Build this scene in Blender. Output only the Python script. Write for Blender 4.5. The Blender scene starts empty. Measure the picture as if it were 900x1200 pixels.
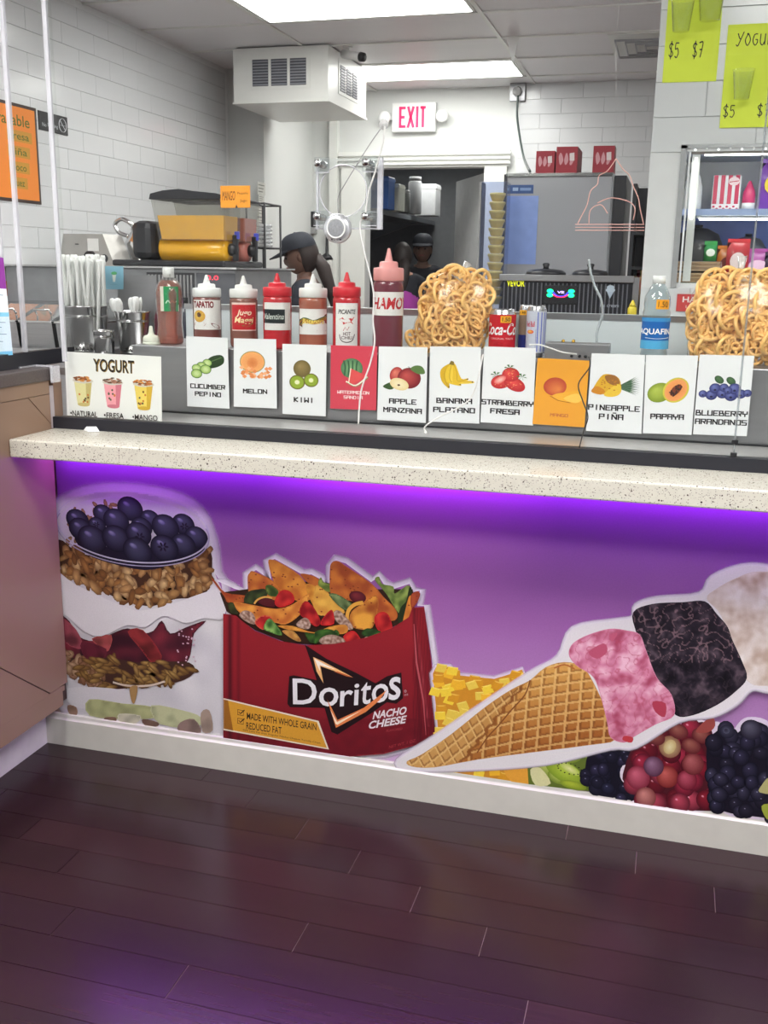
import bpy, bmesh, math, random
from math import sin, cos, pi
from mathutils import Vector, Matrix, noise
from mathutils.geometry import tessellate_polygon
random.seed(7)
SC = bpy.context.scene
COL = SC.collection

# ---------------------------------------------------------------- camera
FOC = 1179.7                      # focal length in pixels of the 900 x 1200 frame
CAM = Vector((1.714, -2.415, 1.39))
RX = Vector((0.9615, 0.2741, 0.0151)); RZ = Vector((-0.2627, 0.9364, -0.2325)).normalized()
RX = (RX - RX.dot(RZ)*RZ).normalized(); RUP = RX.cross(RZ)   # right, forward -> up
cd = bpy.data.cameras.new('camera'); cam = bpy.data.objects.new('camera', cd); COL.objects.link(cam)
cd.sensor_fit = 'VERTICAL'; cd.sensor_height = 36; cd.lens = FOC/1200*36
cam.matrix_world = Matrix(((RX.x, RUP.x, -RZ.x, CAM.x), (RX.y, RUP.y, -RZ.y, CAM.y), (RX.z, RUP.z, -RZ.z, CAM.z), (0, 0, 0, 1)))
cd.clip_start = .05
SC.camera = cam
# ---------------------------------------------------------------- world, exposure
w = bpy.data.worlds.new('world'); SC.world = w; w.use_nodes = True
w.node_tree.nodes['Background'].inputs[0].default_value = (.8, .86, 1, 1)
w.node_tree.nodes['Background'].inputs[1].default_value = .25
SC.view_settings.view_transform = 'Standard'; SC.view_settings.look = 'None'
SC.view_settings.gamma = 1; SC.view_settings.use_curve_mapping = False
SC.view_settings.exposure = 0.0
SC.cycles.transparent_max_bounces = 40
PANEL_W = 15.0        # emission of the kitchen ceiling panels
FRONT_W = 27.0        # emission of the panels over the customer floor
LED_W = 52.0

# ---------------------------------------------------------------- helpers
def ray(px, py):
    return RZ + RX*((px-450)/FOC) - RUP*((py-600)/FOC)
def W(px, py, x=None, y=None, z=None):
    """point of the real plane x=, y= or z= seen at a photograph position (used to take measurements)"""
    d = ray(px, py)
    t = (y-CAM.y)/d.y if y is not None else (z-CAM.z)/d.z if z is not None else (x-CAM.x)/d.x
    return CAM + d*t
def lin(c):
    return c/12.92 if c <= .04045 else ((c+.055)/1.055)**2.4
def rgb(c):
    return tuple(lin(v/255) for v in c[:3]) + ((c[3] if len(c) > 3 else 1.0),)
MATS = {}
def mat(name, c, rough=.5, metal=0, var=.06, scale=20, bump=0, spec=.5, emit=0, alpha=1, stretch=None, coat=0):
    if name in MATS: return MATS[name]
    m = bpy.data.materials.new(name); MATS[name] = m; m.use_nodes = True
    nt = m.node_tree; b = nt.nodes['Principled BSDF']
    tc = nt.nodes.new('ShaderNodeTexCoord'); mp = nt.nodes.new('ShaderNodeMapping'); nz = nt.nodes.new('ShaderNodeTexNoise')
    nt.links.new(tc.outputs['Object'], mp.inputs[0]); nt.links.new(mp.outputs[0], nz.inputs['Vector'])
    if stretch: mp.inputs['Scale'].default_value = stretch
    nz.inputs['Scale'].default_value = scale; nz.inputs['Detail'].default_value = 3
    r = nt.nodes.new('ShaderNodeMapRange'); nt.links.new(nz.outputs[0], r.inputs[0])
    r.inputs[1].default_value = .3; r.inputs[2].default_value = .7
    r.inputs[3].default_value = 1-var; r.inputs[4].default_value = 1+var
    mx = nt.nodes.new('ShaderNodeVectorMath'); mx.operation = 'SCALE'
    mx.inputs[0].default_value = rgb(c)[:3]; nt.links.new(r.outputs[0], mx.inputs['Scale'])
    nt.links.new(mx.outputs[0], b.inputs['Base Color'])
    b.inputs['Roughness'].default_value = rough; b.inputs['Metallic'].default_value = metal
    b.inputs['Specular IOR Level'].default_value = spec
    if coat: b.inputs['Coat Weight'].default_value = coat; b.inputs['Coat Roughness'].default_value = .12
    if bump:
        bp = nt.nodes.new('ShaderNodeBump'); bp.inputs['Strength'].default_value = bump; bp.inputs['Distance'].default_value = .002
        nt.links.new(nz.outputs[0], bp.inputs['Height']); nt.links.new(bp.outputs[0], b.inputs['Normal'])
    if emit:
        b.inputs['Emission Color'].default_value = rgb(c); b.inputs['Emission Strength'].default_value = emit
    if alpha < 1: b.inputs['Alpha'].default_value = alpha
    return m
def clear(name, tint=(255, 255, 255), refl=1.0, rough=0.0, body=0, bodyc=(255, 255, 255), ior=1.45):
    """thin clear sheet: see-through with a fresnel reflection, optional milky body"""
    if name in MATS: return MATS[name]
    m = bpy.data.materials.new(name); MATS[name] = m; m.use_nodes = True
    nt = m.node_tree; nt.nodes.clear(); N = nt.nodes.new; L = nt.links.new
    out = N('ShaderNodeOutputMaterial'); tr = N('ShaderNodeBsdfTransparent'); gl = N('ShaderNodeBsdfGlossy'); mx = N('ShaderNodeMixShader')
    tr.inputs[0].default_value = rgb(tint); gl.inputs['Roughness'].default_value = rough
    fr = N('ShaderNodeFresnel'); fr.inputs[0].default_value = ior
    ge = N('ShaderNodeNewGeometry'); s = N('ShaderNodeMath'); s.operation = 'SUBTRACT'; s.inputs[0].default_value = 1; L(ge.outputs['Backfacing'], s.inputs[1])
    mu = N('ShaderNodeMath'); mu.operation = 'MULTIPLY'; L(fr.outputs[0], mu.inputs[0]); L(s.outputs[0], mu.inputs[1])
    m2 = N('ShaderNodeMath'); m2.operation = 'MULTIPLY'; L(mu.outputs[0], m2.inputs[0]); m2.inputs[1].default_value = refl
    src = tr.outputs[0]
    if body:
        df = N('ShaderNodeBsdfDiffuse'); df.inputs[0].default_value = rgb(bodyc); mb = N('ShaderNodeMixShader')
        nz = N('ShaderNodeTexNoise'); nz.inputs['Scale'].default_value = 9
        ma = N('ShaderNodeMapRange'); ma.inputs[3].default_value = body*.6; ma.inputs[4].default_value = body*1.4
        L(nz.outputs[0], ma.inputs[0]); L(ma.outputs[0], mb.inputs[0]); L(tr.outputs[0], mb.inputs[1]); L(df.outputs[0], mb.inputs[2]); src = mb.outputs[0]
    L(m2.outputs[0], mx.inputs[0]); L(src, mx.inputs[1]); L(gl.outputs[0], mx.inputs[2]); L(mx.outputs[0], out.inputs[0])
    return m
def print_mat(name, alpha, rough=.45, emit=0):
    if name in MATS: return MATS[name]
    m = bpy.data.materials.new(name); MATS[name] = m; m.use_nodes = True
    nt = m.node_tree; b = nt.nodes['Principled BSDF']; N = nt.nodes.new; L = nt.links.new
    at = N('ShaderNodeAttribute'); at.attribute_name = 'Col'
    nz = N('ShaderNodeTexNoise'); nz.inputs['Scale'].default_value = 260; nz.inputs['Detail'].default_value = 2
    tc = N('ShaderNodeTexCoord'); L(tc.outputs['Object'], nz.inputs['Vector'])
    r = N('ShaderNodeMapRange'); L(nz.outputs[0], r.inputs[0]); r.inputs[3].default_value = .9; r.inputs[4].default_value = 1.1
    mx = N('ShaderNodeVectorMath'); mx.operation = 'SCALE'; L(at.outputs['Color'], mx.inputs[0]); L(r.outputs[0], mx.inputs['Scale'])
    L(mx.outputs[0], b.inputs['Base Color']); b.inputs['Roughness'].default_value = rough; b.inputs['Specular IOR Level'].default_value = .3
    if alpha: L(at.outputs['Alpha'], b.inputs['Alpha'])
    if emit: L(mx.outputs[0], b.inputs['Emission Color']); b.inputs['Emission Strength'].default_value = emit
    return m

def link(name, me, parent=None, loc=None):
    o = bpy.data.objects.new(name, me); COL.objects.link(o)
    if parent: o.parent = parent
    if loc is not None: o.location = loc
    return o
def tag(o, label=None, cat=None, group=None, kind=None):
    if label: o['label'] = label
    if cat: o['category'] = cat
    if group: o['group'] = group
    if kind: o['kind'] = kind
    return o
def thing(name, label, cat, loc=(0, 0, 0), rz=0, group=None):
    o = link(name, None); o.location = loc; o.rotation_euler = (0, 0, rz); o.empty_display_size = .05
    return tag(o, label, cat, group)

class MB:
    """collects shapes for ONE mesh object"""
    def __init__(s): s.v = []; s.f = []; s.sm = []
    def add(s, vs, fs, smooth=False):
        n = len(s.v); s.v += [tuple(v) for v in vs]; s.f += [tuple(i+n for i in f) for f in fs]; s.sm += [smooth]*len(fs); return s
    def box(s, x0, x1, y0, y1, z0, z1, b=0):
        if b <= 0:
            return s.add([(x, y, z) for x in (x0, x1) for y in (y0, y1) for z in (z0, z1)],
                         [(0, 1, 3, 2), (4, 6, 7, 5), (0, 4, 5, 1), (2, 3, 7, 6), (0, 2, 6, 4), (1, 5, 7, 3)])
        bm = bmesh.new(); bmesh.ops.create_cube(bm, size=1)
        for v in bm.verts: v.co = Vector(((x0+x1)/2+v.co.x*(x1-x0), (y0+y1)/2+v.co.y*(y1-y0), (z0+z1)/2+v.co.z*(z1-z0)))
        bmesh.ops.bevel(bm, geom=list(bm.edges), offset=b, segments=2, affect='EDGES', profile=.5)
        bm.verts.index_update()
        s.add([v.co[:] for v in bm.verts], [[v.index for v in f.verts] for f in bm.faces]); bm.free(); return s
    def lathe(s, prof, c=(0, 0, 0), n=24, sx=1, sy=1, squ=0, axis='z', smooth=True, rot=None):
        """prof: (radius, height) pairs; squ>0 squares the outline off"""
        vs = []; fs = []
        for r, h in prof:
            for i in range(n):
                a = 2*pi*i/n
                k = 1 if not squ else 1/((abs(cos(a))**squ+abs(sin(a))**squ)**(1/squ))
                p = Vector((r*cos(a)*k*sx, r*sin(a)*k*sy, h))
                if axis == 'y': p = Vector((p.x, p.z, p.y))
                elif axis == 'x': p = Vector((p.z, p.x, p.y))
                if rot: p = rot @ p
                vs.append(p+Vector(c))
        m = len(prof)
        for j in range(m-1):
            for i in range(n):
                k = (i+1) % n
                q = (j*n+i, j*n+k, (j+1)*n+k, (j+1)*n+i)
                fs.append(q if axis != 'y' else q[::-1])
        fs.append(tuple(range(n))[::-1] if axis != 'y' else tuple(range(n))); fs.append(tuple((m-1)*n+i for i in range(n)) if axis != 'y' else tuple((m-1)*n+i for i in range(n))[::-1])
        return s.add(vs, fs, smooth)
    def tube(s, pts, r, n=8, closed=False):
        pts = [Vector(p) for p in pts]; m = len(pts); vs = []; fs = []; up = None
        for i, p in enumerate(pts):
            a = pts[(i-1) % m] if (closed or i) else p; b = pts[(i+1) % m] if (closed or i < m-1) else p
            t = (b-a).normalized()
            if up is None: up = t.orthogonal().normalized()
            else: up = (up-up.dot(t)*t).normalized() if (up-up.dot(t)*t).length > 1e-6 else t.orthogonal().normalized()
            q = t.cross(up); rr = r[i] if isinstance(r, (list, tuple)) else r
            for k in range(n):
                an = 2*pi*k/n; vs.append(p+(up*cos(an)+q*sin(an))*rr)
        for j in range(m if closed else m-1):
            for k in range(n):
                l = (k+1) % n; J = (j+1) % m
                fs.append((j*n+k, j*n+l, J*n+l, J*n+k))
        if not closed: fs.append(tuple(range(n))[::-1]); fs.append(tuple((m-1)*n+k for k in range(n)))
        return s.add(vs, fs, True)
    def prism(s, pts, a0, a1, axis='y'):
        """outline pts in the plane across axis, pushed from a0 to a1"""
        n = len(pts)
        def q(p, a): return (p[0], a, p[1]) if axis == 'y' else (a, p[0], p[1]) if axis == 'x' else (p[0], p[1], a)
        vs = [q(p, a0) for p in pts]+[q(p, a1) for p in pts]
        tris = tessellate_polygon([[Vector((p[0], p[1], 0)) for p in pts]])
        fs = [tuple(t) for t in tris]+[tuple(i+n for i in t)[::-1] for t in tris]
        fs += [(i, (i+1) % n, (i+1) % n+n, i+n) for i in range(n)]
        return s.add(vs, fs)
    def build(s, name, m, parent=None, loc=None, recalc=True):
        me = bpy.data.meshes.new(name); me.from_pydata(s.v, [], s.f)
        me.polygons.foreach_set('use_smooth', s.sm)
        if recalc:
            bm = bmesh.new(); bm.from_mesh(me); bmesh.ops.recalc_face_normals(bm, faces=bm.faces); bm.to_mesh(me); bm.free()
        me.materials.append(m); me.update()
        return link(name, me, parent, loc)
def bez(pts, n=10):
    """smooth curve through points"""
    P = [Vector(p) for p in pts]; out = []
    for i in range(len(P)-1):
        a = P[max(i-1, 0)]; b = P[i]; c = P[i+1]; d = P[min(i+2, len(P)-1)]
        for k in range(n):
            t = k/n
            out.append(.5*((2*b)+(c-a)*t+(2*a-5*b+4*c-d)*t*t+(3*b-a-3*c+d)*t**3))
    out.append(P[-1]); return out

def text_tris(body, shear=0, bold=0, spacing=1.0):
    cu = bpy.data.curves.new('t', 'FONT'); cu.body = body; cu.shear = shear; cu.offset = bold; cu.space_character = spacing; cu.resolution_u = 3
    o = bpy.data.objects.new('t', cu); COL.objects.link(o)
    me = bpy.data.meshes.new_from_object(o)
    me.calc_loop_triangles()
    vs = [(v.co.x, v.co.y) for v in me.vertices]; ts = [tuple(t.vertices) for t in me.loop_triangles]
    bpy.data.objects.remove(o); bpy.data.meshes.remove(me); bpy.data.curves.remove(cu)
    if not vs: return [], []
    x0 = min(v[0] for v in vs); x1 = max(v[0] for v in vs); y0 = min(v[1] for v in vs); y1 = max(v[1] for v in vs)
    return [((x-x0)/(x1-x0+1e-9), (y-y0)/(y1-y0+1e-9)) for x, y in vs], ts
GLYPH = dict(A="00064640|0343", B="0006363303|33434000", C="46060040", D="00063645413000", E="46060040|0333", F="460600|0333", G="460600404323",
    H="0006|4640|0343", I="2026", J="46400001", K="0006|460340", L="060040", M="0006234640", N="00064046", O="0006464000", P="0006464303",
    R="0006464303|2340", S="460603434000", T="0646|2026", U="06004046", V="062046", W="0600234046", X="0640|0046", Y="06034346|2320", Z="06460040")
GLYPH['Ñ'] = "00064046|1838"

class Art:
    """flat print: coloured patches laid in hair-thin layers on one surface. fr(u, v, h) -> point"""
    def __init__(s, fr, step=2e-5, h0=2e-4): s.fr = fr; s.h = h0; s.step = step; s.v = []; s.f = []; s.c = []
    def nxt(s): s.h += s.step; return s.h
    def tri(s, pts, cols, faces, h=None):
        h = s.nxt() if h is None else h
        n = len(s.v); s.v += [tuple(s.fr(p[0], p[1], h)) for p in pts]; s.c += [rgb(c) for c in cols]; s.f += [tuple(i+n for i in f) for f in faces]
    def poly(s, pts, c, h=None):
        t = tessellate_polygon([[Vector((p[0], p[1], 0)) for p in pts]])
        cols = [c]*len(pts) if not callable(c) else [c(*p) for p in pts]
        s.tri(pts, cols, t, h)
    def blob(s, x, y, rx, ry, rot=0, cin=(255, 255, 255), cout=None, off=(0, 0), n=14, wob=0, h=None, seed=0, mid=.5):
        cout = cout or cin; pts = [(x+off[0]*rx, y+off[1]*ry)]; rings = [mid, 1.0]; cols = [cin]
        for k, q in enumerate(rings):
            for i in range(n):
                a = 2*pi*i/n; rr = q*(1+wob*noise.noise(Vector((cos(a)*1.7, sin(a)*1.7, seed+x*7+y*3))))
                ox, oy = off[0]*(1-q), off[1]*(1-q)
                u = (rr*cos(a)+ox)*rx; v = (rr*sin(a)+oy)*ry
                pts.append((x+u*cos(rot)-v*sin(rot), y+u*sin(rot)+v*cos(rot)))
                cols.append(cout if q == 1 else tuple((a_*.6+b_*.4) for a_, b_ in zip(cin, cout)))
        fs = [(0, 1+i, 1+(i+1) % n) for i in range(n)]+[(1+i, 1+n+i, 1+n+(i+1) % n, 1+(i+1) % n) for i in range(n)]
        s.tri(pts, cols, fs, h)
    def line(s, pts, w, c, h=None, closed=False):
        P = [Vector((p[0], p[1])) for p in pts]; m = len(P); vs = []; fs = []
        for i, p in enumerate(P):
            a = P[(i-1) % m] if (closed or i) else p; b = P[(i+1) % m] if (closed or i < m-1) else p
            t = (b-a); t = t.normalized() if t.length > 0 else Vector((1, 0)); nrm = Vector((-t.y, t.x)); ww = w[i] if isinstance(w, (list, tuple)) else w
            vs += [p+nrm*ww/2, p-nrm*ww/2]
        for i in range(m if closed else m-1):
            j = (i+1) % m; fs.append((2*i, 2*i+1, 2*j+1, 2*j))
        s.tri(vs, [c]*len(vs), fs, h)
    def halo(s, pts, c0, c1, d, h=None):
        """soft border outside a closed outline, colour c0 -> c1 (alpha)"""
        P = [Vector((p[0], p[1])) for p in pts]; m = len(P)
        area = sum(P[i].x*P[(i+1) % m].y-P[(i+1) % m].x*P[i].y for i in range(m)); sg = 1 if area < 0 else -1
        vs = []; cs = []; fs = []
        for i, p in enumerate(P):
            t = P[(i+1) % m]-P[i-1]; t = t.normalized() if t.length else Vector((1, 0)); nr = Vector((-t.y, t.x))*sg
            for k, q in enumerate((0, .5, 1)):
                vs.append(p+nr*d*q); cs.append(tuple(a*(1-q**1.8)+b*q**1.8 for a, b in zip(c0, c1)))
        for i in range(m):
            j = (i+1) % m
            for k in (0, 1): fs.append((3*i+k, 3*i+k+1, 3*j+k+1, 3*j+k))
        s.tri(vs, cs, fs, h)
    def text(s, body, O, U, V, c, shear=0, bold=0, spacing=1.0, h=None):
        vs, ts = text_tris(body, shear, bold, spacing); O = Vector(O); U = Vector(U); V = Vector(V)
        if vs: s.tri([O+U*a+V*b for a, b in vs], [c]*len(vs), ts, h)
    def block(s, body, x, y, wd, ht, c, th=.2, tv=None):
        """square stroke lettering centred on x with its base on y, each cell wd wide"""
        n = len(body); x0 = x-n*wd/2; h = s.nxt()
        for i, ch in enumerate(body):
            for st in GLYPH.get(ch, '').split('|'):
                st = st.replace(' ', ''); pt = [(int(st[k]), int(st[k+1])) for k in range(0, len(st)-1, 2)]
                for a, b in zip(pt, pt[1:]):
                    ax = x0+(i+.14+a[0]/4*.72)*wd; bx = x0+(i+.14+b[0]/4*.72)*wd; ay = y+a[1]/6*ht; by = y+b[1]/6*ht
                    t = th*wd; tvv = (tv or th)*wd
                    if abs(ay-by) < 1e-9: q = [(min(ax, bx)-t/2, ay-tvv/2), (max(ax, bx)+t/2, ay-tvv/2), (max(ax, bx)+t/2, ay+tvv/2), (min(ax, bx)-t/2, ay+tvv/2)]
                    elif abs(ax-bx) < 1e-9: q = [(ax-t/2, min(ay, by)-tvv/2), (ax+t/2, min(ay, by)-tvv/2), (ax+t/2, max(ay, by)+tvv/2), (ax-t/2, max(ay, by)+tvv/2)]
                    else:
                        d = Vector((bx-ax, by-ay)).normalized(); nr = Vector((-d.y, d.x))*t/2
                        q = [(ax+nr.x, ay+nr.y), (ax-nr.x, ay-nr.y), (bx-nr.x, by-nr.y), (bx+nr.x, by+nr.y)]
                    s.poly(q, c, h)
    def build(s, name, parent=None, alpha=False, rough=.45, emit=0):
        me = bpy.data.meshes.new(name); me.from_pydata(s.v, [], s.f)
        ca = me.color_attributes.new('Col', 'FLOAT_COLOR', 'POINT')
        ca.data.foreach_set('color', [x for c in s.c for x in c])
        me.materials.append(print_mat('ink_%s_%g_%g' % (alpha, rough, emit), alpha, rough, emit)); me.update()
        return link(name, me, parent)
def flat(O, U, V):
    """frame on a flat surface with unit vectors U, V; N points at the viewer's side"""
    O = Vector(O); U = Vector(U); V = Vector(V); N = U.cross(V).normalized()
    return lambda u, v, h: O+U*u+V*v+N*h
def around(c, r, a0=0, sq=0):
    """frame wrapped on an upright cylinder; u is arc length from the front"""
    def f(u, v, h):
        a = a0+u/r
        return Vector((c[0]+(r+h)*sin(a), c[1]-(r+h)*cos(a), c[2]+v))
    return f

# ---------------------------------------------------------------- materials
white_wall = mat('white_wall_paint', (214, 216, 214), .55, var=.02, scale=3)
white_tile = mat('white_glazed_tile', (216, 218, 220), .18, var=.02, scale=2)
grout = mat('grout', (222, 223, 224), .8, var=.03)
white_trim = mat('white_trim_paint', (225, 226, 222), .35, var=.02)
base_white = mat('white_baseboard_paint', (206, 203, 196), .3, var=.03)
steel = mat('brushed_steel', (176, 176, 178), .3, 1, var=.06, scale=6, stretch=(1, 1, 40))
steel_dull = mat('dull_steel_sheet', (150, 150, 153), .38, .75, var=.05, scale=5, stretch=(.3, 1, 8))
chrome = mat('polished_steel', (205, 205, 205), .1, 1, var=.03)
dark_plastic = mat('dark_plastic', (28, 29, 33), .4)
black_mat = mat('black_trim', (30, 31, 40), .4, var=.05)
plastic_white = mat('white_plastic', (228, 229, 228), .35, var=.02)
glass = clear('clear_glass', (252, 253, 252), .8)
acrylic = clear('acrylic_sheet', (246, 248, 248), 1.4, .03, body=.05, bodyc=(235, 238, 240))
acrylic_edge = clear('acrylic_edge', (250, 250, 252), 1, .1, body=.5, bodyc=(232, 232, 238))

# ---------------------------------------------------------------- ceiling lights
HC = 2.74
def light_mat():
    m = bpy.data.materials.new('light_diffuser'); m.use_nodes = True; nt = m.node_tree; nt.nodes.clear()
    o = nt.nodes.new('ShaderNodeOutputMaterial'); e = nt.nodes.new('ShaderNodeEmission'); e.inputs[0].default_value = (1, .985, .96, 1); e.inputs[1].default_value = PANEL_W
    nt.links.new(e.outputs[0], o.inputs[0]); return m
LM = light_mat()
LM2 = LM.copy(); LM2.node_tree.nodes['Emission'].inputs[1].default_value = 12.0
LMF = LM.copy(); LMF.node_tree.nodes['Emission'].inputs[1].default_value = FRONT_W
def ceiling_panel(x0, y0, label, dx=1.22, dy=.61):
    t = thing('ceiling_light', label, 'light', (x0+dx/2, y0+dy/2, HC), group='ceiling light panels')
    h, k = dx/2-.02, dy/2-.02
    m = MB(); z = -.012
    for a in ((-h, h, -k, -k+.018), (-h, h, k-.018, k), (-h, -h+.018, -k, k), (h-.018, h, -k, k)): m.box(a[0], a[1], a[2], a[3], z, 0)
    m.build('frame', white_trim, t)
    MB().box(-h+.018, h-.018, -k+.018, k-.018, -.008, -.003).build('diffuser', LMF if y0 < 0 else LM, t)
ceiling_panel(-.62, 2.69, 'long white ceiling light panel nearest the camera, cut off by the top edge')
ceiling_panel(-.62, 4.52, 'long white ceiling light panel in front of the exit sign wall')
for x, y, s in ((1.82, 1.45, 'above the tiled pillar'), (-.62, .85, 'above the prep counter'), (-.62, -1.58, 'over the customer floor, left row near the counter'), (1.82, -1.58, 'over the customer floor, right row near the counter'), (-.62, -2.80, 'over the customer floor, left row far from the counter'), (1.82, -2.80, 'over the customer floor, right row far from the counter')):
    ceiling_panel(x, y, 'long white ceiling light panel ' + s)
# ---------------------------------------------------------------- violet LED strip under the ledge
def led():
    m = bpy.data.materials.new('violet_led'); m.use_nodes = True; nt = m.node_tree; nt.nodes.clear()
    o = nt.nodes.new('ShaderNodeOutputMaterial'); e = nt.nodes.new('ShaderNodeEmission'); e.inputs[0].default_value = (.48, .085, 1, 1); e.inputs[1].default_value = LED_W
    nt.links.new(e.outputs[0], o.inputs[0])
    t = thing('led_strip', 'violet LED light strip under the stone ledge, lighting the mural', 'light', (1.6, -.028, .905))
    MB().box(-1.5, 1.9, -.006, .006, -.004, .0).build('diode_band', m, t)
    MB().box(-1.5, 1.9, -.009, .009, .0, .0035).build('backing_tape', plastic_white, t)
led()

# ---------------------------------------------------------------- room shell
XL, XR, YB, YF = -1.4, 4.2, 5.5, -5.2
def struct(name, mb, m, parent=None):
    o = mb.build(name, m, parent)
    if parent is None: o['kind'] = 'structure'
    return o
floor_m = mat('dark_mahogany_wood', (62, 33, 33), .22, var=.22, scale=7, stretch=(.7, 12, 12), bump=.03)
floor = struct('floor', MB().box(XL-.1, XR+.1, YF, YB+3, -.03, -.0016), mat('floor_gap', (132, 112, 112), .6))
OFF = {-1: .545, 0: .72, 1: .9, 2: 1.073, 3: 1.25, 4: 1.425, 5: 1.047, 6: .535, 7: .86, 8: 1.2, 9: .4, 10: 1.5, 11: .9}
pm = MB().box(0, 1.0, 0, .1, -.006, 0)
pm = MB(); g = .0006
def plank_mesh(L):
    b = .0003
    vs = [(b, b, 0), (L-b, b, 0), (L-b, .0999-b, 0), (b, .0999-b, 0), (0, 0, -.0012), (L, 0, -.0012), (L, .0999, -.0012), (0, .0999, -.0012), (0, 0, -.006), (L, 0, -.006), (L, .0999, -.006), (0, .0999, -.006)]
    fs = [(0, 1, 2, 3)]+[(i+4, (i+1) % 4+4, (i+1) % 4, i) for i in range(4)]+[(i+8, (i+1) % 4+8, (i+1) % 4+4, i+4) for i in range(4)]
    return vs, fs
def floor_mats():
    out = []
    for i, c in enumerate(((47, 29, 33), (43, 27, 31), (51, 32, 36), (45, 29, 34))):
        out.append(mat('dark_plank_%d' % i, c, .24, var=.14, scale=9, stretch=(.5, 9, 9), bump=.02, spec=.45))
    return out
FM = floor_mats(); PL = []
for m_ in FM:
    vs, fs = plank_mesh(1.0068); me = bpy.data.meshes.new('plank'); me.from_pydata(vs, [], fs); me.materials.append(m_); PL.append(me)
for k in range(-1, 17):
    y = -.087-.101*(k+1); off = OFF.get(k, random.random()) % 1.008
    for j in range(-1, 4):
        link('plank', random.choice(PL), floor, (off+j*1.008-.001, y, 0))
vs, fs = plank_mesh(1.006); me = bpy.data.meshes.new('floorboards'); a = MB()
for k in range(17, 45):
    for j in range(-2, 4):
        ox = random.random()*.9
        a.add([(v[0]+j*1.008+(k*.37 % 1), v[1]-.087-.101*(k+1), v[2]) for v in vs], fs)
o = a.build('floorboards', FM[0], floor); o['kind'] = 'stuff'
MB().box(XL, XR, .02, YB+2.4, -.006, -.001).build('kitchen_tile_floor', mat('kitchen_floor', (120, 90, 80), .4), floor)

def tiled(name, mb, origin, U, V, N, nu, nv, tw=.305, th=.102, cut=None, label=None):
    """wall backing plus one raised tile object per tile in running bond"""
    wall = struct(name, mb, grout)
    gap = .0016; b = .0012; d = .006
    def tm(L):
        a = Vector(U); bb = Vector(V); n = Vector(N); vs = []
        for h, q in ((0, 0), (d*.85, 0), (d, b)):
            for (x, y) in ((gap/2+q, gap/2+q), (L-gap/2-q, gap/2+q), (L-gap/2-q, th-gap/2-q), (gap/2+q, th-gap/2-q)): vs.append(a*x+bb*y+n*h)
        fs = [(8, 9, 10, 11)]+[(j*4+i, j*4+(i+1) % 4, j*4+4+(i+1) % 4, j*4+4+i) for j in (0, 1) for i in range(4)]
        me = bpy.data.meshes.new('tile'); me.from_pydata([v[:] for v in vs], [], fs); me.materials.append(white_tile)
        bm = bmesh.new(); bm.from_mesh(me); bmesh.ops.recalc_face_normals(bm, faces=bm.faces); bm.to_mesh(me); bm.free(); return me
    full = tm(tw); halfm = tm(tw/2)
    for r in range(nv):
        for k in range(nu):
            L = full; u = k*tw
            if r % 2:
                u = k*tw-tw/2
                if k == 0: L = halfm; u = 0
            if cut and not cut(u+tw/2, r*th+th/2): continue
            link('tile', L, wall, Vector(origin)+Vector(U)*u+Vector(V)*(r*th))
        if r % 2 and not (cut and not cut(nu*tw-tw/4, r*th+th/2)): link('tile', halfm, wall, Vector(origin)+Vector(U)*(nu*tw-tw/2)+Vector(V)*(r*th))
    return wall
# left kitchen wall, tiled where it shows
tiled('wall_left', MB().box(XL-.1, XL-.006, YF, 4.5, 0, HC), (XL-.006, 1.4, 1.17), (0, 1, 0), (0, 0, 1), (1, 0, 0), 10, 15)
struct('wall_left_lower', MB().box(XL-.1, XL-.006, 4.5, YB+.1, 0, HC), white_wall)
# back wall with the doorway
DX0, DX1, DZ = -.69, .245, 2.17
wb = MB().box(XL-.1, DX0, YB, YB+.12, 0, HC).box(DX1, .52, YB, YB+.12, 0, HC).box(DX0, DX1, YB, YB+.12, DZ, HC)
struct('wall_back', wb, white_wall)
tiled('wall_back_right', MB().box(.5, 1.9, YB-.08, YB+.1, 0, HC), (.5, YB-.08, 1.30), (1, 0, 0), (0, 0, 1), (0, -1, 0), 4, 14)
struct('wall_right', MB().box(1.9, XR, YB-.08, YB+.1, 0, HC), white_wall)
struct('wall_right_side', MB().box(XR, XR+.1, YF, YB, 0, HC), white_wall)
# customer side far wall (behind the camera) : cool grey paint
struct('wall_front', MB().box(XL-.1, XR+.1, YF-.1, YF, 0, HC), mat('front_wall_paint', (170, 172, 176), .6))
# chase column in the corner
struct('wall_column', MB().box(XL-.006, -1.14, 4.5, YB, 0, HC), white_wall)
struct('trim_1', MB().box(-.98, -.915, YB-.06, YB, 0, HC), white_trim)      # pale vertical corner strip
# back room beyond the door
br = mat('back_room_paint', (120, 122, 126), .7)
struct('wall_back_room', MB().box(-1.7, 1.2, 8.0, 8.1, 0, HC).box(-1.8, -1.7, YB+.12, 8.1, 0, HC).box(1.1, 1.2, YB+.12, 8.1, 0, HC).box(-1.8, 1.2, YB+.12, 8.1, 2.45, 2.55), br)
# door casing
dc = MB().box(DX0-.2, DX0, YB-.03, YB, 0, DZ).box(DX1, DX1+.17, YB-.03, YB, 0, DZ)
dc.box(DX0-.22, DX1+.19, YB-.03, YB, DZ, DZ+.12)
o = struct('trim_2', dc, white_trim)
for z in (.018, .052, .086): MB().box(DX0-.23, DX1+.2, YB-.048, YB-.03, DZ+z, DZ+z+.016).build('moulding_ridge', white_trim, o)
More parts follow.
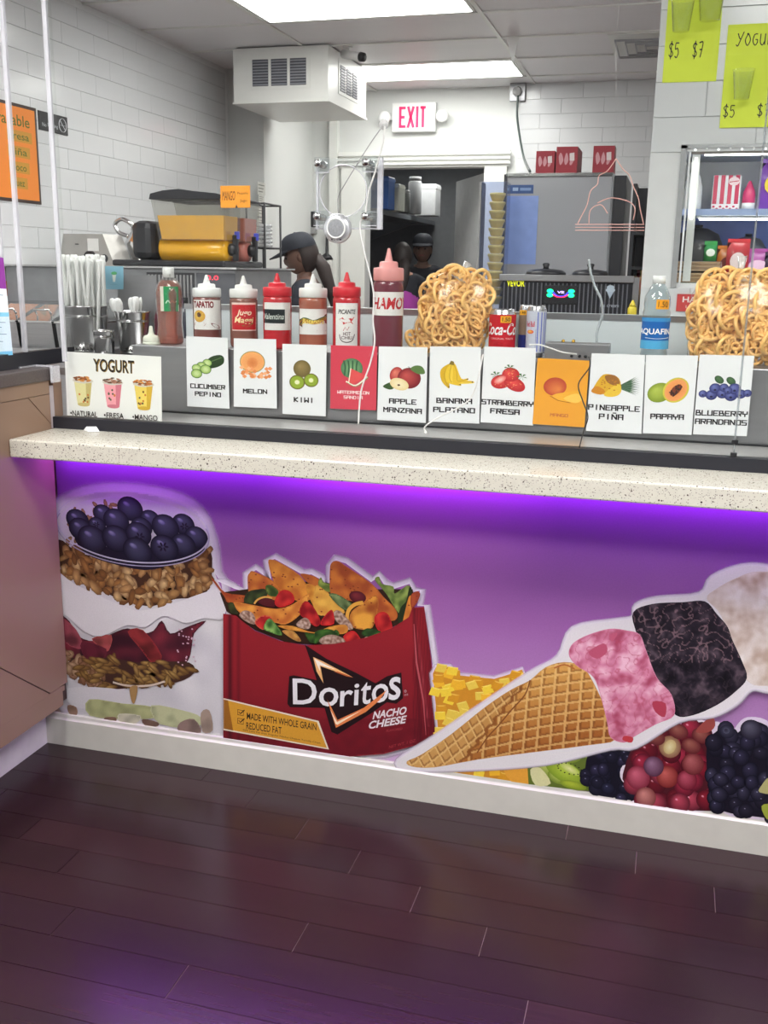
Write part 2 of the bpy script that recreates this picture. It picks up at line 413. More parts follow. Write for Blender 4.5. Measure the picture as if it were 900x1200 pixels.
# open door leaf swung into the back room on the right
dl = struct('door_1', MB().box(-.84, 0, -.02, .02, .02, DZ-.03), mat('door_paint', (190, 192, 192), .45))
dl.location = (DX1-.01, YB+.15, 0); dl.rotation_euler = (0, 0, -pi/2+.47+0)
MB().lathe([(.025, 0), (.03, .02), (.02, .05), (.028, .07), (.02, .09)], (-.78, -.02, 1.0), 12, axis='y', rot=Matrix.Rotation(pi, 4, 'Z')).build('door_handle', chrome, dl)
t = thing('ceiling_light', 'small ceiling light panel inside the back room', 'light', (-.5, 6.9, 2.44)); MB().box(-.3, .3, -.3, .3, -.012, -.004).build('diffuser', LM2, t); MB().box(-.32, .32, -.32, .32, -.01, 0).build('frame', white_trim, t)  # unseen panel added to lift the dark back room
# ceiling: slab, grid and lay-in tiles
ceil = struct('ceiling', MB().box(XL-.1, XR+.1, YF, YB+.1, HC+.01, HC+.08), mat('ceiling_slab', (150, 150, 150), .9))
tile_m = mat('vinyl_ceiling_tile', (228, 227, 230), .42, var=.015, scale=30)
xs = [-.62-1.22, -.62, .6, 1.82, 3.04, 4.26]
ct = bpy.data.meshes.new('ceiling_tile'); ct.from_pydata([(.013, .013, -.004), (1.207, .013, -.004), (1.207, .597, -.004), (.013, .597, -.004), (.013, .013, .009), (1.207, .013, .009), (1.207, .597, .009), (.013, .597, .009)], [], [(3, 2, 1, 0), (0, 1, 5, 4), (1, 2, 6, 5), (2, 3, 7, 6), (3, 0, 4, 7)]); ct.materials.append(tile_m)
LP = {(-.62, 2.69), (-.62, 4.52), (1.82, 1.47), (-.62, .86), (-.62, -2.80), (1.82, -2.80), (-.62, -1.58), (1.82, -1.58)}
for j in range(-13, 6):
    y = 2.69+.61*j
    for x in xs[:-1]:
        if any(abs(x-a) < .1 and abs(y-b) < .1 for a, b in LP): continue
        if y < -3.5: continue
        tx = link('ceiling_tile', ct, ceil, (x, y, HC))
gm = MB()
for j in range(-13, 6): gm.box(XL, XR, 2.69+.61*j-.012, 2.69+.61*j+.012, HC-.012, HC-.002)
for x in xs[1:-1]: gm.box(x-.012, x+.012, YF, YB, HC-.0125, HC-.0025)
gm.build('ceiling_grid', white_trim, ceil)

# ================================================================ MURAL : printed sheet on the counter front
mural = thing('food_mural', 'purple printed food mural covering the whole front of the counter', 'mural', (1.6, 0, .1))
mural_m = Vector((-1.6, 0, -.1))
def mur(u, v, h): return Vector((u, -h, v))+mural_m
def M(px, py):
    p = W(px, py, y=0); return (p.x, p.z)
def Q(pts): return [M(*p) for p in pts]
def Z(x0, y0, s, pts): return [(x0+a/s, y0+b/s) for a, b in pts]
H = [3e-4]
def art():
    a = Art(mur, 1.1e-5, H[0]); return a
def done(a, name, alpha=False, par=None):
    H[0] = a.h+1e-5; return a.build(name, par or mural, alpha, .42)
def inside(p, poly):
    x, y = p; c = False; j = len(poly)-1
    for i in range(len(poly)):
        a, b = poly[i], poly[j]
        if (a[1] > y) != (b[1] > y) and x < (b[0]-a[0])*(y-a[1])/(b[1]-a[1])+a[0]: c = not c
        j = i
    return c
def nz(x, y, s=1, k=0): return noise.noise(Vector((x*s, y*s, k)))
def mix(a, b, t):
    t = max(0, min(1, t)); return tuple(p*(1-t)+q*t for p, q in zip(a, b))
def tex(a, poly, fn, cell=1.5):
    """colours a printed region on a fine grid"""
    h = a.nxt(); x0 = min(p[0] for p in poly); x1 = max(p[0] for p in poly); y0 = min(p[1] for p in poly); y1 = max(p[1] for p in poly)
    nx = int((x1-x0)/cell)+1; ny = int((y1-y0)/cell)+1; idx = {}; pts = []; cs = []; fs = []
    def g(i, j):
        if (i, j) not in idx:
            x, y = x0+i*cell, y0+j*cell; idx[(i, j)] = len(pts); pts.append(M(x, y)); cs.append(fn(x, y))
        return idx[(i, j)]
    ins = {(i, j): inside((x0+i*cell, y0+j*cell), poly) for i in range(nx+1) for j in range(ny+1)}
    for i in range(nx):
        for j in range(ny):
            if ins[i, j] and ins[i+1, j] and ins[i, j+1] and ins[i+1, j+1]: fs.append((g(i, j), g(i, j+1), g(i+1, j+1), g(i+1, j)))
    if fs: a.tri(pts, cs, fs, h)
def smooth(pts, n=4, closed=True):
    P = list(pts); m = len(P); out = []
    for i in range(m if closed else m-1):
        a, b, c, d = (P[(i+k) % m] if closed else P[max(0, min(m-1, i+k))] for k in (-1, 0, 1, 2))
        for k in range(n):
            t = k/n
            out.append(tuple(.5*(2*b[q]+(c[q]-a[q])*t+(2*a[q]-5*b[q]+4*c[q]-d[q])*t*t+(3*b[q]-a[q]-3*c[q]+d[q])*t**3) for q in (0, 1)))
    if not closed: out.append(P[-1])
    return out
def B(a, x, y, rx, ry, rot, cin, cout, off=(-.3, .35), **k):
    u, v = M(x, y); u2, _ = M(x+1, y); _, v2 = M(x, y-1)
    a.blob(u, v, rx*(u2-u), ry*(v2-v), -rot, cin, cout, off, **k)
def T(a, body, p0, p1, up, c, **k):
    o = Vector(M(*p0)); a.text(body, o, Vector(M(*p1))-o, Vector(M(p0[0]+up[0], p0[1]+up[1]))-o, c, **k)
def P(a, pts, c, sm=0):
    a.poly(Q(smooth(pts, sm) if sm else pts), c)
def scatter(a, poly, n, fn, seed=1):
    r = random.Random(seed); x0 = min(p[0] for p in poly); x1 = max(p[0] for p in poly); y0 = min(p[1] for p in poly); y1 = max(p[1] for p in poly); k = 0; h0 = a.h
    while k < n:
        p = (r.uniform(x0, x1), r.uniform(y0, y1))
        if inside(p, poly):
            a.h = h0+(k % 40)*1e-5; fn(p, r); k += 1
    a.h = h0+41e-5
def PT(a, pts, c, sm=3, dk=.6, sc=.09):
    q = smooth(pts, sm); P(a, q, c); k = len(pts)*3.7; tex(a, q, lambda x, y: mix(c, tuple(v*dk for v in c), .3+1.1*nz(x, y, sc, k)), 1.5)
# --- purple ground
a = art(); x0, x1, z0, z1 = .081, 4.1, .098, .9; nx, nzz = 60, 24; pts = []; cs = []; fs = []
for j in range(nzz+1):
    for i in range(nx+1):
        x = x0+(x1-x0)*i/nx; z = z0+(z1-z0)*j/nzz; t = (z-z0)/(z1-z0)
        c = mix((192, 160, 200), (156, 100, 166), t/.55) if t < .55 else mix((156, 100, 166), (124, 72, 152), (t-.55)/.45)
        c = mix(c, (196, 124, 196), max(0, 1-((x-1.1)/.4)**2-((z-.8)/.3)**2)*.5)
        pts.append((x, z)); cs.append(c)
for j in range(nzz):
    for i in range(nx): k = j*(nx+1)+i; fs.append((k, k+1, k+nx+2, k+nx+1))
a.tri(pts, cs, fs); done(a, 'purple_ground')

# --- halos (soft white rims)
WH = (226, 220, 230)
par_out = [(68, 602), (82, 586), (110, 577), (150, 575), (200, 583), (232, 600), (247, 635), (252, 672), (262, 700), (264, 760), (264, 862), (81, 836), (74, 760), (70, 690)]
bag_top = [(263, 718), (252, 680), (262, 684), (275, 690), (290, 694), (291, 674), (300, 668), (312, 676), (318, 680), (315, 658), (322, 655), (345, 668), (356, 674), (365, 673), (378, 680), (388, 690), (389, 664), (394, 657), (405, 660), (435, 682), (444, 676), (450, 685), (462, 690), (480, 684), (484, 694), (492, 692), (489, 710), (497, 710)]
bag_all = bag_top+[(506, 770), (515, 858), (495, 870), (450, 882), (400, 886), (340, 881), (263, 864)]
cone_all = [(468, 889), (510, 862), (560, 828), (620, 788), (655, 768), (672, 735), (720, 726), (742, 722), (746, 708), (770, 700), (820, 695), (835, 675), (870, 662), (905, 664), (960, 680), (1000, 720), (1010, 780), (980, 815), (905, 808), (880, 805), (862, 822), (835, 836), (795, 842), (745, 872), (715, 874), (640, 892), (545, 899), (480, 899)]
a = art()
a.halo(Q(smooth(par_out[:9]+par_out[10:], 3)), (232, 226, 238, .85), (225, 215, 235, 0), .03)
a.halo(Q(bag_all), (240, 234, 244, 1), (228, 214, 238, 0), .021)
done(a, 'white_glow', True)

# --- yogurt parfait
a = art(); YG = (214, 210, 216)
P(a, par_out, YG, 3)
tex(a, par_out, lambda x, y: mix(YG, (176, 172, 184), .3+.6*nz(x, y, .03, 3)), 2)
P(a, smooth([(70, 610), (90, 590), (140, 582), (200, 592), (238, 615), (242, 645), (200, 660), (140, 658), (85, 640)]), (208, 200, 218))
scatter(a, [(72, 605), (110, 590), (140, 590), (110, 625), (80, 640)], 30, lambda p, r: B(a, p[0], p[1], 5, 2.5, r.uniform(0, 3), (176, 140, 100), (120, 84, 58), n=7))
GR = [(69, 632), (95, 648), (160, 662), (215, 658), (246, 642), (246, 688), (228, 700), (205, 702), (180, 710), (160, 708), (140, 702), (118, 692), (95, 682), (72, 668)]
P(a, GR, (66, 42, 30), 3)
def flake(p, r, s=1, pal=((196, 152, 98), (168, 118, 66), (214, 180, 128), (132, 90, 50), (178, 136, 84))):
    c = r.choice(pal); B(a, p[0], p[1], r.uniform(4, 7.5)*s, r.uniform(2.2, 4.2)*s, r.uniform(0, 3.1), c, mix(c, (70, 42, 26), .62), off=(r.uniform(-.4, .4), r.uniform(-.4, .4)), n=8, wob=.4, seed=r.random()*9)
scatter(a, GR, 190, lambda p, r: flake(p, r, 1.35), 3)
P(a, [(88, 628), (120, 640), (200, 645), (240, 635), (232, 652), (200, 662), (170, 668), (130, 660), (100, 648)], (30, 26, 48), 3)
BB = [(262, 138, 48), (397, 112, 62), (133, 168, 55), (498, 165, 48), (665, 190, 54), (150, 215, 58), (232, 195, 42), (328, 172, 62), (455, 205, 52), (575, 205, 66), (730, 255, 56), (208, 265, 70), (327, 262, 68), (440, 240, 62), (665, 295, 60), (570, 310, 68), (435, 325, 70)]
for k, (x, y, r) in enumerate(BB):
    X, Y, R = 60+x/4.286, 570+y/4.286, r/4.286
    B(a, X, Y, R*1.06, R*.98, .3, (84, 84, 114), (18, 17, 36), off=(-.25, .38), n=22, mid=.55)
    B(a, X-R*.3, Y-R*.4, R*.3, R*.18, .4, (150, 148, 186), (84, 82, 126), n=10)
    if k in (4, 6, 13, 15, 2):
        dx, dy = ((-.1, -.1), (.1, .2), (-.1, .15))[k % 3]
        for q in range(6): B(a, X+dx*R+R*.26*cos(q*1.05), Y+dy*R+R*.22*sin(q*1.05), R*.17, R*.09, q*1.05, (22, 18, 34), (44, 38, 66), n=7)
def ell(cx, cy, rx, ry, rot, a0=0, a1=2*pi, n=60):
    o = []
    for i in range(n+1):
        t = a0+(a1-a0)*i/n; u, v = rx*cos(t), ry*sin(t); o.append((cx+u*cos(rot)-v*sin(rot), cy+u*sin(rot)+v*cos(rot)))
    return o
for q, c, wd in ((0, (196, 192, 214), .004), (4, (168, 160, 190), .003)):
    a.line(Q(ell(156, 618+q, 90, 40, .13, -.35, pi+.25)), wd, c)
a.line(Q(ell(156, 618, 90, 42, .13, pi+.2, 2*pi-.35)), .0018, (206, 200, 220))
JM = [(71, 722), (82, 728), (92, 745), (112, 751), (132, 742), (150, 736), (165, 742), (180, 739), (190, 727), (200, 742), (218, 735), (242, 727), (228, 742), (224, 765), (218, 777), (200, 785), (150, 792), (105, 790), (80, 772), (73, 752)]
P(a, JM, (66, 26, 38), 3)
tex(a, smooth(JM, 3), lambda x, y: mix((52, 20, 32), (128, 44, 58), .35+.9*nz(x, y, .05, 5)+.5*(x < 95)), 2.5)
for pts, c in (([(72, 724), (90, 738), (98, 760), (76, 752)], (150, 70, 84)), ([(108, 748), (131, 744), (128, 762), (120, 760)], (168, 78, 80)), ([(150, 740), (168, 738), (190, 768), (180, 778), (165, 760)], (138, 46, 50)), ([(96, 752), (125, 760), (118, 776), (100, 770)], (98, 34, 50))): PT(a, pts, c, 3)
NT = [(78, 768), (100, 775), (126, 770), (160, 776), (190, 775), (222, 776), (228, 788), (205, 800), (150, 806), (125, 806), (95, 790)]
P(a, NT, (64, 40, 34), 3)
scatter(a, [(74, 762), (98, 772), (122, 790), (124, 806), (100, 802), (82, 788)], 60, lambda p, r: flake(p, r, 1.1, ((176, 138, 112), (150, 110, 84), (192, 160, 130))), 5)
scatter(a, NT, 70, lambda p, r: B(a, p[0], p[1], 8.5, 3, r.uniform(-.5, .7)+(1.2 if r.random() < .2 else 0), r.choice(((176, 142, 84), (150, 116, 66))), (84, 56, 30), n=9), 6)
for k in range(26): B(a, 230-random.random()*22, 735+random.random()*44, 1.2, 1, 0, (220, 200, 215), (180, 130, 150), n=6)
P(a, [(80, 806), (130, 806), (150, 812), (152, 828), (120, 832), (84, 826)], (208, 204, 210), 3)
a.line(Q(smooth([(133, 799), (150, 803), (175, 803), (194, 798)], 4, False)), .006, (208, 190, 178))
P(a, [(153, 805), (162, 804), (158, 824), (154, 818)], (166, 130, 84), 3)
for pts, c in (([(105, 819), (145, 824), (180, 828), (185, 840), (150, 842), (106, 838)], (176, 178, 130)), ([(178, 826), (215, 832), (236, 840), (230, 852), (188, 848)], (186, 188, 150)), ([(140, 836), (165, 838), (160, 847), (142, 846)], (205, 200, 180)), ([(80, 826), (90, 828), (91, 837), (82, 836)], (150, 118, 100)), ([(212, 846), (228, 842), (236, 858), (210, 856)], (140, 116, 110)), ([(236, 835), (246, 832), (250, 855), (238, 857)], (160, 140, 128)), ([(168, 842), (186, 846), (184, 851), (170, 849)], (120, 94, 82)), ([(124, 840), (136, 840), (136, 845), (124, 843)], (130, 100, 84))): PT(a, pts, c, 3, .78)
P(a, [(68, 672), (90, 685), (140, 708), (165, 715), (200, 708), (246, 692), (263, 692), (263, 724), (240, 724), (220, 730), (205, 725), (190, 722), (170, 735), (150, 732), (120, 745), (100, 740), (80, 722), (71, 715)], (214, 210, 215), 3)
done(a, 'yogurt_parfait_print')

# --- snack bag with taco filling
a = art()
RED = (138, 34, 42)
fill = [(266, 716), (258, 694), (290, 690), (320, 680), (380, 682), (430, 690), (484, 690), (486, 712), (470, 730), (430, 747), (380, 756), (335, 752), (300, 738)]
P(a, fill, (52, 34, 26))
def veg(pts, c1, c2, sc=.12, cell=1.6, sm=3):
    q = smooth(pts, sm) if sm else pts; P(a, q, mix(c1, c2, .6)); k = random.random()*50
    tex(a, q, lambda x, y: mix(c1, c2, .5+1.3*nz(x, y, sc, k)), cell)
CH1, CH2 = (214, 142, 58), (168, 88, 42)
def chip(pts, seeds=8, c1=CH1, c2=CH2):
    veg(pts, c1, c2, .09); r = random.Random(len(pts)*seeds)
    scatter(a, pts, seeds, lambda p, r: B(a, p[0], p[1], 1.3, .9, 0, (110, 46, 30), (150, 74, 40), n=6), seeds)
z3 = lambda pts: Z(245, 640, 6, pts); z4 = lambda pts: Z(370, 640, 6, pts)
LG1, LG2 = (140, 160, 74), (58, 88, 40)
chip(z3([(20, 228), (45, 240), (120, 325), (260, 345), (260, 390), (140, 395), (110, 350)]), 4, (178, 92, 44), (150, 62, 36))
chip(z3([(275, 215), (290, 185), (320, 175), (460, 245), (520, 330), (480, 380), (300, 330), (280, 300)]), 9, (204, 124, 56), (168, 84, 44))
veg(z3([(250, 390), (275, 320), (350, 300), (400, 300), (410, 350), (330, 400)]), (70, 84, 44), (34, 40, 28))
veg(z3([(400, 280), (440, 270), (490, 310), (480, 350), (420, 340)]), (110, 128, 60), (50, 70, 34))
chip(z3([(645, 200), (700, 195), (780, 230), (860, 320), (760, 300)]), 3, (196, 112, 52), (160, 80, 42))
veg(z3([(770, 260), (790, 215), (810, 250), (860, 270), (860, 320), (800, 300)]), (150, 168, 80), (90, 110, 50))
chip(z3([(420, 110), (450, 92), (500, 110), (640, 200), (700, 290), (720, 370), (620, 380), (540, 330), (470, 270)]), 12, (222, 150, 62), (186, 106, 46))
veg(z3([(680, 270), (760, 280), (850, 350), (900, 400), (900, 500), (800, 480), (740, 420)]), (226, 166, 66), (190, 120, 48))
chip(z4([(0, 280), (60, 300), (150, 380), (210, 460), (150, 470), (0, 470)]), 4, (230, 180, 80), (200, 140, 60))
veg(z4([(420, 235), (450, 210), (470, 260), (550, 280), (560, 330), (650, 270), (680, 310), (640, 400), (600, 470), (560, 430), (500, 330)]), (160, 180, 92), (84, 106, 50))
P(a, z4([(660, 290), (680, 300), (660, 420), (620, 540), (580, 520), (600, 430), (640, 380)]), (40, 50, 30), 3)
chip(z4([(660, 350), (680, 360), (672, 500), (640, 550), (615, 540), (635, 440)]), 2, (224, 150, 60), (190, 110, 46))
chip(z4([(680, 330), (720, 312), (738, 335), (715, 395), (680, 430), (670, 380)]), 2, (176, 82, 50), (140, 58, 40))
chip(z4([(105, 160), (120, 110), (160, 100), (210, 130), (400, 260), (480, 350), (560, 430), (580, 490), (540, 520), (440, 480), (300, 390), (170, 370), (110, 330)]), 16, (206, 122, 54), (160, 78, 42))
veg(z4([(100, 340), (150, 330), (250, 390), (270, 430), (200, 440)]), (130, 150, 96), (44, 62, 36))
def toma(pts, c=(186, 36, 38)): P(a, pts, c, 3); tex(a, smooth(pts, 3), lambda x, y: mix((206, 54, 50), (132, 22, 30), .5+1.2*nz(x, y, .1, 9)), 1.6)
toma(z3([(470, 370), (510, 310), (560, 305), (600, 340), (600, 390), (520, 425), (475, 410)]))
P(a, z3([(350, 385), (400, 358), (450, 365), (470, 420), (400, 415)]), (84, 30, 36), 3)
a.line(Q(smooth(z3([(325, 400), (350, 370), (400, 352), (450, 360)]), 4, False)), .005, (212, 160, 80))
B(a, *z4([(300, 352)])[0], 10, 7, .1, (130, 50, 56), (70, 22, 32), n=18)
chip(z3([(180, 390), (300, 405), (480, 435), (600, 400), (712, 325), (680, 430), (620, 500), (540, 545), (460, 530), (330, 520), (230, 470)]), 10, (226, 158, 70), (182, 100, 46))
toma(z3([(640, 460), (680, 380), (740, 420), (790, 520), (760, 560), (700, 520)]), (160, 36, 36))
chip(z4([(240, 520), (260, 450), (330, 400), (420, 340), (445, 370), (440, 450), (405, 565), (330, 580), (260, 560)]), 4, (222, 158, 64), (150, 76, 36))
a.line(Q(smooth(z4([(225, 520), (235, 450), (280, 405), (340, 390)]), 4, False)), .010, (218, 160, 66))
veg(z3([(140, 400), (175, 390), (200, 440), (215, 470), (160, 460)]), (70, 80, 40), (40, 40, 26))
def meat(pts): veg(pts, (196, 170, 156), (120, 88, 74), .35, 1.2)
meat(z3([(220, 480), (260, 445), (320, 470), (335, 540), (280, 530)])); meat(z3([(620, 540), (680, 495), (720, 530), (710, 575), (650, 570)]))
toma(z3([(330, 520), (390, 480), (450, 500), (400, 580), (350, 560)]), (196, 90, 70))
meat(z4([(130, 460), (180, 450), (270, 560), (230, 580), (150, 520)]))
toma(z3([(795, 520), (840, 460), (875, 445), (885, 540), (800, 550)])); toma(z4([(420, 490), (470, 455), (520, 480), (545, 590), (470, 600), (430, 560)]))
P(a, z4([(440, 600), (500, 600), (560, 560), (560, 600), (470, 660), (430, 660)]), (50, 24, 28), 3)
veg(z3([(490, 552), (600, 555), (745, 600), (850, 560), (960, 545), (985, 580), (950, 610), (800, 610), (700, 600), (560, 580)]), (220, 160, 70), (180, 110, 44))
veg(z3([(390, 570), (430, 500), (490, 560), (520, 620), (440, 600)]), (140, 180, 96), (50, 90, 40))
veg(z3([(520, 590), (600, 590), (655, 660), (600, 650)]), (224, 180, 90), (150, 90, 50))
veg(z3([(680, 600), (740, 610), (860, 600), (900, 580), (920, 620), (800, 660), (720, 670)]), (70, 110, 44), (28, 48, 24))
veg(z4([(0, 600), (90, 575), (160, 600), (150, 625), (60, 640), (0, 680)]), (76, 120, 48), (30, 52, 26))
meat(z4([(30, 660), (80, 620), (150, 620), (230, 660), (220, 695), (100, 700)])); meat(z4([(340, 650), (370, 625), (430, 640), (435, 665), (350, 675)]))
toma(z4([(200, 630), (250, 590), (290, 600), (325, 665), (250, 685)]))
veg(z4([(330, 600), (370, 570), (460, 590), (465, 620), (420, 640), (340, 620)]), (60, 100, 44), (26, 44, 24))
# the bag
bag = [(263, 718), (278, 720), (282, 724), (300, 738), (330, 750), (360, 755), (395, 753), (430, 746), (460, 735), (480, 722), (484, 711), (498, 710), (506, 770), (515, 858), (495, 870), (450, 882), (400, 886), (340, 881), (263, 864)]
P(a, bag, RED)
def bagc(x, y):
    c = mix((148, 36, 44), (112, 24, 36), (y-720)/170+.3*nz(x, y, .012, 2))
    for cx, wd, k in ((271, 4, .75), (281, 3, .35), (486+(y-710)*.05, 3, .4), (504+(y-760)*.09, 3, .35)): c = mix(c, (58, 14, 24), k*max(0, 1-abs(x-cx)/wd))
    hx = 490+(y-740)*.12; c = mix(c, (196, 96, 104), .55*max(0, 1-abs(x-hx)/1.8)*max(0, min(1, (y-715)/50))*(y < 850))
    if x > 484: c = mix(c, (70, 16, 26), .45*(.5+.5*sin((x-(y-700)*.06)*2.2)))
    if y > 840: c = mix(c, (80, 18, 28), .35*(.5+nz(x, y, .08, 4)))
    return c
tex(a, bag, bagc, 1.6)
a.line(Q([(486, 730), (489, 775), (497, 820), (500, 860)]), [.002, .005, .004, .001], (180, 84, 92))
z5 = lambda pts: Z(330, 750, 4.5, pts)
P(a, z5([(128, 18), (240, 92), (400, 168), (500, 222), (560, 185), (636, 165), (645, 300), (610, 330), (560, 322), (480, 378), (300, 492), (268, 478), (232, 352), (50, 348), (36, 330), (46, 185), (70, 180), (190, 205), (160, 110)]), (34, 20, 24), 0)
P(a, z5([(172, 84), (225, 108), (380, 190), (210, 132), (226, 222), (190, 160)]), (236, 180, 120)); P(a, z5([(178, 92), (215, 112), (290, 150), (206, 126), (208, 160)]), (244, 236, 226))
P(a, z5([(280, 160), (300, 160), (385, 192), (350, 186)]), (190, 90, 50))
for b, c in ((.045, (34, 20, 24)), (.012, (226, 222, 228))):
    T(a, 'D', z5([(66, 332)])[0], z5([(192, 335)])[0], (-.5, -30), c, bold=b); T(a, 'o', z5([(198, 342)])[0], z5([(300, 345)])[0], (2, -22), c, bold=b)
    T(a, 'ri', z5([(312, 344)])[0], z5([(410, 336)])[0], (1, -25), c, bold=b); T(a, 't', z5([(418, 336)])[0], z5([(472, 330)])[0], (2, -26), c, bold=b)
    T(a, 'o', z5([(478, 330)])[0], z5([(566, 318)])[0], (1, -22), c, bold=b); T(a, 's', z5([(568, 314)])[0], z5([(630, 305)])[0], (1, -27), c, bold=b)
P(a, z5([(246, 308), (268, 350), (300, 415), (440, 350), (560, 256), (520, 312), (450, 372), (292, 456)]), (224, 128, 74)); P(a, z5([(262, 360), (298, 425), (430, 362), (300, 440), (290, 436)]), (246, 226, 200))
for L, p0, p1, h in (('NACHO', (484, 412), (658, 385), 42), ('CHEESE', (460, 464), (655, 432), 42)): T(a, L, z5([p0])[0], z5([p1])[0], (2.2, -h/4.5), (224, 216, 220), bold=.03)
T(a, 'FLAVORED', z5([(556, 478)])[0], z5([(640, 466)])[0], (.5, -2.6), (170, 70, 76)); T(a, 'NET WT. 1 OZ.', z5([(570, 566)])[0], z5([(712, 530)])[0], (.5, -3.5), (170, 64, 72))
z6 = lambda pts: Z(230, 620, 3, pts)
P(a, z6([(100, 590), (434, 670), (470, 770), (100, 702)]), (226, 212, 196)); P(a, z6([(101, 595), (428, 674), (463, 765), (101, 697)]), (208, 150, 52))
P(a, z6([(101, 697), (101, 595), (116, 598), (134, 704)]), (150, 96, 36))
DK = (44, 34, 30)
T(a, 'MADE WITH WHOLE GRAIN', z6([(182, 664)])[0], z6([(426, 704)])[0], (0, -8), DK, bold=.01); T(a, 'REDUCED FAT', z6([(180, 698)])[0], z6([(304, 716)])[0], (0, -8), DK, bold=.01)
T(a, '50% Less Fat than Regular Nacho Cheese Tortilla Chips', z6([(168, 706)])[0], z6([(440, 752)])[0], (0, -2.6), DK)
for q in ((150, 630), (150, 660)):
    a.line(Q(z6([(q[0], q[1]), (q[0]+20, q[1]+4), (q[0]+20, q[1]+22), (q[0], q[1]+18)])), .002, DK, closed=True); a.line(Q(z6([(q[0]+4, q[1]+8), (q[0]+9, q[1]+15), (q[0]+24, q[1]+2)])), .003, DK)
T(a, 'o', z6([(734, 570)])[0], z6([(742, 570)])[0], (0, -3), (200, 180, 190)); T(a, 'oz', z6([(734, 582)])[0], z6([(748, 580)])[0], (0, -2), (190, 160, 170))
done(a, 'snack_bag_print')

# --- mango cubes behind the cone
a = art(); mg = [(508, 788), (512, 780), (528, 780), (538, 790), (560, 792), (580, 794), (600, 788), (612, 783), (618, 795), (560, 830), (515, 862)]
a.halo(Q(mg), (228, 215, 232, .9), (215, 195, 225, 0), .012); done(a, 'mango_glow', True)
a = art()
def cubes(poly, n, seed, pal=((240, 206, 66), (236, 180, 50), (228, 196, 80), (214, 150, 40)), base=(206, 140, 44), s=7.5):
    P(a, poly, base)
    def f(p, r):
        c = r.choice(pal); ro = r.uniform(-.4, .4); q = []
        for t in range(4):
            an = ro+pi/4+t*pi/2; q.append((p[0]+s*1.15*cos(an), p[1]+s*.9*sin(an)))
        P(a, q, c); q2 = [q[2], q[3], ((q[3][0]+p[0])/2, (q[3][1]+p[1])/2-1), ((q[2][0]+p[0])/2, (q[2][1]+p[1])/2-1)]; P(a, q2, mix(c, (255, 240, 150), .4))
    scatter(a, poly, n, f, seed)
cubes(mg, 34, 4)
cubes([(520, 902), (560, 894), (620, 884), (625, 918), (560, 908)], 14, 9)
P(a, [(590, 890), (622, 884), (630, 915), (600, 914)], (226, 160, 60), 3)
done(a, 'mango_cubes_print')
# --- kiwi, blueberries, grapes and blackberries
a = art()
P(a, [(618, 886), (700, 874), (760, 862), (770, 940), (690, 925), (620, 917)], (94, 110, 44))
for x, y, rx, ry, ro in ((640, 898, 18, 10, .6), (665, 885, 18, 8, -.2), (690, 880, 14, 7, 0), (656, 908, 14, 9, .2)): B(a, x, y, rx, ry, ro, (196, 204, 112), (110, 130, 44), n=20)
B(a, 662, 902, 25, 12, .45, (176, 196, 70), (120, 146, 38), n=24, off=(0, 0))
B(a, 668, 899, 14, 5, .45, (222, 220, 160), (168, 188, 70), n=18, off=(0, 0))
for k in range(16): B(a, 668+14*cos(k*.4), 899+6*sin(k*.4)+3*cos(k*.4), 1.1, .8, 0, (30, 26, 22), (40, 34, 26), n=5)
P(a, [(622, 900), (634, 898), (646, 916), (628, 918)], (214, 210, 160), 3); B(a, 672, 918, 16, 5, .1, (176, 190, 60), (120, 140, 40), n=16)
done(a, 'kiwi_print')
a = art(); BK = [(690, 880), (705, 874), (750, 868), (745, 900), (760, 938), (730, 935), (700, 925), (686, 912)]
P(a, BK, (22, 20, 34), 3)
def berry(p, r, s=8, pal=((58, 54, 84), (40, 38, 60), (48, 50, 78))):
    c = r.choice(pal); B(a, p[0], p[1], s*r.uniform(.8, 1.1), s*r.uniform(.8, 1.1), 0, c, (16, 15, 28), n=13); B(a, p[0]-1.5, p[1]-2.5, 1.3, .9, 0, (150, 152, 176), c, n=6)
scatter(a, BK, 46, berry, 4); done(a, 'blueberry_print')
a = art(); gp = [(745, 870), (775, 858), (800, 848), (832, 848), (838, 900), (840, 942), (830, 948), (780, 944), (745, 935), (758, 920), (732, 915), (732, 898)]
rim = smooth([(898, 842), (880, 838), (868, 842), (856, 856), (846, 846), (836, 844), (824, 856), (815, 870), (838, 945), (905, 960), (1000, 975), (1000, 870), (920, 860)], 3)
P(a, smooth([(744, 866), (775, 855), (838, 846), (840, 945), (744, 941), (742, 936), (752, 930), (736, 920), (727, 908), (730, 895), (744, 892), (750, 880)], 3), (222, 212, 226))
P(a, rim, (214, 200, 220)); P(a, gp, (74, 24, 34), 3)
GPAL = ((168, 44, 70), (140, 30, 48), (188, 70, 92), (116, 26, 40))
scatter(a, gp, 40, lambda p, r: (lambda c: (B(a, p[0], p[1], 12, 12, 0, c, mix(c, (50, 10, 22), .7), n=18), B(a, p[0]-4, p[1]-4, 2.2, 1.5, .5, (230, 170, 190), c, n=7)))(r.choice(GPAL)), 8)
for x, y, r1, c in ((748, 909, 14, (188, 66, 92)), (782, 908, 13, (176, 60, 50)), (805, 912, 12, (160, 40, 64)), (757, 932, 12, (190, 110, 100)), (766, 896, 12, (110, 76, 110)), (812, 893, 13, (150, 60, 60))): B(a, x, y, r1, r1, 0, mix(c, (240, 200, 210), .25), mix(c, (50, 8, 20), .5), n=20)
B(a, 785, 873, 13, 13, 0, (196, 176, 130), (128, 84, 66), n=22, off=(0, 0)); B(a, 785, 873, 7, 9, .3, (214, 204, 160), (186, 160, 110), n=16, off=(0, 0))
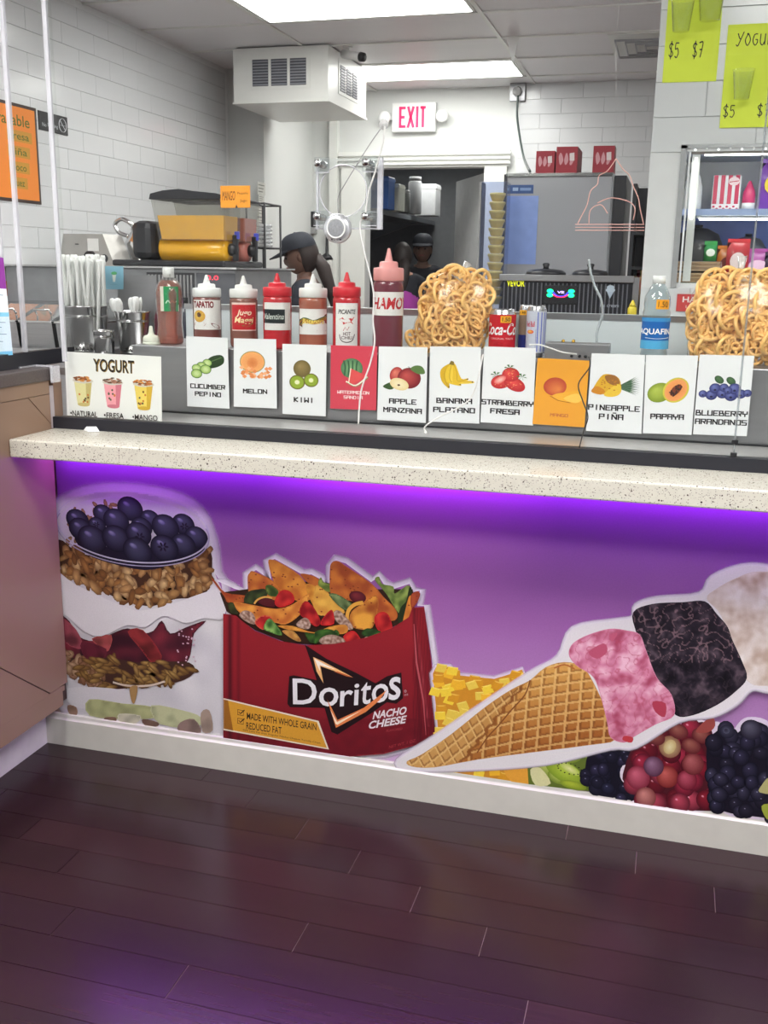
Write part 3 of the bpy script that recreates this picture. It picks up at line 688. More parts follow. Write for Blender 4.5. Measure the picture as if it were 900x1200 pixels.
for x, y in ((768, 862), (795, 855), (810, 872), (822, 860)): B(a, x, y, 12, 9, .4, (150, 92, 80), (90, 28, 36), n=16)
P(a, [(816, 856), (820, 848), (834, 838), (838, 848), (830, 856)], (150, 70, 66), 3)
done(a, 'grape_print')
a = art(); bl = [(828, 870), (838, 856), (850, 850), (860, 858), (872, 850), (880, 842), (898, 848), (910, 860), (1000, 868), (1000, 972), (905, 957), (840, 946), (830, 920)]
P(a, bl, (24, 20, 34), 3)
scatter(a, bl, 120, lambda p, r: berry(p, r, 10, ((64, 60, 84), (44, 40, 58), (54, 50, 76))), 5)
B(a, 880, 853, 13, 12, 0, (88, 86, 104), (30, 26, 42), n=22); B(a, 852, 855, 9, 8, 0, (70, 70, 92), (26, 24, 40), n=18); B(a, 851, 854, 4, 3.5, 0, (40, 36, 54), (80, 80, 100), n=8)
P(a, [(892, 918), (902, 908), (920, 915), (915, 928), (890, 926)], (176, 170, 116), 3); P(a, [(892, 942), (905, 940), (925, 950), (910, 958), (898, 957)], (150, 160, 60), 3)
done(a, 'blackberry_print')

# --- ice cream cone
a = art(); cs_ = smooth(cone_all, 4)
a.halo(Q(cs_), (228, 222, 232, 1), (222, 208, 230, 0), .010); done(a, 'cone_glow', True)
a = art(); P(a, cs_, (222, 217, 222)); done(a, 'cone_white_border')
a = art(); cone = [(478, 890), (495, 882), (530, 858), (570, 826), (600, 806), (622, 795), (640, 780), (662, 774), (684, 780), (700, 806), (714, 838), (722, 864), (690, 871), (620, 880), (560, 888), (510, 897), (484, 896)]
P(a, cone, (196, 142, 78), 3)
def wc(x, y):
    seam = 620-(y-793)*.8
    if x > seam+3*sin(y*.5):
        u = (x+.08*(y-780))/15.5; v = (y+.10*(x-700)-.0006*(x-700)**2)/11.5; e = .17
        base = mix((214, 160, 84), (158, 92, 42), (y-785)/85+(x-650)/300)
    else:
        t = x+y*.2; u = (x*.86-y*.45)/11.5; v = (y+.82*x)/15; e = .15; base = mix((212, 166, 100), (168, 112, 56), (x-480)/190+.3*nz(x, y, .06, 2))
    fu, fv = u % 1, v % 1
    c = base
    if fu < e or fv < e*1.2: c = mix(base, (240, 206, 140), .62)
    elif fu < e*2 or fv > .82: c = mix(base, (104, 56, 24), .5)
    if abs(x-seam-2*sin(y*.5)) < 2.2 and y > 792: c = (132, 78, 36)
    return mix(c, (190, 130, 70), .12+.2*nz(x, y, .3, 7))
tex(a, smooth(cone, 3), wc, 1.0); a.line(Q(smooth([(650, 781), (662, 777), (674, 782)], 4, False)), .004, (176, 100, 50))
a.line(Q(smooth([(622, 795), (616, 812), (600, 830), (585, 848), (572, 862), (560, 880)], 4, False)), .0035, (128, 74, 34))
done(a, 'waffle_cone_print')
def scoop(name, poly, dark, mid_, light, sc, seed, ridge=0, bits=()):
    global a
    a = art(); q = smooth(poly, 4); P(a, q, mid_)
    def f(x, y):
        n1 = nz(x+6*nz(x, y, .05, seed), y+9*nz(x, y, .04, seed+2), sc, seed); n2 = nz(x, y, sc*3.1, seed+5); t = n1*1.1+n2*.45
        c = mix(mid_, light, t*1.6) if t > 0 else mix(mid_, dark, -t*1.25)
        if ridge and abs(nz(x, y+x*.3, sc*1.5, seed+8)) < .045: c = mix(c, ridge[0], ridge[1]*(1 if y < ridge[2] else .25))
        return c
    tex(a, q, f, 1.0)
    for pts, c in bits: P(a, pts, c, 3)
    done(a, name)
scoop('vanilla_scoop_print', [(828, 700), (840, 688), (862, 676), (890, 668), (940, 676), (985, 715), (995, 770), (965, 806), (905, 802), (878, 798), (862, 770), (845, 720)], (176, 150, 134), (212, 198, 190), (230, 222, 220), .045, 3)
scoop('dark_scoop_print', [(742, 716), (765, 706), (800, 704), (826, 703), (840, 718), (852, 732), (858, 748), (868, 770), (875, 792), (862, 808), (840, 824), (812, 836), (792, 836), (780, 815), (768, 790), (755, 765), (746, 740)], (18, 15, 22), (38, 32, 42), (84, 70, 80), .07, 12, ((140, 112, 118), .8, 775))
scoop('strawberry_scoop_print', [(667, 765), (672, 752), (690, 742), (715, 735), (735, 737), (750, 742), (758, 762), (770, 792), (787, 812), (790, 836), (770, 846), (745, 860), (732, 868), (716, 862), (712, 845), (708, 828), (700, 800), (692, 788), (676, 778)], (168, 72, 100), (212, 134, 164), (232, 184, 204), .06, 21, ((180, 74, 100), .5, 900), (([(765, 820), (780, 822), (779, 838), (768, 832)], (176, 62, 84)), ([(690, 762), (708, 752), (712, 762), (700, 770)], (186, 84, 112)), ([(732, 860), (742, 862), (740, 868), (730, 865)], (190, 60, 70)), ([(714, 742), (724, 740), (718, 750)], (192, 92, 120))))
MURAL_TOP = H[0]

# ================================================================ CUSTOMER COUNTER
CX0, CX1 = .0805, 4.1
# body behind the mural
t = thing('counter_base', 'tall service counter carrying the mural on its front', 'counter', (2, .1, 0))
MB().box(-1.919, 2.1, -.098, .1, .0, .9045).build('counter_carcass', white_trim, t)
bb = MB().prism([(-.016, 0), (0.001, 0), (0.001, .0975), (-.008, .0975), (-.0095, .0965), (-.0105, .088), (-.0125, .085), (-.016, .082)], .0, CX1, 'x')
struct('baseboard_front', bb, base_white)
quartz = mat('speckled_quartz', (212, 208, 196), .22, var=.03, scale=60)
nt = quartz.node_tree; bs = nt.nodes['Principled BSDF']; src = bs.inputs['Base Color'].links[0].from_socket
def spots(scale, lo, hi, col, src, thr_noise=4):
    vo = nt.nodes.new('ShaderNodeTexVoronoi'); vo.inputs['Scale'].default_value = scale; tc = nt.nodes.new('ShaderNodeTexCoord'); nt.links.new(tc.outputs['Object'], vo.inputs['Vector'])
    wn = nt.nodes.new('ShaderNodeSeparateColor'); nt.links.new(vo.outputs['Color'], wn.inputs[0])
    mr = nt.nodes.new('ShaderNodeMapRange'); nt.links.new(wn.outputs[0], mr.inputs[0]); mr.inputs[1].default_value = thr_noise; mr.inputs[2].default_value = 1; mr.inputs[3].default_value = 0; mr.inputs[4].default_value = hi
    lt = nt.nodes.new('ShaderNodeMath'); lt.operation = 'LESS_THAN'; nt.links.new(vo.outputs['Distance'], lt.inputs[0]); nt.links.new(mr.outputs[0], lt.inputs[1])
    mx = nt.nodes.new('ShaderNodeMix'); mx.data_type = 'RGBA'; nt.links.new(lt.outputs[0], mx.inputs[0]); nt.links.new(src, mx.inputs[6]); mx.inputs[7].default_value = rgb(col)
    return mx.outputs[2]
s1 = spots(170, 0, .36, (86, 74, 70), src, .72); s2 = spots(330, 0, .5, (150, 140, 134), s1, .45); s3 = spots(120, 0, .3, (60, 50, 48), s2, .86)
nt.links.new(s3, bs.inputs['Base Color'])
o = MB().box(CX0, CX1, -.2, .02, .905, .953, .004).build('stone_ledge', quartz); tag(o, 'cream speckled stone ledge running along the counter above the mural', 'ledge')
o = MB().box(CX0, CX1, 0, .0155, .9535, .985).build('black_strip', black_mat); tag(o, 'black strip between the stone ledge and the steel counter', 'strip')
t = thing('steel_counter', 'brushed steel prep counter with an upright front behind the cards', 'counter', (2, .3, 0))
m = MB().box(-1.9, 2.1, -.279, -.09, .953, .984); m.build('lower_ledge', mat('ledge_steel', (176, 174, 174), .3, .35, var=.05, scale=6, stretch=(.3, 1, 8)), t)
MB().box(-1.785, 2.1, -.09, .24, .96, 1.173, .003).build('raised_box', steel_dull, t)
MB().box(-1.9, 2.1, -.284, -.278, .984, .9875).build('front_lip', steel, t)
o = MB().box(CX0+.1, CX1, .195, .2035, .9845, .989).build('joint_gap', dark_plastic, t, loc=(-2, -.3, 0))
t = thing('prep_table_hood', 'pale grey steel hood panel standing behind the sauce bottles', 'hood', (1.7, .66, 0))
MB().box(-1.515, 2.2, -.05, .05, 0, 1.277, .004).build('hood_panel', mat('pale_grey_steel', (204, 212, 216), .42, .08, var=.03, scale=3), t)
MB().box(-1.517, 2.2, -.053, -.049, 1.262, 1.279).build('top_lip', steel, t)
# crumb of paper on the ledge
o = MB().add([W(98, 504, z=.954), W(103, 506, z=.954), W(117, 506, z=.954), W(113, 500, z=.966), W(101, 500, z=.964), W(107, 498, z=.957)], [(0, 1, 2, 3, 4), (0, 4, 5), (4, 3, 5), (3, 2, 5), (0, 5, 2, 1)]).build('paper_scrap', plastic_white); tag(o, 'small white folded paper scrap on the left end of the stone ledge', 'paper')

# ---------------------------------------------------------------- side counter on the left
sc = thing('side_counter', 'pinkish brown panelled side counter on the left with a dark top', 'counter', (0, -1.008, 0))
def cbox(m, x0, x1, y0, y1, z0, z1, b=0): return m.box(x0, x1, y0+1, y1+1, z0, z1, b)
brown = mat('rose_brown_laminate', (149, 121, 103), .38, var=.04, scale=2)
dark_groove = mat('groove', (58, 38, 34), .6)
cbox(MB(), -.5, .0, -2.2, .0, .09, 1.087).build('carcass', brown, sc)
# face panels, split along the diamond grooves
def gp_(pts): return [(y+1, z) for y, z in pts]
ztop, zbot = 1.048, .2
A1, A2 = (-.08, 1.035), (0.0, .965)      # diagonal at the top right
B1, B2 = (-.345, .40), (-.09, .205)
top = [(-2.2, ztop+.0015), (.0, ztop+.0015), (.0, 1.087), (-2.2, 1.087)]
MB().prism(gp_(top), .0, .08, 'x').build('face_panel', brown, sc)
def dia(c): return gp_(c)
zc = .62
left_d = [(-2.2, ztop), (-2.2, zbot), (-1.02, zbot), (-1.02, ztop)]
mid = [(-1.0175, zbot), (-.0945, zbot-.0), (-.0945, zbot), (-.095, .203), (-.56, .56), (-1.0175, .22)]
MB().prism(gp_([(-2.2, zbot), (-1.02, zbot), (-1.02, ztop), (-2.2, ztop)]), .0, .08, 'x').build('face_panel', brown, sc)
MB().prism(gp_([(-1.0175, zbot), (-.088, zbot), (-.556, .5598)]), .0, .08, 'x').build('face_panel', brown, sc)
MB().prism(gp_([(-1.0175, .203), (-.5575, .5625), (-.084, .2015), (0, .2015), (0, .9637), (-.098, ztop), (-1.0175, ztop)]), .0, .08, 'x').build('face_panel', brown, sc)
MB().prism(gp_([(0, .966), (0, ztop), (-.094, ztop)]), .0, .08, 'x').build('face_panel', brown, sc)
cbox(MB(), .0, .076, -2.2, -.001, .15, 1.085).build('groove_back', dark_groove, sc)
MB().prism([(-1.2, .14), (.975, .14), (.975, .2), (-1.2, .2)], .0, .0795, 'x').build('bottom_rail', brown, sc)
MB().prism([(-1.2, .183), (.985, .183), (.985, .1985), (-1.2, .1985)], .0, .08, 'x').build('bottom_moulding', brown, sc)
struct('baseboard_left', MB().box(-.012, .0, -2.2, .0, 0, .095).box(0, .004, -2.2, -.001, 0, .085), mat('white_kickboard', (214, 208, 214), .35))
side_top = mat('dark_stone_top', (84, 76, 76), .3, var=.2, scale=220)
o = MB()  .box(-.52, .09, -2.2, .01, 1.087, 1.121, .003).build('side_worktop', side_top); tag(o, 'dark speckled stone worktop on the left side counter', 'worktop')
o = MB().box(.012, .032, -2.2, .2, 1.121, 1.162).build('black_glass_base', black_mat); tag(o, 'black strip holding the glass on the left side worktop', 'strip')
MB().box(.072, .0795, .002, .02, .953, 1.07).build('end_trim', mat('clear_trim', (190, 180, 186), .3), sc, loc=(0, 1, 0))
MB().box(.0, .0795, .021, .06, .1, 1.085).build('corner_filler', brown, sc, loc=(0, 1, 0))

# ---------------------------------------------------------------- sneeze guard glass
t = thing('sneeze_guard', 'clear glass sneeze guard standing along the serving counter', 'glass', (1, .0055, .9878))
MB().box(-.87, .866, 0, .006, 0, 1.6).build('glass_pane', glass, t)
MB().box(.8715, 2.9, 0, .006, 0, 1.6).build('glass_pane', glass, t)
MB().box(.8665, .871, .0005, .0055, 0, 1.6).build('joint_edge', clear('joint_glass', (200, 206, 208), 1.5, .05, body=.12), t)
MB().box(-.882, -.8705, -.001, .007, .15, 1.6).build('pane_edge', acrylic_edge, t)
for z in (0, .03): MB().box(.862, .876, -.003, .009, z, z+.008).build('pane_clip', dark_plastic, t)
t = thing('side_glass_guard', 'clear glass side screen along the left worktop edge', 'glass', (.022, 0, 1.162))
MB().box(-.003, .003, -2.2, -.1, 0, 1.5).build('glass_pane', glass, t)
MB().box(-.005, .006, -.103, -.094, 0, 1.5).build('pane_edge', acrylic_edge, t)
MB().box(-.003, .003, -.02, .19, 0, 1.5).build('glass_pane', glass, t)
MB().box(-.005, .006, -.028, -.018, 0, 1.5).build('pane_edge', acrylic_edge, t)
# clear acrylic bracket on the worktop corner
t = thing('acrylic_bracket', 'clear acrylic corner bracket at the end of the left worktop', 'bracket', (.05, -.02, 1.122))
MB().box(-.02, .055, .02, .028, 0, .004).build('bracket_arm', acrylic_edge, t); MB().box(.048, .056, -.005, .028, -.04, .004).build('bracket_arm', acrylic_edge, t); MB().box(-.02, -.012, -.05, .028, 0, .004).build('bracket_arm', acrylic_edge, t)

# ================================================================ CARDS
def quadframe(c, off=0):
    """bilinear sheet: (a, b) in 0..100 x 0..165 from the top left; h lifts towards the viewer"""
    TL, TR, BR, BL = [Vector(p) for p in c]; n = (TR-TL).cross(TL-BL).normalized()
    def f(a, b, h):
        s_, t_ = a/100, b/165
        return (TL*(1-s_)+TR*s_)*(1-t_)+(BL*(1-s_)+BR*s_)*t_+n*(h+off)
    return f
class CA(Art):
    def sb(s, x, y, rx, ry, rot=0, cin=(255,)*3, cout=None, off=(-.3, -.35), **k): s.blob(x, y, rx, ry, rot, cin, cout, off, **k)
    def sp(s, pts, c, sm=3): s.poly(smooth(pts, sm) if sm else pts, c)
    def words(s, body, x, y, wd, ht, c=(26, 24, 28), th=.2, tv=None):
        # y grows downwards here
        h = s.nxt(); n = len(body); x0 = x-n*wd/2
        for i, ch in enumerate(body):
            for st in GLYPH.get(ch, '').split('|'):
                pt = [(int(st[k]), int(st[k+1])) for k in range(0, len(st)-1, 2)]
                for a, b in zip(pt, pt[1:]):
                    ax = x0+(i+.14+a[0]/4*.7)*wd; bx = x0+(i+.14+b[0]/4*.7)*wd; ay = y-a[1]/6*ht; by = y-b[1]/6*ht; tt = th*wd; tv_ = (tv or th*.9)*wd
                    if abs(ay-by) < 1e-9: q = [(min(ax, bx)-tt/2, ay-tv_/2), (min(ax, bx)-tt/2, ay+tv_/2), (max(ax, bx)+tt/2, ay+tv_/2), (max(ax, bx)+tt/2, ay-tv_/2)]
                    elif abs(ax-bx) < 1e-9: q = [(ax-tt/2, min(ay, by)-tv_/2), (ax-tt/2, max(ay, by)+tv_/2), (ax+tt/2, max(ay, by)+tv_/2), (ax+tt/2, min(ay, by)-tv_/2)]
                    else:
                        d = Vector((bx-ax, by-ay)).normalized(); nr = Vector((-d.y, d.x))*tt/2; q = [(ax+nr.x, ay+nr.y), (ax-nr.x, ay-nr.y), (bx-nr.x, by-nr.y), (bx+nr.x, by+nr.y)]
                    s.poly(q, c, h)
    def t(s, body, x0, y0, x1, y1, c, **k):
        """letters filling the box from lower left (x0, y0) to upper right (x1, y1)"""
        s.text(body, (x0, y0), (x1-x0, 0), (0, y1-y0), c, **k)
def card(px, yp, label, draw, col=(228, 229, 232), th=.0006, yb=None, group='paper cards along the steel counter', name='menu_card', emit=0, rough=.35):
    yb = yp if yb is None else yb
    cs = [W(*px[0], y=yp), W(*px[1], y=yp), W(*px[2], y=yb), W(*px[3], y=yb)]
    o = (cs[2]+cs[3])/2; t = thing(name, label, 'card', o, group=group); cs = [c-o for c in cs]
    n = (cs[1]-cs[0]).cross(cs[0]-cs[3]).normalized()
    MB().add([c for c in cs]+[c-n*th for c in cs], [(3, 2, 1, 0), (4, 5, 6, 7), (0, 1, 5, 4), (1, 2, 6, 5), (2, 3, 7, 6), (3, 0, 4, 7)]).build('sheet', mat('card_%d_%d_%d' % col, col, rough, var=.01), t)
    a = CA(quadframe(cs), 1.2e-5, 1.5e-4); draw(a); a.build('print', t); return t
rnd = random.Random(3)
def d_cucumber(a):
    a.sp([(44, 62), (58, 46), (80, 40), (90, 46), (88, 60), (70, 70), (50, 72)], (44, 66, 40)); a.line([(50, 60), (84, 46)], 2.5, (86, 112, 70))
    for x, y, r in ((50, 60, 11), (36, 68, 12), (24, 73, 11), (46, 75, 13), (24, 86, 13)): a.sb(x, y, r*1.05, r*.85, 0, (60, 100, 50), off=(0, 0)); a.sb(x, y, r*.93, r*.73, 0, (206, 222, 160), (150, 182, 96), off=(0, 0)); [a.sb(x+r*.4*cos(q), y+r*.32*sin(q), 1, .6, q, (230, 232, 190), n=5) for q in range(6)]
    a.words('CUCUMBER', 50, 120, 10.5, 9, th=.235, tv=.19); a.words('PEPINO', 50, 138, 10.5, 9, th=.235, tv=.19)
def d_melon(a):
    a.sb(44, 55, 30, 26, 0, (150, 140, 90), off=(0, 0), n=24); a.sb(44, 55, 28, 24, 0, (226, 150, 92), (236, 166, 104), off=(0, 0), n=24); a.sb(44, 57, 13, 13, 0, (206, 120, 66), (224, 144, 86), off=(0, 0), n=16)
    for k in range(26): x = 14+rnd.random()*72; y = 72+rnd.random()*22-abs(x-50)*.12; a.sp([(x-6, y), (x, y-5), (x+6, y), (x, y+5)], rnd.choice(((232, 150, 100), (240, 176, 130), (220, 134, 80))), 0)
    a.words('MELON', 50, 130, 11.5, 9, th=.235, tv=.19)
def d_kiwi(a):
    a.sb(45, 56, 20, 20, .5, (150, 130, 84), (104, 90, 52), n=22)
    for x, y, r in ((34, 88, 18), (66, 82, 17)):
        a.sb(x, y, r, r*.95, 0, (110, 98, 50), off=(0, 0), n=20); a.sb(x, y, r*.88, r*.82, 0, (180, 196, 80), (128, 154, 46), off=(0, 0), n=20); a.sb(x, y, r*.3, r*.28, 0, (228, 228, 190), off=(0, 0))
        for q in range(14): a.sb(x+r*.5*cos(q*.45), y+r*.46*sin(q*.45), 1, .9, 0, (34, 34, 26), n=5)
    a.words('KIWI', 50, 134, 12, 10, th=.235, tv=.19)
def d_water(a):
    a.sb(46, 58, 24, 26, 0, (130, 170, 120), (76, 120, 84), off=(0, 0), n=22)
    for k in range(4): a.line(smooth([(28+k*10, 38), (32+k*8, 55), (30+k*9, 78)], 4, False), 3.5, (52, 92, 64))
    a.sp([(44, 58), (78, 76), (50, 98), (40, 94)], (222, 84, 84), 0); a.line([(44, 58), (40, 94)], 2, (240, 220, 200)); a.line(smooth([(34, 92), (55, 102), (80, 78)], 4, False), 3.5, (228, 230, 210)); a.line(smooth([(36, 95), (57, 105), (82, 80)], 4, False), 1.5, (90, 140, 90))
    a.words('WATERMELON', 50, 124, 7, 7, (246, 226, 226), th=.22); a.words('SANDIA', 50, 137, 7, 7, (246, 226, 226), th=.22)
    a.line([(82, 24), (88, 12), (94, 24)], 1, (230, 140, 150), closed=True); a.line([(85, 20), (91, 20)], .8, (230, 140, 150))
def d_apple(a):
    a.sp([(10, 88), (28, 78), (34, 90), (24, 95)], (58, 84, 46)); a.sb(38, 62, 14, 18, .2, (224, 130, 110), (160, 38, 46), n=20); a.sb(64, 68, 24, 23, 0, (196, 84, 78), (112, 26, 38), n=24, off=(-.3, -.3))
    a.sp([(66, 48), (76, 40), (90, 42), (96, 56), (82, 58)], (90, 120, 66)); a.line([(66, 50), (62, 42)], 1.2, (70, 50, 30)); a.sb(44, 82, 20, 13, .3, (236, 224, 190), (226, 204, 150), off=(0, 0), n=20); a.sb(43, 84, 3, 2, 0, (90, 56, 34))
    a.words('APPLE', 52, 125, 11.5, 9.5, th=.235, tv=.19); a.words('MANZANA', 52, 145, 11.5, 9.5, th=.235, tv=.19)
def d_banana(a):
    for k, (x0, x1, c) in enumerate(((22, 38, (206, 166, 40)), (32, 60, (226, 190, 60)), (44, 84, (234, 200, 76)), (46, 74, (222, 182, 50)))):
        a.sp([(40+k*2, 36), (x0, 50+k*2), (x0+2, 74+k*2), (x1, 90-k*6), (x1+2, 85-k*6), (x0+17, 68), (46+k*2, 40)], c); a.line(smooth([(42+k*2, 38), (x0+8, 56), (x0+10, 74), (x1, 87-k*6)], 4, False), .8, (160, 124, 30)); a.sb(x1+1, 87-k*6, 1.6, 1.6, 0, (70, 56, 30), n=6)
    a.sp([(38, 38), (42, 30), (48, 32), (48, 40)], (130, 110, 50), 0); a.words('BANANA', 50, 122, 12, 9.5, th=.235, tv=.19); a.words('PLATANO', 50, 142, 12, 9.5, th=.235, tv=.19)
def d_straw(a):
    for x, y, rx, ry, ro in ((36, 74, 20, 15, -.3), (62, 78, 22, 14, .5), (54, 58, 17, 15, 0)):
        a.sb(x, y, rx, ry, ro, (226, 84, 78), (176, 38, 46), n=22)
        for k in range(12): a.sb(x+rnd.uniform(-.6, .6)*rx, y+rnd.uniform(-.6, .6)*ry, .9, .7, 0, (240, 190, 120), n=5)
    a.sb(34, 70, 13, 7, -.6, (240, 196, 186), (222, 100, 96), off=(0, 0))
    for x, y in ((52, 44), (26, 60), (76, 62)):
        for q in range(6): a.sp([(x, y), (x+9*cos(q*1.05)-2, y+7*sin(q*1.05)), (x+10*cos(q*1.05+.3), y+8*sin(q*1.05+.3))], (70, 112, 60), 0)
    a.words('STRAWBERRY', 50, 124, 10, 9.5, th=.235, tv=.19); a.words('FRESA', 46, 143, 11.5, 9.5, th=.235, tv=.19)
def d_mango(a):
    a.sb(38, 68, 22, 23, .5, (222, 130, 70), (176, 66, 50), n=24, off=(.4, .3)); a.sp([(34, 90), (60, 80), (84, 76), (92, 96), (76, 106), (50, 102)], (236, 172, 60)); a.sp([(56, 96), (80, 82), (92, 94), (80, 106)], (246, 196, 90)); a.line([(30, 92), (46, 102), (70, 106)], 1.4, (150, 80, 30))
    a.words('MANGO', 50, 142, 7, 6.5, (196, 110, 70), th=.24)
def d_pine(a):
    for q in range(11): an = -1.1+q*.2; a.sp([(54, 66), (60+34*cos(an*.6), 66+24*sin(an)), (56, 72)], ((86, 112, 90), (60, 90, 64))[q % 2], 0)
    a.sp([(6, 78), (20, 48), (34, 42), (54, 50), (58, 76), (34, 84), (14, 84)], (214, 166, 50)); a.sp([(28, 46), (46, 44), (56, 58), (50, 66), (34, 60)], (150, 100, 50)); a.sp([(4, 80), (14, 68), (30, 78), (22, 86)], (200, 130, 40)); a.sp([(28, 84), (52, 62), (60, 74), (54, 86), (38, 90)], (226, 188, 66))
    for k in range(14): a.sb(rnd.uniform(16, 54), rnd.uniform(52, 80), 2, 1.4, 0, (180, 116, 36), n=6)
    a.words('PINEAPPLE', 48, 118, 10.6, 10, th=.235, tv=.19); a.words('PIÑA', 44, 137, 11.5, 10, th=.235, tv=.19)
def d_papaya(a):
    a.sb(30, 78, 25, 20, -.4, (176, 190, 84), (120, 140, 44), n=24); a.sb(62, 72, 24, 28, .7, (206, 190, 70), off=(0, 0), n=26); a.sb(62, 72, 20, 25, .7, (226, 140, 80), (232, 156, 96), off=(0, 0), n=26)
    a.sb(62, 72, 8, 15, .7, (120, 60, 40), off=(0, 0))
    for k in range(34): u, v = rnd.uniform(-6, 6), rnd.uniform(-13, 13); a.sb(62+u*.76+v*-.64, 72+u*.64+v*.76, 1.7, 1.4, 0, (70, 60, 58), (26, 22, 24), n=6)
    a.words('PAPAYA', 48, 133, 11.5, 9.5, th=.235, tv=.19)
def d_blue(a):
    for x, y in ((40, 50), (62, 52)): a.sb(x, y, 10, 7, .7, (86, 118, 78), (48, 80, 52))
    for x, y, r in ((12, 80, 8), (28, 82, 11), (34, 68, 11), (48, 78, 11), (64, 82, 12), (50, 66, 9), (70, 68, 12), (82, 78, 10), (94, 76, 8), (58, 72, 8)): a.sb(x, y, r, r*.95, 0, (110, 118, 176), (42, 44, 98), n=18); a.sb(x, y+r*.3, r*.25, r*.2, 0, (30, 30, 64), n=6)
    a.words('BLUEBERRY', 50, 124, 10.8, 9.5, th=.235, tv=.19); a.words('ARANDANOS', 50, 142, 10.8, 9.5, th=.235, tv=.19)
WT = (228, 229, 232)
CARDS = [
 ([(218, 394), (266.7, 396), (269, 479), (219.5, 476)], 'white card with sliced cucumber, CUCUMBER PEPINO', d_cucumber, WT),
 ([(274, 396.5), (323.5, 397.6), (324.5, 478.7), (274, 476.5)], 'white card with orange melon, MELON', d_melon, WT),
 ([(331, 403), (382.7, 404.5), (381.6, 488), (331, 485)], 'white card with cut kiwis, KIWI', d_kiwi, WT),
 ([(387.7, 404.5), (442, 406), (440.8, 480.8), (387, 478.7)], 'red card with a watermelon slice, WATERMELON', d_water, (206, 66, 84)),
 ([(444, 406), (501, 407), (499, 495.7), (442, 492)], 'white card with red apples, APPLE MANZANA', d_apple, WT),
 ([(504, 405.9), (563.7, 406.7), (561.6, 496.5), (502.4, 494)], 'white card with a bunch of bananas, BANANA PLATANO', d_banana, WT),
 ([(567.5, 406), (628, 408), (624.5, 498.7), (563, 494.7)], 'white card with strawberries, STRAWBERRY FRESA', d_straw, WT),
 ([(630, 419.5), (690.7, 422.7), (684.8, 500.8), (624, 496.8)], 'orange yellow card with a mango', d_mango, (232, 160, 52)),
 ([(693.4, 414), (756, 416), (751.6, 508.4), (686.8, 505)], 'white card with pineapple chunks, PINEAPPLE', d_pine, WT),
 ([(757, 416), (818.2, 416.7), (810.4, 509.6), (753.3, 507.6)], 'white card with papaya halves, PAPAYA', d_papaya, WT),
 ([(820, 415.5), (884, 417), (875, 511.3), (812, 508.9)], 'white card with blueberries, BLUEBERRY ARANDANOS', d_blue, WT)]
for k, (px, lb, dr, c) in enumerate(CARDS): card(px, .196-.0012*(k % 2), lb, dr, c, yb=.203-.0012*(k % 2))
def d_yogurt(a):
    # here the sheet is wide: 100 x 165 covers 0.295 x 0.18 m
    BKc = (34, 28, 26)
    a.t('YOGURT', 30.5, 46, 73, 14, (150, 120, 60), bold=.035); a.t('YOGURT', 30, 45, 72.5, 13, BKc, bold=.012)
    for x, c1, c2 in ((18.5, (222, 214, 160), (196, 180, 120)), (50, (236, 160, 170), (206, 120, 136)), (82, (232, 206, 104), (208, 170, 62))):
        a.poly([(x-9.5, 72), (x+9.5, 72), (x+6.5, 130), (x-6.5, 130)], c1); a.blob(x, 130, 6.5, 5, 0, c2); a.blob(x, 70, 11, 7, 0, (206, 200, 190), n=20); a.poly([(x+3, 76), (x+9.3, 74), (x+6.4, 128), (x+3, 132)], c2)
        for k in range(34): q = rnd.random()*6.28; r_ = rnd.random()**.5; a.blob(x+9.5*r_*cos(q), 66+7*r_*sin(q), 1.7, 2.2, q, rnd.choice(((196, 120, 62), (156, 90, 50), (216, 150, 84), (120, 72, 44))) if x != 50 else rnd.choice(((130, 90, 80), (170, 120, 100), (90, 70, 50))), n=6)
        for k in range(8): a.blob(x+rnd.uniform(-6, 6), rnd.uniform(85, 124), 1.1, 3, 0, rnd.choice(((110, 80, 40), (200, 120, 60), (90, 90, 70))), n=6)
    for L, x0, x1 in (('•NATURAL', 4, 33), ('•FRESA', 40, 61), ('•MANGO', 70, 96)): a.t(L, x0, 160, x1, 146, BKc, bold=.01)
card([(75.5, 412), (188.5, 418), (189.6, 496), (78.7, 489)], .035, 'wide white YOGURT sign with three parfait cups printed on it', d_yogurt, (232, 232, 230), name='yogurt_sign', group='signs on the serving counter', th=.002)

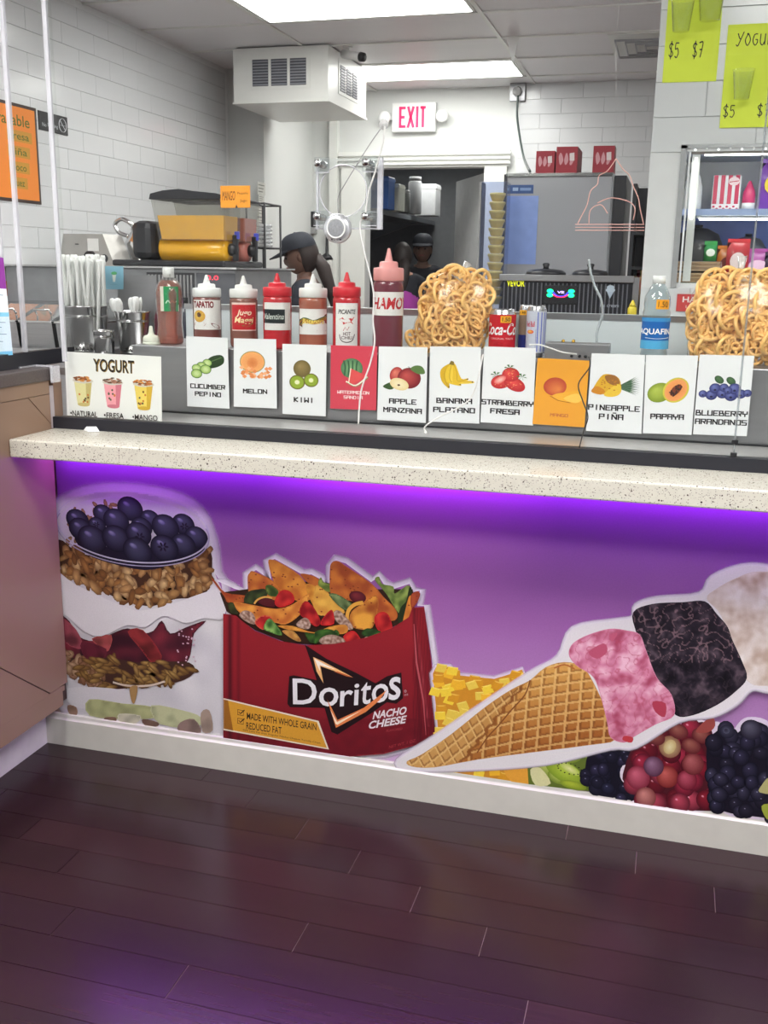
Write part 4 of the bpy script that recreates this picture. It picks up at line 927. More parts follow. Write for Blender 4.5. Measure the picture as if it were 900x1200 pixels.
# ================================================================ BOTTLES
ZT = 1.173
def squeeze(cx, wpx, tip, yd, label, capc, bodyc, draw=None, lab=(0, 0), labh=(.25, .75), alpha_body=False, labw=.9, labc=(226, 224, 222)):
    base = W(cx, 410, y=yd); s = (W(cx+wpx/2, 400, y=yd)-W(cx-wpx/2, 400, y=yd)).length/2; top = W(cx, tip, y=yd).z
    t = thing('squeeze_bottle', label, 'bottle', (base.x, yd, ZT), group='squeeze bottles of sauce on the steel counter')
    Ht = top-ZT; hb = Ht*.70; r = s
    bm = mat('sauce_%d_%d_%d' % bodyc, bodyc, .22, var=.08, scale=12, coat=.3); cm = mat('cap_%d_%d_%d' % capc, capc, .35, var=.02)
    MB().lathe([(r*.9, 0), (r*.98, .006), (r, .014), (r, hb*.92), (r*.97, hb*.97), (r*.86, hb)], n=28).build('bottle_body', bm, t)
    MB().lathe([(r*.92, hb*.985), (r*1.0, hb), (r*1.0, hb+Ht*.10), (r*.95, hb+Ht*.115), (r*.62, hb+Ht*.12), (r*.60, hb+Ht*.165), (r*.52, hb+Ht*.175), (r*.26, hb+Ht*.18), (r*.20, hb+Ht*.22), (r*.085, Ht-.001), (r*.06, Ht)], n=28).build('nozzle_cap', cm, t)
    aim = math.atan2(CAM.x-base.x, -(CAM.y-yd)); a = CA(None, 1.2e-5, 4e-4); z0, z1 = hb*labh[0], hb*labh[1]; wd = 2*r*labw; rr = r+.0002
    def f(u, v, h):
        an = aim+(u/100-.5)*wd/r*1.15+lab[0]; return Vector(((rr+h)*sin(an), -(rr+h)*cos(an), z1-(z1-z0)*v/165))
    a.fr = f; n = 28; pts = [(100*i/n, v) for v in (0, 165) for i in range(n+1)]; a.tri(pts, [labc]*len(pts), [(i, i+1, i+n+2, i+n+1) for i in range(n)]); a.h += 5e-4
    if draw: draw(a)
    a.build('label', t, rough=.3); return t
def grid(a, x0, y0, x1, y1, c, n=10):
    n *= 2; h = a.nxt(); a.h += 4e-4; pts = [(x0+(x1-x0)*i/n, v) for v in (y0, y1) for i in range(n+1)]; a.tri(pts, [c]*len(pts), [(i, i+1, i+n+2, i+n+1) for i in range(n)], h)
def l_tap(a):
    a.t('TAPATIO', 4, 44, 70, 6, (120, 34, 40), bold=.045); a.sb(24, 90, 20, 34, 0, (226, 190, 90), (200, 150, 60), n=16); a.sb(24, 82, 8, 14, 0, (90, 60, 46), n=12); a.sp([(8, 130), (24, 100), (42, 130)], (200, 70, 60), 0); a.sp([(60, 128), (84, 140), (92, 160), (70, 150)], (120, 40, 44)); a.sp([(4, 128), (46, 130), (40, 144), (6, 142)], (150, 60, 56), 0)
def l_red(a):
    grid(a, 2, 12, 98, 158, (190, 44, 50)); a.t('Jugo', 22, 84, 78, 40, (240, 226, 200), bold=.02, shear=.3); a.t('Maggi', 14, 128, 86, 84, (240, 220, 170), bold=.02, shear=.2); a.sp([(20, 120), (50, 132), (84, 118), (60, 142)], (110, 130, 60))
def l_val(a): grid(a, 0, 40, 74, 124, (40, 46, 48)); a.t('Valentina', 2, 100, 70, 66, (206, 214, 206), shear=.25, bold=.01); a.line([(4, 116), (70, 114)], 4, (96, 130, 110))
def l_bot(a):
    for k, c in enumerate(((60, 84, 50), (190, 150, 50), (150, 50, 40))): a.line(smooth([(4, 96+k*7), (22, 62+k*7), (50, 78+k*7), (78, 60+k*7), (96, 46+k*7)], 5, False), 14, c)
    a.sp([(0, 70), (14, 60), (16, 120), (4, 110)], (60, 60, 44), 0); a.sp([(86, 40), (98, 30), (98, 96), (88, 90)], (130, 40, 36), 0); a.t('Botanera', 16, 96, 84, 62, (240, 214, 110), bold=.02, shear=.2); a.line([(60, 138), (92, 140)], 3, (110, 110, 110))
def l_pic(a):
    a.t('PICANTE', 14, 42, 88, 24, (40, 34, 36), bold=.02, shear=.2); a.sp([(18, 62), (34, 54), (40, 62), (62, 58), (84, 52), (70, 70), (78, 80), (54, 74), (36, 82), (34, 72)], (190, 60, 60), 0); a.line([(20, 14), (80, 12)], 1.2, (120, 110, 110))
    a.t('HOT', 36, 124, 66, 110, (70, 34, 40), bold=.02); a.t('CHILI', 28, 138, 74, 126, (70, 34, 40), bold=.02); a.line(smooth([(20, 120), (28, 142), (50, 150), (74, 142), (84, 118)], 4, False), 3.5, (60, 40, 44)); a.line([(36, 106), (44, 92), (52, 104), (60, 90)], 2.5, (170, 60, 60))
def l_cha(a): a.t('CHAMOY', -4, 122, 104, 38, (186, 44, 50), bold=.03, shear=.2)
YD = .285
squeeze(244, 30, 322, YD, 'squeeze bottle with white cap and yellow sombrero label, brown sauce', (228, 230, 230), (116, 70, 66), l_tap, labh=(.34, .93), labw=1.0)
squeeze(286.5, 30, 323, YD, 'squeeze bottle with white cap and square red label', (222, 222, 220), (128, 84, 74), l_red, labh=(.34, .9), labw=.85, labc=(228, 200, 190))
squeeze(325.5, 31, 320, YD, 'red squeeze bottle with red cap and black label in a white border', (206, 40, 54), (188, 44, 52), l_val, labh=(.36, .88), labw=.95)
squeeze(367, 31, 321, YD, 'squeeze bottle with white cap and green, yellow and red ribbon label', (226, 226, 224), (158, 92, 74), l_bot, labh=(.3, .78), labw=1.05)
squeeze(406, 31, 319, YD, 'red squeeze bottle with a tall narrow white PICANTE label', (206, 40, 54), (184, 40, 48), l_pic, labh=(.1, .88), labw=.75)
squeeze(454, 34, 291, YD, 'tall maroon squeeze bottle with pink cap and CHAMOY band', (232, 158, 156), (108, 48, 62), l_cha, labh=(.52, .84), labw=1.35)
# syrup bottle, green label
t = thing('syrup_bottle', 'clear bottle of amber syrup with white cap and green label', 'bottle', (W(200, 400, y=.3).x, .3, ZT))
amber = clear('amber_syrup', (226, 150, 112), 1, .05, body=.28, bodyc=(206, 110, 76)); pet = clear('clear_bottle', (238, 238, 236), 1.6, .02, body=.06)
MB().lathe([(.029, 0), (.032, .006), (.031, .03), (.029, .06), (.030, .10), (.0315, .145), (.027, .168), (.017, .182)], n=28, squ=5).build('syrup', amber, t)
MB().lathe([(.030, 0), (.0335, .006), (.032, .03), (.030, .06), (.032, .10), (.033, .15), (.028, .172), (.018, .186), (.014, .19), (.014, .2)], n=28, squ=5).build('bottle_body', pet, t)
MB().lathe([(.0165, .190), (.0165, .217), (.015, .219)], n=24).build('screw_cap', plastic_white, t)
aim = math.atan2(CAM.x-t.location.x, .3-CAM.y)
def lf(u, v, h):
    an = aim+(u/100-.5)*1.7; return Vector(((.034+h)*sin(an), -(.034+h)*cos(an), .165-.07*v/165))
a = CA(lf, 1.2e-5, 2e-4); grid(a, 0, 0, 22, 165, (214, 210, 196)); grid(a, 22, 0, 100, 165, (40, 140, 84)); a.sp([(70, 165), (100, 120), (100, 165)], (220, 226, 220), 0); a.line(smooth([(32, 112), (44, 92), (54, 110), (64, 92), (74, 108), (88, 96)], 4, False), 5, (206, 232, 210)); a.line([(34, 50), (70, 50)], 4, (150, 206, 160)); a.build('label', t)
# small white dispenser cap on the steel corner
o = thing('cap_lid', 'small white nozzle lid lying on the steel corner beside the syrup bottle', 'lid', (W(177.5, 405, y=.26).x, .26, ZT))
MB().lathe([(.024, 0), (.024, .018), (.02, .024), (.010, .027), (.007, .034), (.004, .052)], n=24).build('lid_shell', mat('milky_plastic', (216, 218, 204), .4), o); MB().lathe([(.0255, .0), (.0255, .006)], n=24).build('rim', mat('milky_plastic', (216, 218, 204), .4), o)
# cans
def can(cx, wpx, top, yd, label, cat_, draw, sticker=None, wd=None):
    r = (W(cx+wpx/2, 390, y=yd)-W(cx-wpx/2, 390, y=yd)).length/2; x = W(cx, 390, y=yd).x; h = W(cx, top, y=yd).z-ZT
    t = thing('drink_can', label, cat_, (x, yd, ZT), group='drink cans on the steel counter')
    MB().lathe([(r*.75, 0), (r*.95, .006), (r, .012), (r, h-.013), (r*.86, h-.003), (r*.84, h), (r*.8, h-.004)], n=32).build('can_shell', mat('can_metal', (196, 196, 200), .25, .9, var=.02), t)
    aim = math.atan2(CAM.x-x, yd-CAM.y)
    def f(u, v, hh):
        an = aim+(u/100-.5)*pi*1.2; return Vector(((r+hh)*sin(an), -(r+hh)*cos(an), h-.014-(h-.027)*v/165))
    a = CA(f, 1.2e-5, 2e-4); draw(a); a.build('can_print', t, rough=.25)
    if sticker:
        a = CA(f, 1e-5, 6e-4); grid(a, *sticker, (238, 168, 36), 4); x0, y0, x1, y1 = sticker; a.t('1.50', x0+3, y1-6, x1-3, y0+6, (30, 26, 26), bold=.02); a.build('price_sticker', t)
    return t
def c_coke(a): grid(a, 0, 0, 100, 165, (196, 32, 44), 16); a.t('Coca-Cola', 10, 92, 96, 38, (240, 236, 236), shear=.35, bold=.02); a.line([(20, 100), (82, 98)], 1.2, (226, 180, 180)); a.t('ORIGINAL TASTE', 26, 112, 74, 104, (230, 190, 190)); a.sb(45, 135, 16, 18, 0, (170, 24, 36), (190, 40, 50))
def c_bull(a):
    grid(a, 0, 0, 100, 165, (186, 190, 204), 16); a.sp([(20, 120), (50, 70), (50, 165), (20, 165)], (44, 56, 150), 0)
    for x in (54, 64, 74, 82): a.line([(x, 4), (x, 160)], 2.6, (90, 100, 186))
    for y in (34, 70, 104): a.line([(52, y), (86, y-3)], 2, (110, 118, 190))
    a.t('Red Bull', 20, 62, 46, 40, (196, 40, 60), bold=.02); a.sb(34, 82, 10, 8, 0, (226, 190, 80), (206, 70, 60))
can(588.5, 31, 362, .33, 'red cola can with white script and an orange price sticker', 'can', c_coke, (46, 6, 68, 36))
can(616, 17, 357, .36, 'slim dark energy drink can half hidden behind the silver one', 'can', lambda a: (grid(a, 0, 0, 100, 165, (150, 128, 110), 12), grid(a, 0, 100, 100, 165, (40, 50, 130), 12)), (20, 0, 50, 20))
can(628, 23, 358, .31, 'slim silver blue energy drink can beside the cola can', 'can', c_bull)
# water bottle
t = thing('water_bottle', 'clear water bottle with blue label and white cap', 'bottle', (W(767, 400, y=.3).x, .3, ZT))
hz = W(767, 323, y=.3).z-ZT; r = .0345
MB().lathe([(r*.8, 0), (r*.98, .008), (r, .02), (r*.94, .032), (r, .045), (r, hz*.58), (r*.92, hz*.62), (r*.97, hz*.68), (r*.9, hz*.76), (r*.62, hz*.86), (r*.42, hz*.91), (r*.42, hz*.94)], n=32).build('bottle_body', clear('water_bottle_plastic', (226, 234, 236), 2.2, .03, body=.10, bodyc=(206, 216, 220)), t)
MB().lathe([(r*.46, hz*.91), (r*.46, hz), (r*.4, hz)], n=24).build('screw_cap', plastic_white, t)
aim = math.atan2(CAM.x-t.location.x, .3-CAM.y)
def wf(u, v, h):
    an = aim+(u/100-.5)*pi*1.15; return Vector(((r*1.01+h)*sin(an), -(r*1.01+h)*cos(an), hz*.52-hz*.36*v/165))
a = CA(wf, 1.2e-5, 2e-4); grid(a, 0, 0, 100, 165, (34, 100, 176), 16); grid(a, 0, 120, 100, 165, (84, 168, 214), 16); grid(a, 0, 0, 100, 20, (60, 140, 200), 16); a.t('AQUAFINA', 12, 92, 96, 56, (240, 244, 248), bold=.02); a.line(smooth([(30, 106), (55, 110), (82, 104)], 4, False), 3, (200, 226, 240)); a.build('label', t, rough=.25)
a = CA(wf, 1.2e-5, 5e-4); grid(a, 48, -96, 76, -46, (240, 160, 30), 4); a.t('1.50', 52, -56, 72, -86, (40, 30, 30)); a.build('price_sticker', t)
# sheet of paper standing between the cans
o = MB().box(-.008, .008, 0, .001, 0, .108).build('paper_slip', plastic_white, loc=(W(606, 400, y=.37).x, .37, ZT)); tag(o, 'narrow white paper slip standing between the cola can and the energy drinks', 'paper')

# ================================================================ BAGS OF WHEEL SNACKS
snack = mat('golden_fried_wheel', (247, 198, 122), .4, var=.10, scale=60, bump=.3, coat=.2)
film = clear('cellophane', (252, 250, 247), 1.2, .16, body=.03, bodyc=(240, 236, 230))
def wheel_mesh(seed):
    r_ = random.Random(seed); m = MB(); R = .029; ell_ = r_.uniform(.75, .95)
    ring = [(R*cos(2*pi*i/16), R*ell_*sin(2*pi*i/16), .003*sin(4*pi*i/16+seed)) for i in range(16)]; m.tube(ring, .0050, 6, closed=True)
    m.tube([(R*.38*cos(2*pi*i/8), R*.38*ell_*sin(2*pi*i/8), 0) for i in range(8)], .0040, 5, closed=True)
    for k in range(6): an = k*pi/3+.2; m.tube([(R*.42*cos(an), R*.42*ell_*sin(an), 0), (R*cos(an), R*ell_*sin(an), .001)], .0036, 5)
    me = m.build('wheel_snack', snack); d = me.data; bpy.data.objects.remove(me); return d
WM = [wheel_mesh(k) for k in range(4)]
def snack_bag(outline, knot, yd, depth, lean, bag_label, wheel_label, n, seed):
    """outline in photograph positions, base point first; bag stands on the counter"""
    P3 = [W(x, y, y=yd) for x, y in outline]; zb = ZT; zmax = max(p.z for p in P3); cxm = sum(p.x for p in P3)/len(P3)
    t = thing('snack_bag', bag_label, 'bag', (cxm, yd, zb), group='clear bags of wheel snacks')
    def span(z):
        xs_ = []
        for i in range(len(P3)):
            p, q = P3[i], P3[(i+1) % len(P3)]
            if (p.z-z)*(q.z-z) <= 0 and abs(p.z-q.z) > 1e-6: xs_.append(p.x+(q.x-p.x)*(z-p.z)/(q.z-p.z))
        return (min(xs_), max(xs_)) if len(xs_) > 1 else None
    rings = []; N_ = 22; zs = [zb+.001+(zmax-zb-.004)*k/16 for k in range(17)]; m = MB(); vs = []; fs = []
    for k, z in enumerate(zs):
        sp = span(max(z, min(p.z for p in P3)+.001)) or (cxm-.01, cxm+.01); c = (sp[0]+sp[1])/2; hw = (sp[1]-sp[0])/2+.004; dp = depth*(.55+.45*sin(pi*min(1, (k+2)/16)))
        if k == 0: dp *= .85
        for i in range(N_):
            an = 2*pi*i/N_; wr = 1+.07*noise.noise(Vector((cos(an)*3, sin(an)*3+seed, k*.9))); vs.append((c-cxm+hw*cos(an)*wr, dp*sin(an)*wr, z-zb))
    for k in range(16):
        for i in range(N_): j = (i+1) % N_; fs.append((k*N_+i, k*N_+j, (k+1)*N_+j, (k+1)*N_+i))
    fs.append(tuple(range(N_))[::-1]); fs.append(tuple(16*N_+i for i in range(N_))); m.add(vs, fs, True)
    m.build('cellophane_bag', film, t)
    k0 = W(*knot[0], y=yd)-Vector((cxm, yd, zb)); k1 = W(*knot[1], y=yd)-Vector((cxm, yd, zb)); d = k1-k0
    MB().tube([k0-d*.35, k0, k0+d*.3, k1], [.030, .011, .0075, .012], 10).build('twisted_neck', clear('bag_neck', (250, 250, 250), 3, .1, body=.35, bodyc=(238, 236, 232)), t)
    r_ = random.Random(seed); pl = []; tries = 0
    while len(pl) < n and tries < 60000:
        tries += 1; z = r_.uniform(zb+.018, zmax-.014); sp = span(z)
        if not sp or sp[1]-sp[0] < .05: continue
        hw = (sp[1]-sp[0])/2; kz = (z-zb)/(zmax-zb); dp = depth*(.55+.45*sin(pi*min(1, kz+.12)))
        x = r_.uniform(sp[0]+.018, sp[1]-.018); e = max(0, 1-((x-(sp[0]+sp[1])/2)/hw)**2)**.5; y = r_.uniform(-.92, .35)*max(.002, dp*e-.014)
        p = Vector((x, yd+y, z))
        if all((p-q).length > .0195 for q in pl): pl.append(p)
    for p in pl:
        o = link('wheel_snack', r_.choice(WM)); o.location = p; o.rotation_euler = (pi/2+r_.uniform(-.5, .5), r_.uniform(-1.5, 1.5), .25+r_.uniform(-.75, .75)); s_ = r_.uniform(.85, 1.15); o.scale = (s_,)*3
        tag(o, wheel_label, 'snack', 'wheel snacks in '+('the bag beside the tall bottle' if seed == 1 else 'the bag at the right edge'))
snack_bag([(474, 413), (482, 392), (492, 366), (500, 336), (510, 322), (530, 317), (552, 320), (574, 330), (579, 348), (576, 375), (566, 400), (562, 413)], ((541, 322), (549, 308)), .36, .06, 0,
    'clear cellophane bag of golden wheel snacks leaning beside the CHAMOY bottle', 'golden wheel-shaped fried snack inside the bag beside the CHAMOY bottle', 100, 1)
snack_bag([(808, 428), (806, 400), (808, 370), (812, 345), (822, 330), (845, 320), (875, 318), (900, 324), (922, 335), (932, 360), (932, 400), (925, 428)], ((868, 322), (870, 300)), .33, .065, 0,
    'clear cellophane bag of golden wheel snacks at the right edge, knotted at top', 'golden wheel-shaped fried snack inside the bag at the right edge', 140, 2)

# ================================================================ SPEAKER PORT, CORDS
yg = -.004
def G(px, py, y=yg): return W(px, py, y=y)
o0 = G(409, 226); t = thing('speak_through_port', 'clear acrylic speak-through plate bolted over the round hole in the glass', 'plate', o0)
def gl(px, py): p = G(px, py)-o0; return (p.x, p.z)
pl_ = MB(); q = [gl(370, 186), gl(449, 184), gl(449, 269), gl(369, 267)]; cx_, cz_ = gl(402, 224); rr = .060
# plate with a round hole
n = 32; vs = []; fs = []
def sq(an):
    dx, dz = cos(an), sin(an); x0, x1 = q[0][0], q[1][0]; z1, z0 = q[0][1], q[2][1]; ts = []
    if dx > 0: ts.append((x1-cx_)/dx)
    if dx < 0: ts.append((x0-cx_)/dx)
    if dz > 0: ts.append((z1-cz_)/dz)
    if dz < 0: ts.append((z0-cz_)/dz)
    return min(t_ for t_ in ts if t_ > 0)
for y in (0, .004):
    for i in range(n):
        an = 2*pi*(i+.5)/n; s_ = sq(an); vs += [(cx_+rr*cos(an), y, cz_+rr*sin(an)), (cx_+s_*cos(an), y, cz_+s_*sin(an))]
for i in range(n):
    j = (i+1) % n; a0, a1, b0, b1 = 2*i, 2*i+1, 2*j, 2*j+1; c = 2*n; fs += [(a0, a1, b1, b0), (c+a0, c+b0, c+b1, c+a1), (a0, b0, c+b0, c+a0), (a1, c+a1, c+b1, b1)]
pl_.add(vs, fs).build('plate', acrylic, t)
MB().tube([(cx_+rr*cos(2*pi*i/40), 0, cz_+rr*sin(2*pi*i/40)) for i in range(40)], .0016, 6, True).build('hole_rim', acrylic_edge, t)
x1 = gl(449, 184)[0]; MB().box(x1-.012, x1, -.004, .006, q[2][1], q[0][1]).build('side_edge', acrylic_edge, t); MB().box(q[0][0]+.002, q[0][0]+.006, -.002, .006, q[2][1], q[0][1]).build('side_edge', acrylic_edge, t)
MB().box(q[0][0], x1, -.002, .006, q[2][1], q[2][1]+.004).build('side_edge', acrylic_edge, t)
for bx, by in ((374, 192), (430, 191), (373, 254), (429, 254)):
    x, z = gl(bx+1, by); MB().box(x-.011, x+.026, -.010, -.006, z-.020, z+.014).build('bolt_plate', acrylic, t)
    MB().box(x-.011, x+.026, -.010, -.006, z-.022, z-.020).build('plate_edge', acrylic_edge, t)
    MB().lathe([(.0085, -.022), (.0095, -.019), (.0095, -.013), (.006, -.012), (.006, .012), (.009, .013), (.009, .03)], (x, 0, z), 16, axis='y').build('bolt', chrome, t)
sp_ = G(397.5, 268); t = thing('round_speaker', 'round silver speaker puck hanging below the speak-through hole', 'speaker', sp_+Vector((0, -.012, 0)))
MB().lathe([(.020, -.012), (.030, -.011), (.035, -.004), (.035, .004), (.032, .008)], n=32, axis='y').build('housing', mat('satin_silver', (206, 208, 212), .25, .6, var=.02), t)
MB().tube([(.022*cos(2*pi*i/32), -.0125, .022*sin(2*pi*i/32)) for i in range(32)], .002, 8, True).build('bezel', plastic_white, t)
MB().lathe([(.019, -.0138), (.0205, -.0132), (.0205, -.0115)], n=28, axis='y').build('grille', mat('speaker_mesh', (140, 142, 146), .7, 0, var=.2, scale=400), t)
for k in (-1, 0, 1): MB().lathe([(.0, -.0135), (.0018, -.013), (.002, -.010)], (k*.011, 0, -.026-.002*(k == 0)), 10, axis='y').build('button', dark_plastic if k else chrome, t)
cordw = mat('white_cord', (214, 214, 212), .4, var=.03)
def cord(pts, r, label, m_=None, y=-.012, name='cord'):
    P_ = bez([W(p[0], p[1], y=(p[2] if len(p) > 2 else y)) for p in pts], 8); o = MB().tube(P_, r, 8).build(name, m_ or cordw); tag(o, label, 'cord'); return o
cord([(397, 252), (396, 240), (397, 229), (404, 216), (420, 190), (436, 165), (449, 147)], .0013, 'thin cord holding up the round silver speaker', mat('grey_cord', (150, 150, 150), .4))
cord([(451, 148), (448, 170), (440, 200), (432, 225), (428, 250), (422, 262), (424, 282), (432, 315), (438, 345), (437, 375), (439, 400), (434, 425), (424, 455), (421, 478), (420, 497)], .0022, 'white cord hanging from the speaker hook down past the watermelon card', y=-.016)
cord([(566, 415, -.004), (561, 440), (553, 464), (540, 476), (516, 488), (498, 500), (500, 507), (497, 506)], .0018, 'white cord curling over the banana card to the counter edge', y=-.01)
cord([(620, 404, .15), (632, 404, .15), (645, 408, .15), (660, 413, .15), (676, 415, .15)], .0018, 'white cord running from the cans to the steel box', y=.15)
cord([(690, 418, .17), (691, 430, .16), (678, 450, .15), (683, 470, .14), (689, 488, .12), (684, 505, .06), (679, 524, -.003)], .0016, 'black cord dropping past the mango card to the black strip', dark_plastic)
o = MB().lathe([(.012, -.006), (.012, -.002), (.007, -.001), (.005, .006)], (0, 0, 0), 16, axis='y').build('suction_hook', clear('hook_plastic', (240, 240, 240), 2, .05, body=.3), loc=W(450, 146, y=.004)); tag(o, 'clear suction hook on the glass where the speaker cord hangs', 'hook')
# grey steel box behind the mango and pineapple cards
c0, c1 = W(640, 401, y=.26), W(714, 413, y=.26); t = thing('steel_junction_box', 'flat grey steel box above the mango card', 'box', (c0.x, .26, ZT))
MB().box(0, c1.x-c0.x, -.02, .05, 0, c0.z-ZT, .002).build('case', steel_dull, t)
for k, dx in enumerate((.07, .09, .105)): MB().lathe([(.004, -.004), (.004, .0)], (dx, -.02, .012), 10, axis='y').build('socket', dark_plastic, t)
cord([(699, 401, .28), (700, 388, .28), (706, 368, .28), (704, 350, .27), (697, 335, .27), (692, 318, .27), (690, 304, .27)], .0032, 'silver braided cable rising from the grey steel box', mat('braided_silver', (196, 204, 208), .25, .5, var=.2, scale=300))
for dx in (660, 672): o = MB().lathe([(.004, 0), (.005, .004), (.003, .008)], W(dx, 401, y=.29)-Vector((0, 0, .001)), 10).build('brass_screw', mat('brass', (190, 150, 60), .3, 1)); tag(o, '%s brass screw on the grey steel box' % ('left' if dx == 660 else 'right'), 'screw')

# ================================================================ KITCHEN : near things on the left
def label_art(fr): return CA(fr, 2e-5, 3e-4)
def face(x0, x1, z0, z1, y):
    """print frame 0..100 x 0..165 on an upright sheet facing the customer"""
    return lambda u, v, h: Vector((x0+(x1-x0)*u/100, y-h, z1-(z1-z0)*v/165))
t = thing('side_shelf', 'low steel shelf behind the yogurt sign where the straw canister stands', 'shelf', (-.1, .6, 0))
MB().box(-.42, .265, -.25, .165, 1.06, 1.085, .003).build('shelf_top', steel, t)
for x in (-.4, .245):
    for y in (-.22, .14): MB().box(x-.015, x+.015, y-.015, y+.015, 0, 1.06).build('leg', steel, t)
def canister(x, y, r0, r1, z0, h, label):
    t = thing('steel_canister', label, 'canister', (x, y, z0), group='steel canisters on the side shelf')
    MB().lathe([(r0, 0), (r1, h), (r1+.003, h+.001), (r1+.003, h+.005), (r1-.002, h+.005), (r1-.004, h-.002), (r0-.003, .004), (.001, .003)], n=36).build('canister_wall', chrome, t)
    for z in (h*.2, h*.82): MB().tube([((r0+(r1-r0)*z/h+.0004)*cos(2*pi*i/32), (r0+(r1-r0)*z/h+.0004)*sin(2*pi*i/32), z) for i in range(32)], .0012, 5, True).build('rolled_band', chrome, t)
    return t
canister(-.178, .6, .068, .074, 1.085, .175, 'tall steel canister holding the bundle of white wrapped straws')
r_ = random.Random(4); sm_ = MB().lathe([(.0052, 0), (.0052, .31), (.0075, .325), (.006, .333)], n=7).build('straw', mat('white_straw_wrap', (236, 238, 236), .6, var=.03)); sd = sm_.data; bpy.data.objects.remove(sm_)
k = 0
for i in range(9):
    for j in range(6):
        u = (i-4)/4.4; v = (j-2.5)/3
        if u*u+v*v > 1.08: continue
        x = -.178+u*.062; y = .6+v*.058
        o = link('wrapped_straw', sd, None, (x, y, 1.092)); o.rotation_euler = (-v*.10+r_.uniform(-.02, .02), u*.085+r_.uniform(-.02, .02), r_.uniform(0, 6)); o.scale = (1.15, 1.15, r_.uniform(.96, 1.02))
        tag(o, 'white paper-wrapped straw standing in the tall steel canister', 'straw', 'wrapped straws in the tall canister'); k += 1
canister(-.068, .53, .030, .034, 1.085, .10, 'small steel cup between the straw canister and the spoon cup')
canister(-.012, .62, .044, .056, 1.085, .160, 'steel cup holding short white plastic spoons')
spoon = MB().lathe([(.0045, 0), (.0045, .17), (.009, .18), (.011, .2), (.008, .215), (.003, .22)], n=8, sy=.4).build('spoon', plastic_white); sd = spoon.data; bpy.data.objects.remove(spoon)
for i, (dx, dy, rx, ry) in enumerate(((-.035, 0, .05, -.26), (-.028, .01, .1, -.2), (-.02, -.01, .08, -.24), (.012, .0, .02, .08), (.02, .015, .05, .14), (.028, -.01, .03, .10), (.034, .01, .06, .2), (.006, .02, .1, .02))):
    o = link('plastic_spoon', sd, None, (-.012+dx*.5, .62+dy, 1.092)); o.rotation_euler = (rx, ry, i*.5); o.scale = (1.3, 1.3, .93); tag(o, 'short white plastic spoon standing in the steel spoon cup', 'spoon', 'plastic spoons in the steel cup')
# blue cup-print sign behind the straws
def blue_cup(a): a.sp([(40, 60), (60, 60), (56, 112), (44, 112)], (226, 232, 226), 0); a.sb(50, 50, 16, 12, 0, (90, 170, 110)); a.line([(30, 130), (70, 130)], 4, (120, 170, 190))
card([(123, 312), (144.5, 312), (144.5, 339), (123, 339)], .728, 'small blue sign with a printed cup, behind the straw canister', blue_cup, (132, 184, 206), name='cup_sign', group='signs on the serving counter')
t = thing('sign_stand', 'grey steel stand holding the small blue cup sign', 'stand', (-.03, .735, 1.085)); MB().box(-.10, .05, -.003, .003, 0, .28).build('back_plate', steel_dull, t); MB().box(-.10, .05, -.02, .02, 0, .004).build('foot', steel_dull, t)
for x, c, h, lb in ((.050, (110, 46, 62), .20, 'dark maroon syrup bottle behind the spoon cup'), (.095, (190, 140, 40), .21, 'amber syrup bottle behind the spoon cup'), (.137, (60, 60, 74), .19, 'dark blue syrup bottle behind the syrup bottle with the green label')):
    t = thing('sauce_bottle', lb, 'bottle', (x, .70, 1.085), group='syrup bottles on the side shelf'); MB().lathe([(.024, 0), (.026, .01), (.026, h*.7), (.012, h*.88), (.011, h)], n=18).build('bottle_body', mat('syrup_%d' % c[0], c, .2, coat=.3), t); MB().lathe([(.013, h), (.013, h+.02)], n=16).build('screw_cap', dark_plastic, t)

# topping rail with steel lidded pans, seen through the side glass
t = thing('topping_rail', 'steel topping rail behind the left glass screen', 'rail', (-.55, 1.05, 0)); MB().box(-.34, .30, -.27, .27, .0, 1.10, .004).build('rail_body', steel, t)
for k in range(4):
    x = -.80+.148*k; t = thing('topping_pan', '%s steel topping pan of the rail behind the left glass' % ('leftmost', 'second', 'third', 'rightmost')[k], 'pan', (x, 1.05, 1.10), group='steel topping pans')
    MB().prism([(-.24, 0), (.24, 0), (.255, .09), (-.255, .09)], -.066, .066, 'x').build('pan_body', steel, t); MB().box(-.069, .069, -.262, .262, .09, .098, .002).build('rim', chrome, t)
    MB().prism([(-.25, .098), (.25, .098), (.25, .15), (-.10, .15)], -.062, .062, 'x').build('sloped_lid', clear('pan_lid', (236, 238, 238), 2, .05, body=.25, bodyc=(200, 202, 204)), t); MB().tube([(-.03, -.2, .118), (-.03, -.215, .135), (.03, -.215, .135), (.03, -.2, .118)], .004, 6).build('lid_handle', chrome, t)
for k, (px, py, c, nm) in enumerate(((13.5, 338, (236, 140, 96), 'orange'), (29.5, 340.5, (190, 214, 110), 'lime green'), (44.5, 341, (200, 214, 90), 'yellow green'), (61, 339.5, (236, 172, 116), 'pale orange'))):
    p = W(px, py, x=-1.39); o = MB().box(0, .002, -.07, .07, -.035, .035).build('sticky_note', mat('note_%d' % k, c, .6), loc=p-Vector((.004, 0, 0))); tag(o, 'small %s sticky dot on the left wall above the steel pans' % nm, 'note')
